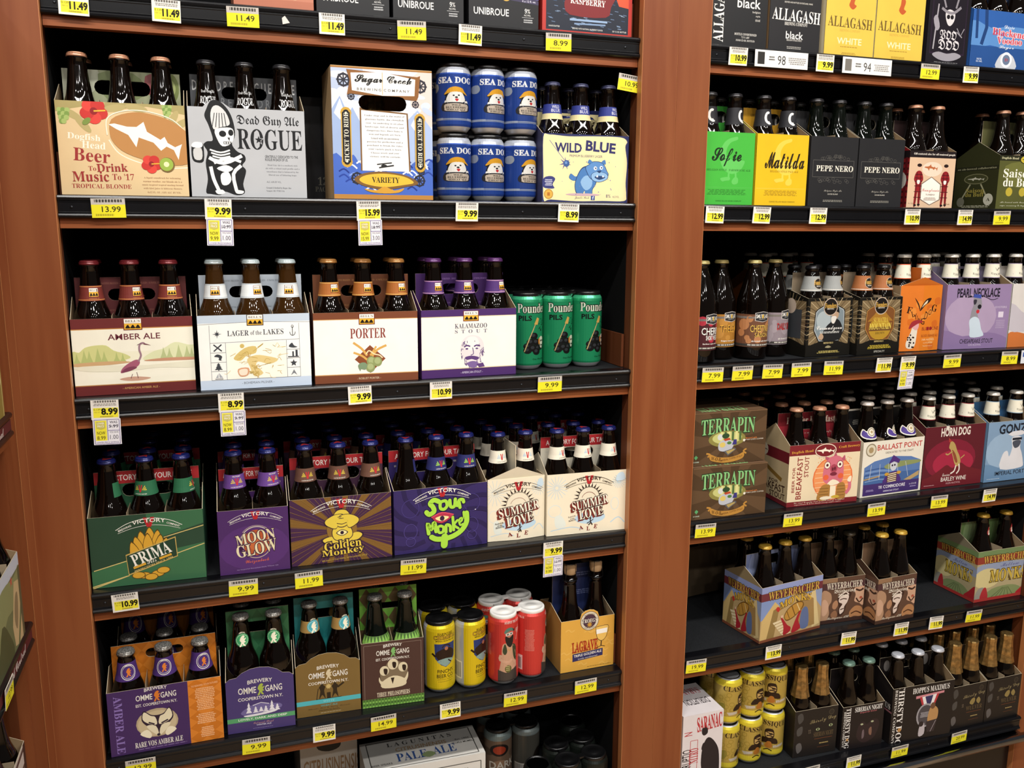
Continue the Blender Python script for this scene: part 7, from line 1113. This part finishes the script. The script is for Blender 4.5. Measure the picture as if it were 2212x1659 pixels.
# ---------------------------------------------------------------- price tags
TW = {}
def tag_mesh(kind, price, was=None, save=None):
    key = (kind, price, was)
    if key in TW: return TW[key]
    w, h = {'y': (.052, .0315), 'w': (.044, .0345), 'd': (.044, .0345)}[kind]; a = Art(w, h); c = '#b9b3aa'
    if kind == 'y':
        a.R(0, 0, 1, 1, '#ece32a'); a.R(0, 0, 1, .32, '#c6bfb6'); [a.R(.1+.045*i, .05, .1+.045*i+.02*(1+i % 2), .2, '#2c2824') for i in range(18)]; a.T(price, .58, .56, .56, .3, '#3c330e', 'b'); a.F(.1, .8, .65, .92, 1, '#b5a826', .1)
    else:
        a.R(0, 0, 1, 1, '#e9e4dc'); a.R(.08, .4, .97, .9, '#f0e63c'); [a.R(.1+.045*i, .02, .1+.045*i+.02*(1+i % 2), .13, '#55504a') for i in range(18)]; a.F(.08, .18, .95, .32, 2, '#8d8880', .4); a.T('0.139', .22, .48, .24, .1, '#4a3f12', ''); a.T('PER OZ', .22, .62, .2, .06, '#8d8436', ''); a.T(price, .66, .59, .6, .36, '#14110a', 'b+.03'); a.F(.3, .82, .8, .88, 1, '#a89c2c', .1)
    fn = lambda x, y, l: (x-w/2, -.0006-l, y-h/2)
    q = MB(); n = 5
    q.box(-w/2, w/2, -.0006, 0, -h/2, h/2, '#ece6dc')
    r = [(q.mesh('price_card', PAPER), a.mesh('price_print', fn, PAPER))]
    if kind == 'd':
        W2, H2 = .044, .046; b = Art(W2, H2); p = '#5a4a8c'; b.R(0, 0, 1, 1, '#eceaf0'); [b.L(l, .02, p) for l in ([(.05, .03), (.95, .03)], [(.05, .97), (.95, .97)], [(.05, .03), (.05, .97)], [(.95, .03), (.95, .97)], [(.52, .03), (.52, .84)], [(.52, .45), (.95, .45)])]; b.R(.08, .06, .49, .84, '#f0e63c'); b.P([(.12, .1), (.44, .1), (.44, .36), (.28, .42), (.12, .36)], '#c9bf5c'); b.T('LOWER', .28, .17, .26, .08, '#f4f0e0', 'b'); b.T('PRICE', .28, .28, .24, .08, '#f4f0e0', 'b'); b.T('NOW', .28, .54, .3, .13, '#5a5218', 'b'); b.T(price, .28, .73, .3, .15, '#5a5218', 'b'); b.T('WAS', .74, .13, .28, .1, '#3c3848', 'b'); b.T(was, .74, .29, .34, .13, '#3c3848', 'b'); b.L([(.56, .34), (.92, .22)], .012, '#3c3848'); b.T('YOU SAVE', .74, .52, .32, .07, '#3c3848', ''); b.T(save, .74, .71, .3, .17, '#3c3848', ''); b.T('LOWER PRICE SAVINGS', .5, .91, .8, .055, p, 'b')
        f2 = lambda x, y, l: (x-W2/2+.0015, -.0007-l, y-h/2-H2+.001); q = MB(); q.box(-W2/2+.0015, W2/2+.0015, -.0007, -.0001, -h/2-H2+.001, -h/2+.001, '#eceaf0'); r.append((q.mesh('sale_card', PAPER), b.mesh('sale_print', f2, PAPER)))
    TW[key] = r
    return r
KN = {'y': 'yellow price tag', 'w': 'white and yellow price tag', 'd': 'two-part sale price tag'}
def price(x, sh, kind, p, where, was=None, save=None, y=-.0078, dz=-.0212, label=None):
    r = tag_mesh(kind, p, was, save); o = ob('price_tag', None, None, (x, y, ZT[sh]+dz)); o.rotation_euler = (random.uniform(.02, .1), random.uniform(-.03, .03), random.uniform(-.02, .02))
    tag(o, '%s reading %s %s' % (KN[kind], p, where), 'price tag', 'price tags on the shelf rails')
    for i, (a, b) in enumerate(r): c = ob('price_card' if i == 0 else 'sale_card', a, o); ob('price_print' if i == 0 else 'sale_print', b, c)
    return o
TAGS = [(1, 'w', '11.49', -.186, 'at the far left of the top rail'), (1, 'w', '11.49', -.049, 'second from the left on the top rail'), (1, 'y', '11.49', .071, 'under the salmon carton'), (1, 'w', '11.49', .219, 'under the grey topped black carton'), (1, 'y', '11.49', .36, 'under the mauve topped black carton'), (1, 'w', '11.49', .469, 'under the violet topped black carton'), (1, 'y', '8.99', .643, 'under the raspberry carton'),
 (2, 'y', '13.99', -.158, 'under the tan hibiscus carton'), (2, 'd', '9.99', .015, 'under the silver skeleton carton', '10.99', '1.00'), (2, 'd', '15.99', .275, 'under the tall mountain artwork box', '18.99', '3.00'), (2, 'w', '9.99', .461, 'under the blue cans'), (2, 'w', '8.99', .669, 'under the cream bulldog carton'),
 (3, 'd', '8.99', -.188, 'under the heron carton', '9.99', '1.00'), (3, 'd', '8.99', .019, 'under the lake map carton', '9.99', '1.00'), (3, 'w', '9.99', .25, 'under the wheat emblem carton'), (3, 'w', '10.99', .407, 'under the bearded portrait carton'), (3, 'y', '9.99', .634, 'under the tall green cans'),
 (4, 'w', '10.99', -.18, 'under the green hop carton'), (4, 'y', '9.99', .023, 'under the orange moon carton'), (4, 'y', '11.99', .143, 'under the gold sunburst carton'), (4, 'y', '11.99', .347, 'under the lime lettering carton'), (4, 'd', '9.99', .646, 'under the right cream carton', '10.99', '1.00'),
 (5, 'y', '12.99', -.176, 'under the purple fox carton'), (5, 'y', '9.99', .031, 'under the purple pine carton'), (5, 'w', '9.99', .161, 'under the olive arched carton'), (5, 'y', '14.99', .28, 'under the three heads carton'), (5, 'w', '9.99', .42, 'under the tall yellow cans'), (5, 'y', '12.99', .564, 'under the tall red cans'), (5, 'y', '12.99', .728, 'under the ochre goblet carton'),
 (1, 'w', '10.99', 1.038, 'under the black upright lettering carton'), (1, 'w', '9.99', 1.252, 'under the charcoal carton'), (1, 'y', '12.99', 1.534, 'under the horned skull carton'), (1, 'w', '9.99', 1.651, 'under the blue swamp carton'),
 (2, 'w', '12.99', 1.0, 'under the bright green goose carton'), (2, 'w', '12.99', 1.115, 'under the golden goose carton'), (2, 'w', '12.99', 1.26, 'under the left black ornate carton'), (2, 'w', '10.99', 1.519, 'under the plaid suit carton'), (2, 'w', '14.99', 1.674, 'left under the olive shark carton'), (2, 'y', '9.99', 1.787, 'right under the olive shark carton'),
 (3, 'y', '7.99', 1.013, 'under the red cherry bottle'), (3, 'y', '7.99', 1.088, 'under the orange labelled bottle'), (3, 'y', '7.99', 1.166, 'under the chestnut bottle'), (3, 'y', '7.99', 1.242, 'under the grey labelled bottle'), (3, 'y', '11.99', 1.33, 'under the old man carton'), (3, 'w', '11.99', 1.473, 'under the mountain shield carton'), (3, 'd', '9.99', 1.543, 'under the end-on orange carton', '10.99', '1.00'), (3, 'y', '9.99', 1.677, 'under the lilac hound carton'), (3, 'y', '8.99', 1.859, 'under the white and orange carton'),
 (4, 'y', '13.99', 1.013, 'under the stacked brown boxes'), (4, 'y', '13.99', 1.246, 'under the pink pig carton'), (4, 'y', '13.99', 1.486, 'under the skeleton admiral carton'), (4, 'y', '13.99', 1.679, 'under the dark red leaping dog carton'), (4, 'w', '14.99', 1.842, 'under the pale blue dog carton'),
 (5, 'y', '19.99', 1.005, 'at the empty left end of the fifth shelf'), (5, 'w', '13.99', 1.215, 'under the red-robed barrel carton'), (5, 'w', '11.99', 1.433, 'under the rear grinning mask carton'), (5, 'w', '11.99', 1.595, 'under the front grinning mask carton'), (5, 'w', '11.99', 1.707, 'at the gap right of the mask cartons'), (5, 'y', '11.99', 1.832, 'under the green topped hill carton')]
for t in TAGS: price(t[3], t[0], t[1], t[2], t[4], *t[5:])
for x, k, p, w in ((1.332, 'y', '23.99', 'under the green-eyed black carton'), (1.461, 'w', '11.99', 'under the amber-eyed black carton'), (1.606, 'y', '11.99', 'under the medal carton'), (1.802, 'y', '20.99', 'under the left gold beast carton')): price(x, 6, k, p, w, y=-.0285, dz=-.015)
# tag left hanging on the upright below the top shelf
o = price(.802, 1, 'y', '10.99', 'hanging under the right end of the top shelf', y=.006, dz=-.085); o.rotation_euler = (0, .12, 0)
# tag on the side run
o = price(0, 4, 'y', '12.99', 'on the side run at the left edge'); o.location = (SX+.0075, -.285, ZT[4]-.0212); o.rotation_euler = (.05, 0, PI/2)
# white info cards on the right top rail and the edge of one at the right
def info(x, sh, num, lab, w=.13, h=.033):
    a = Art(w, h); a.R(0, 0, 1, 1, '#e9e6e2'); a.R(.05, .12, .18, .85, '#2c2a28' if num == '98' else '#77736c'); a.F(.25, .35, .38, .65, 2, '#4a4844'); a.T(num, .5, .55, .15, .55, '#3a3836', ''); a.F(.62, .35, .97, .8, 4, '#8d8a86'); q = MB(); q.box(-w/2, w/2, -.0006, 0, -h/2, h/2, '#e9e6e2')
    o = ob('info_card', None, None, (x, -.0076, ZT[sh]-.021)); tag(o, lab, 'info card', 'info cards on the shelf rails'); c = ob('card', q.mesh('card', PAPER), o); ob('card_print', a.mesh('card_print', lambda x_, y_, l: (x_-w/2, -.0006-l, y_-h/2), PAPER), c); return o
info(1.143, 1, '98', 'white info card reading 98 under the charcoal carton'); info(1.362, 1, '94', 'white info card reading 94 under the yellow cartons')
a = Art(.05, .033); a.R(0, 0, 1, 1, '#dcdfe6'); a.R(.1, .15, .6, .5, '#3a56a0'); a.R(.3, .5, .45, .8, '#3a56a0'); q = MB(); q.box(-.025, .025, -.0006, 0, -.0165, .0165, '#dcdfe6')
o = ob('info_card', None, None, (1.922, -.0076, ZT[3]-.021)); tag(o, 'white card with blue mark at the right edge of third rail', 'info card', 'info cards on the shelf rails'); c = ob('card', q.mesh('card', PAPER), o); ob('card_print', a.mesh('card_print', lambda x_, y_, l: (x_-.025, -.0006-l, y_-.0165), PAPER), c)
# torn scrap of paper on the top rail
q = MB(); q.prism([(-.005, -.007), (.007, -.004), (-.001, .007), (-.006, .003)], lambda u, v, t: (u, t, v), -.0006, 0, '#d8d2ca'); tag(ob('paper_scrap', q.mesh('paper_scrap', PAPER), None, (.141, -.004, ZT[1]-.02)), 'torn white paper scrap stuck on the top left rail', 'paper scrap')
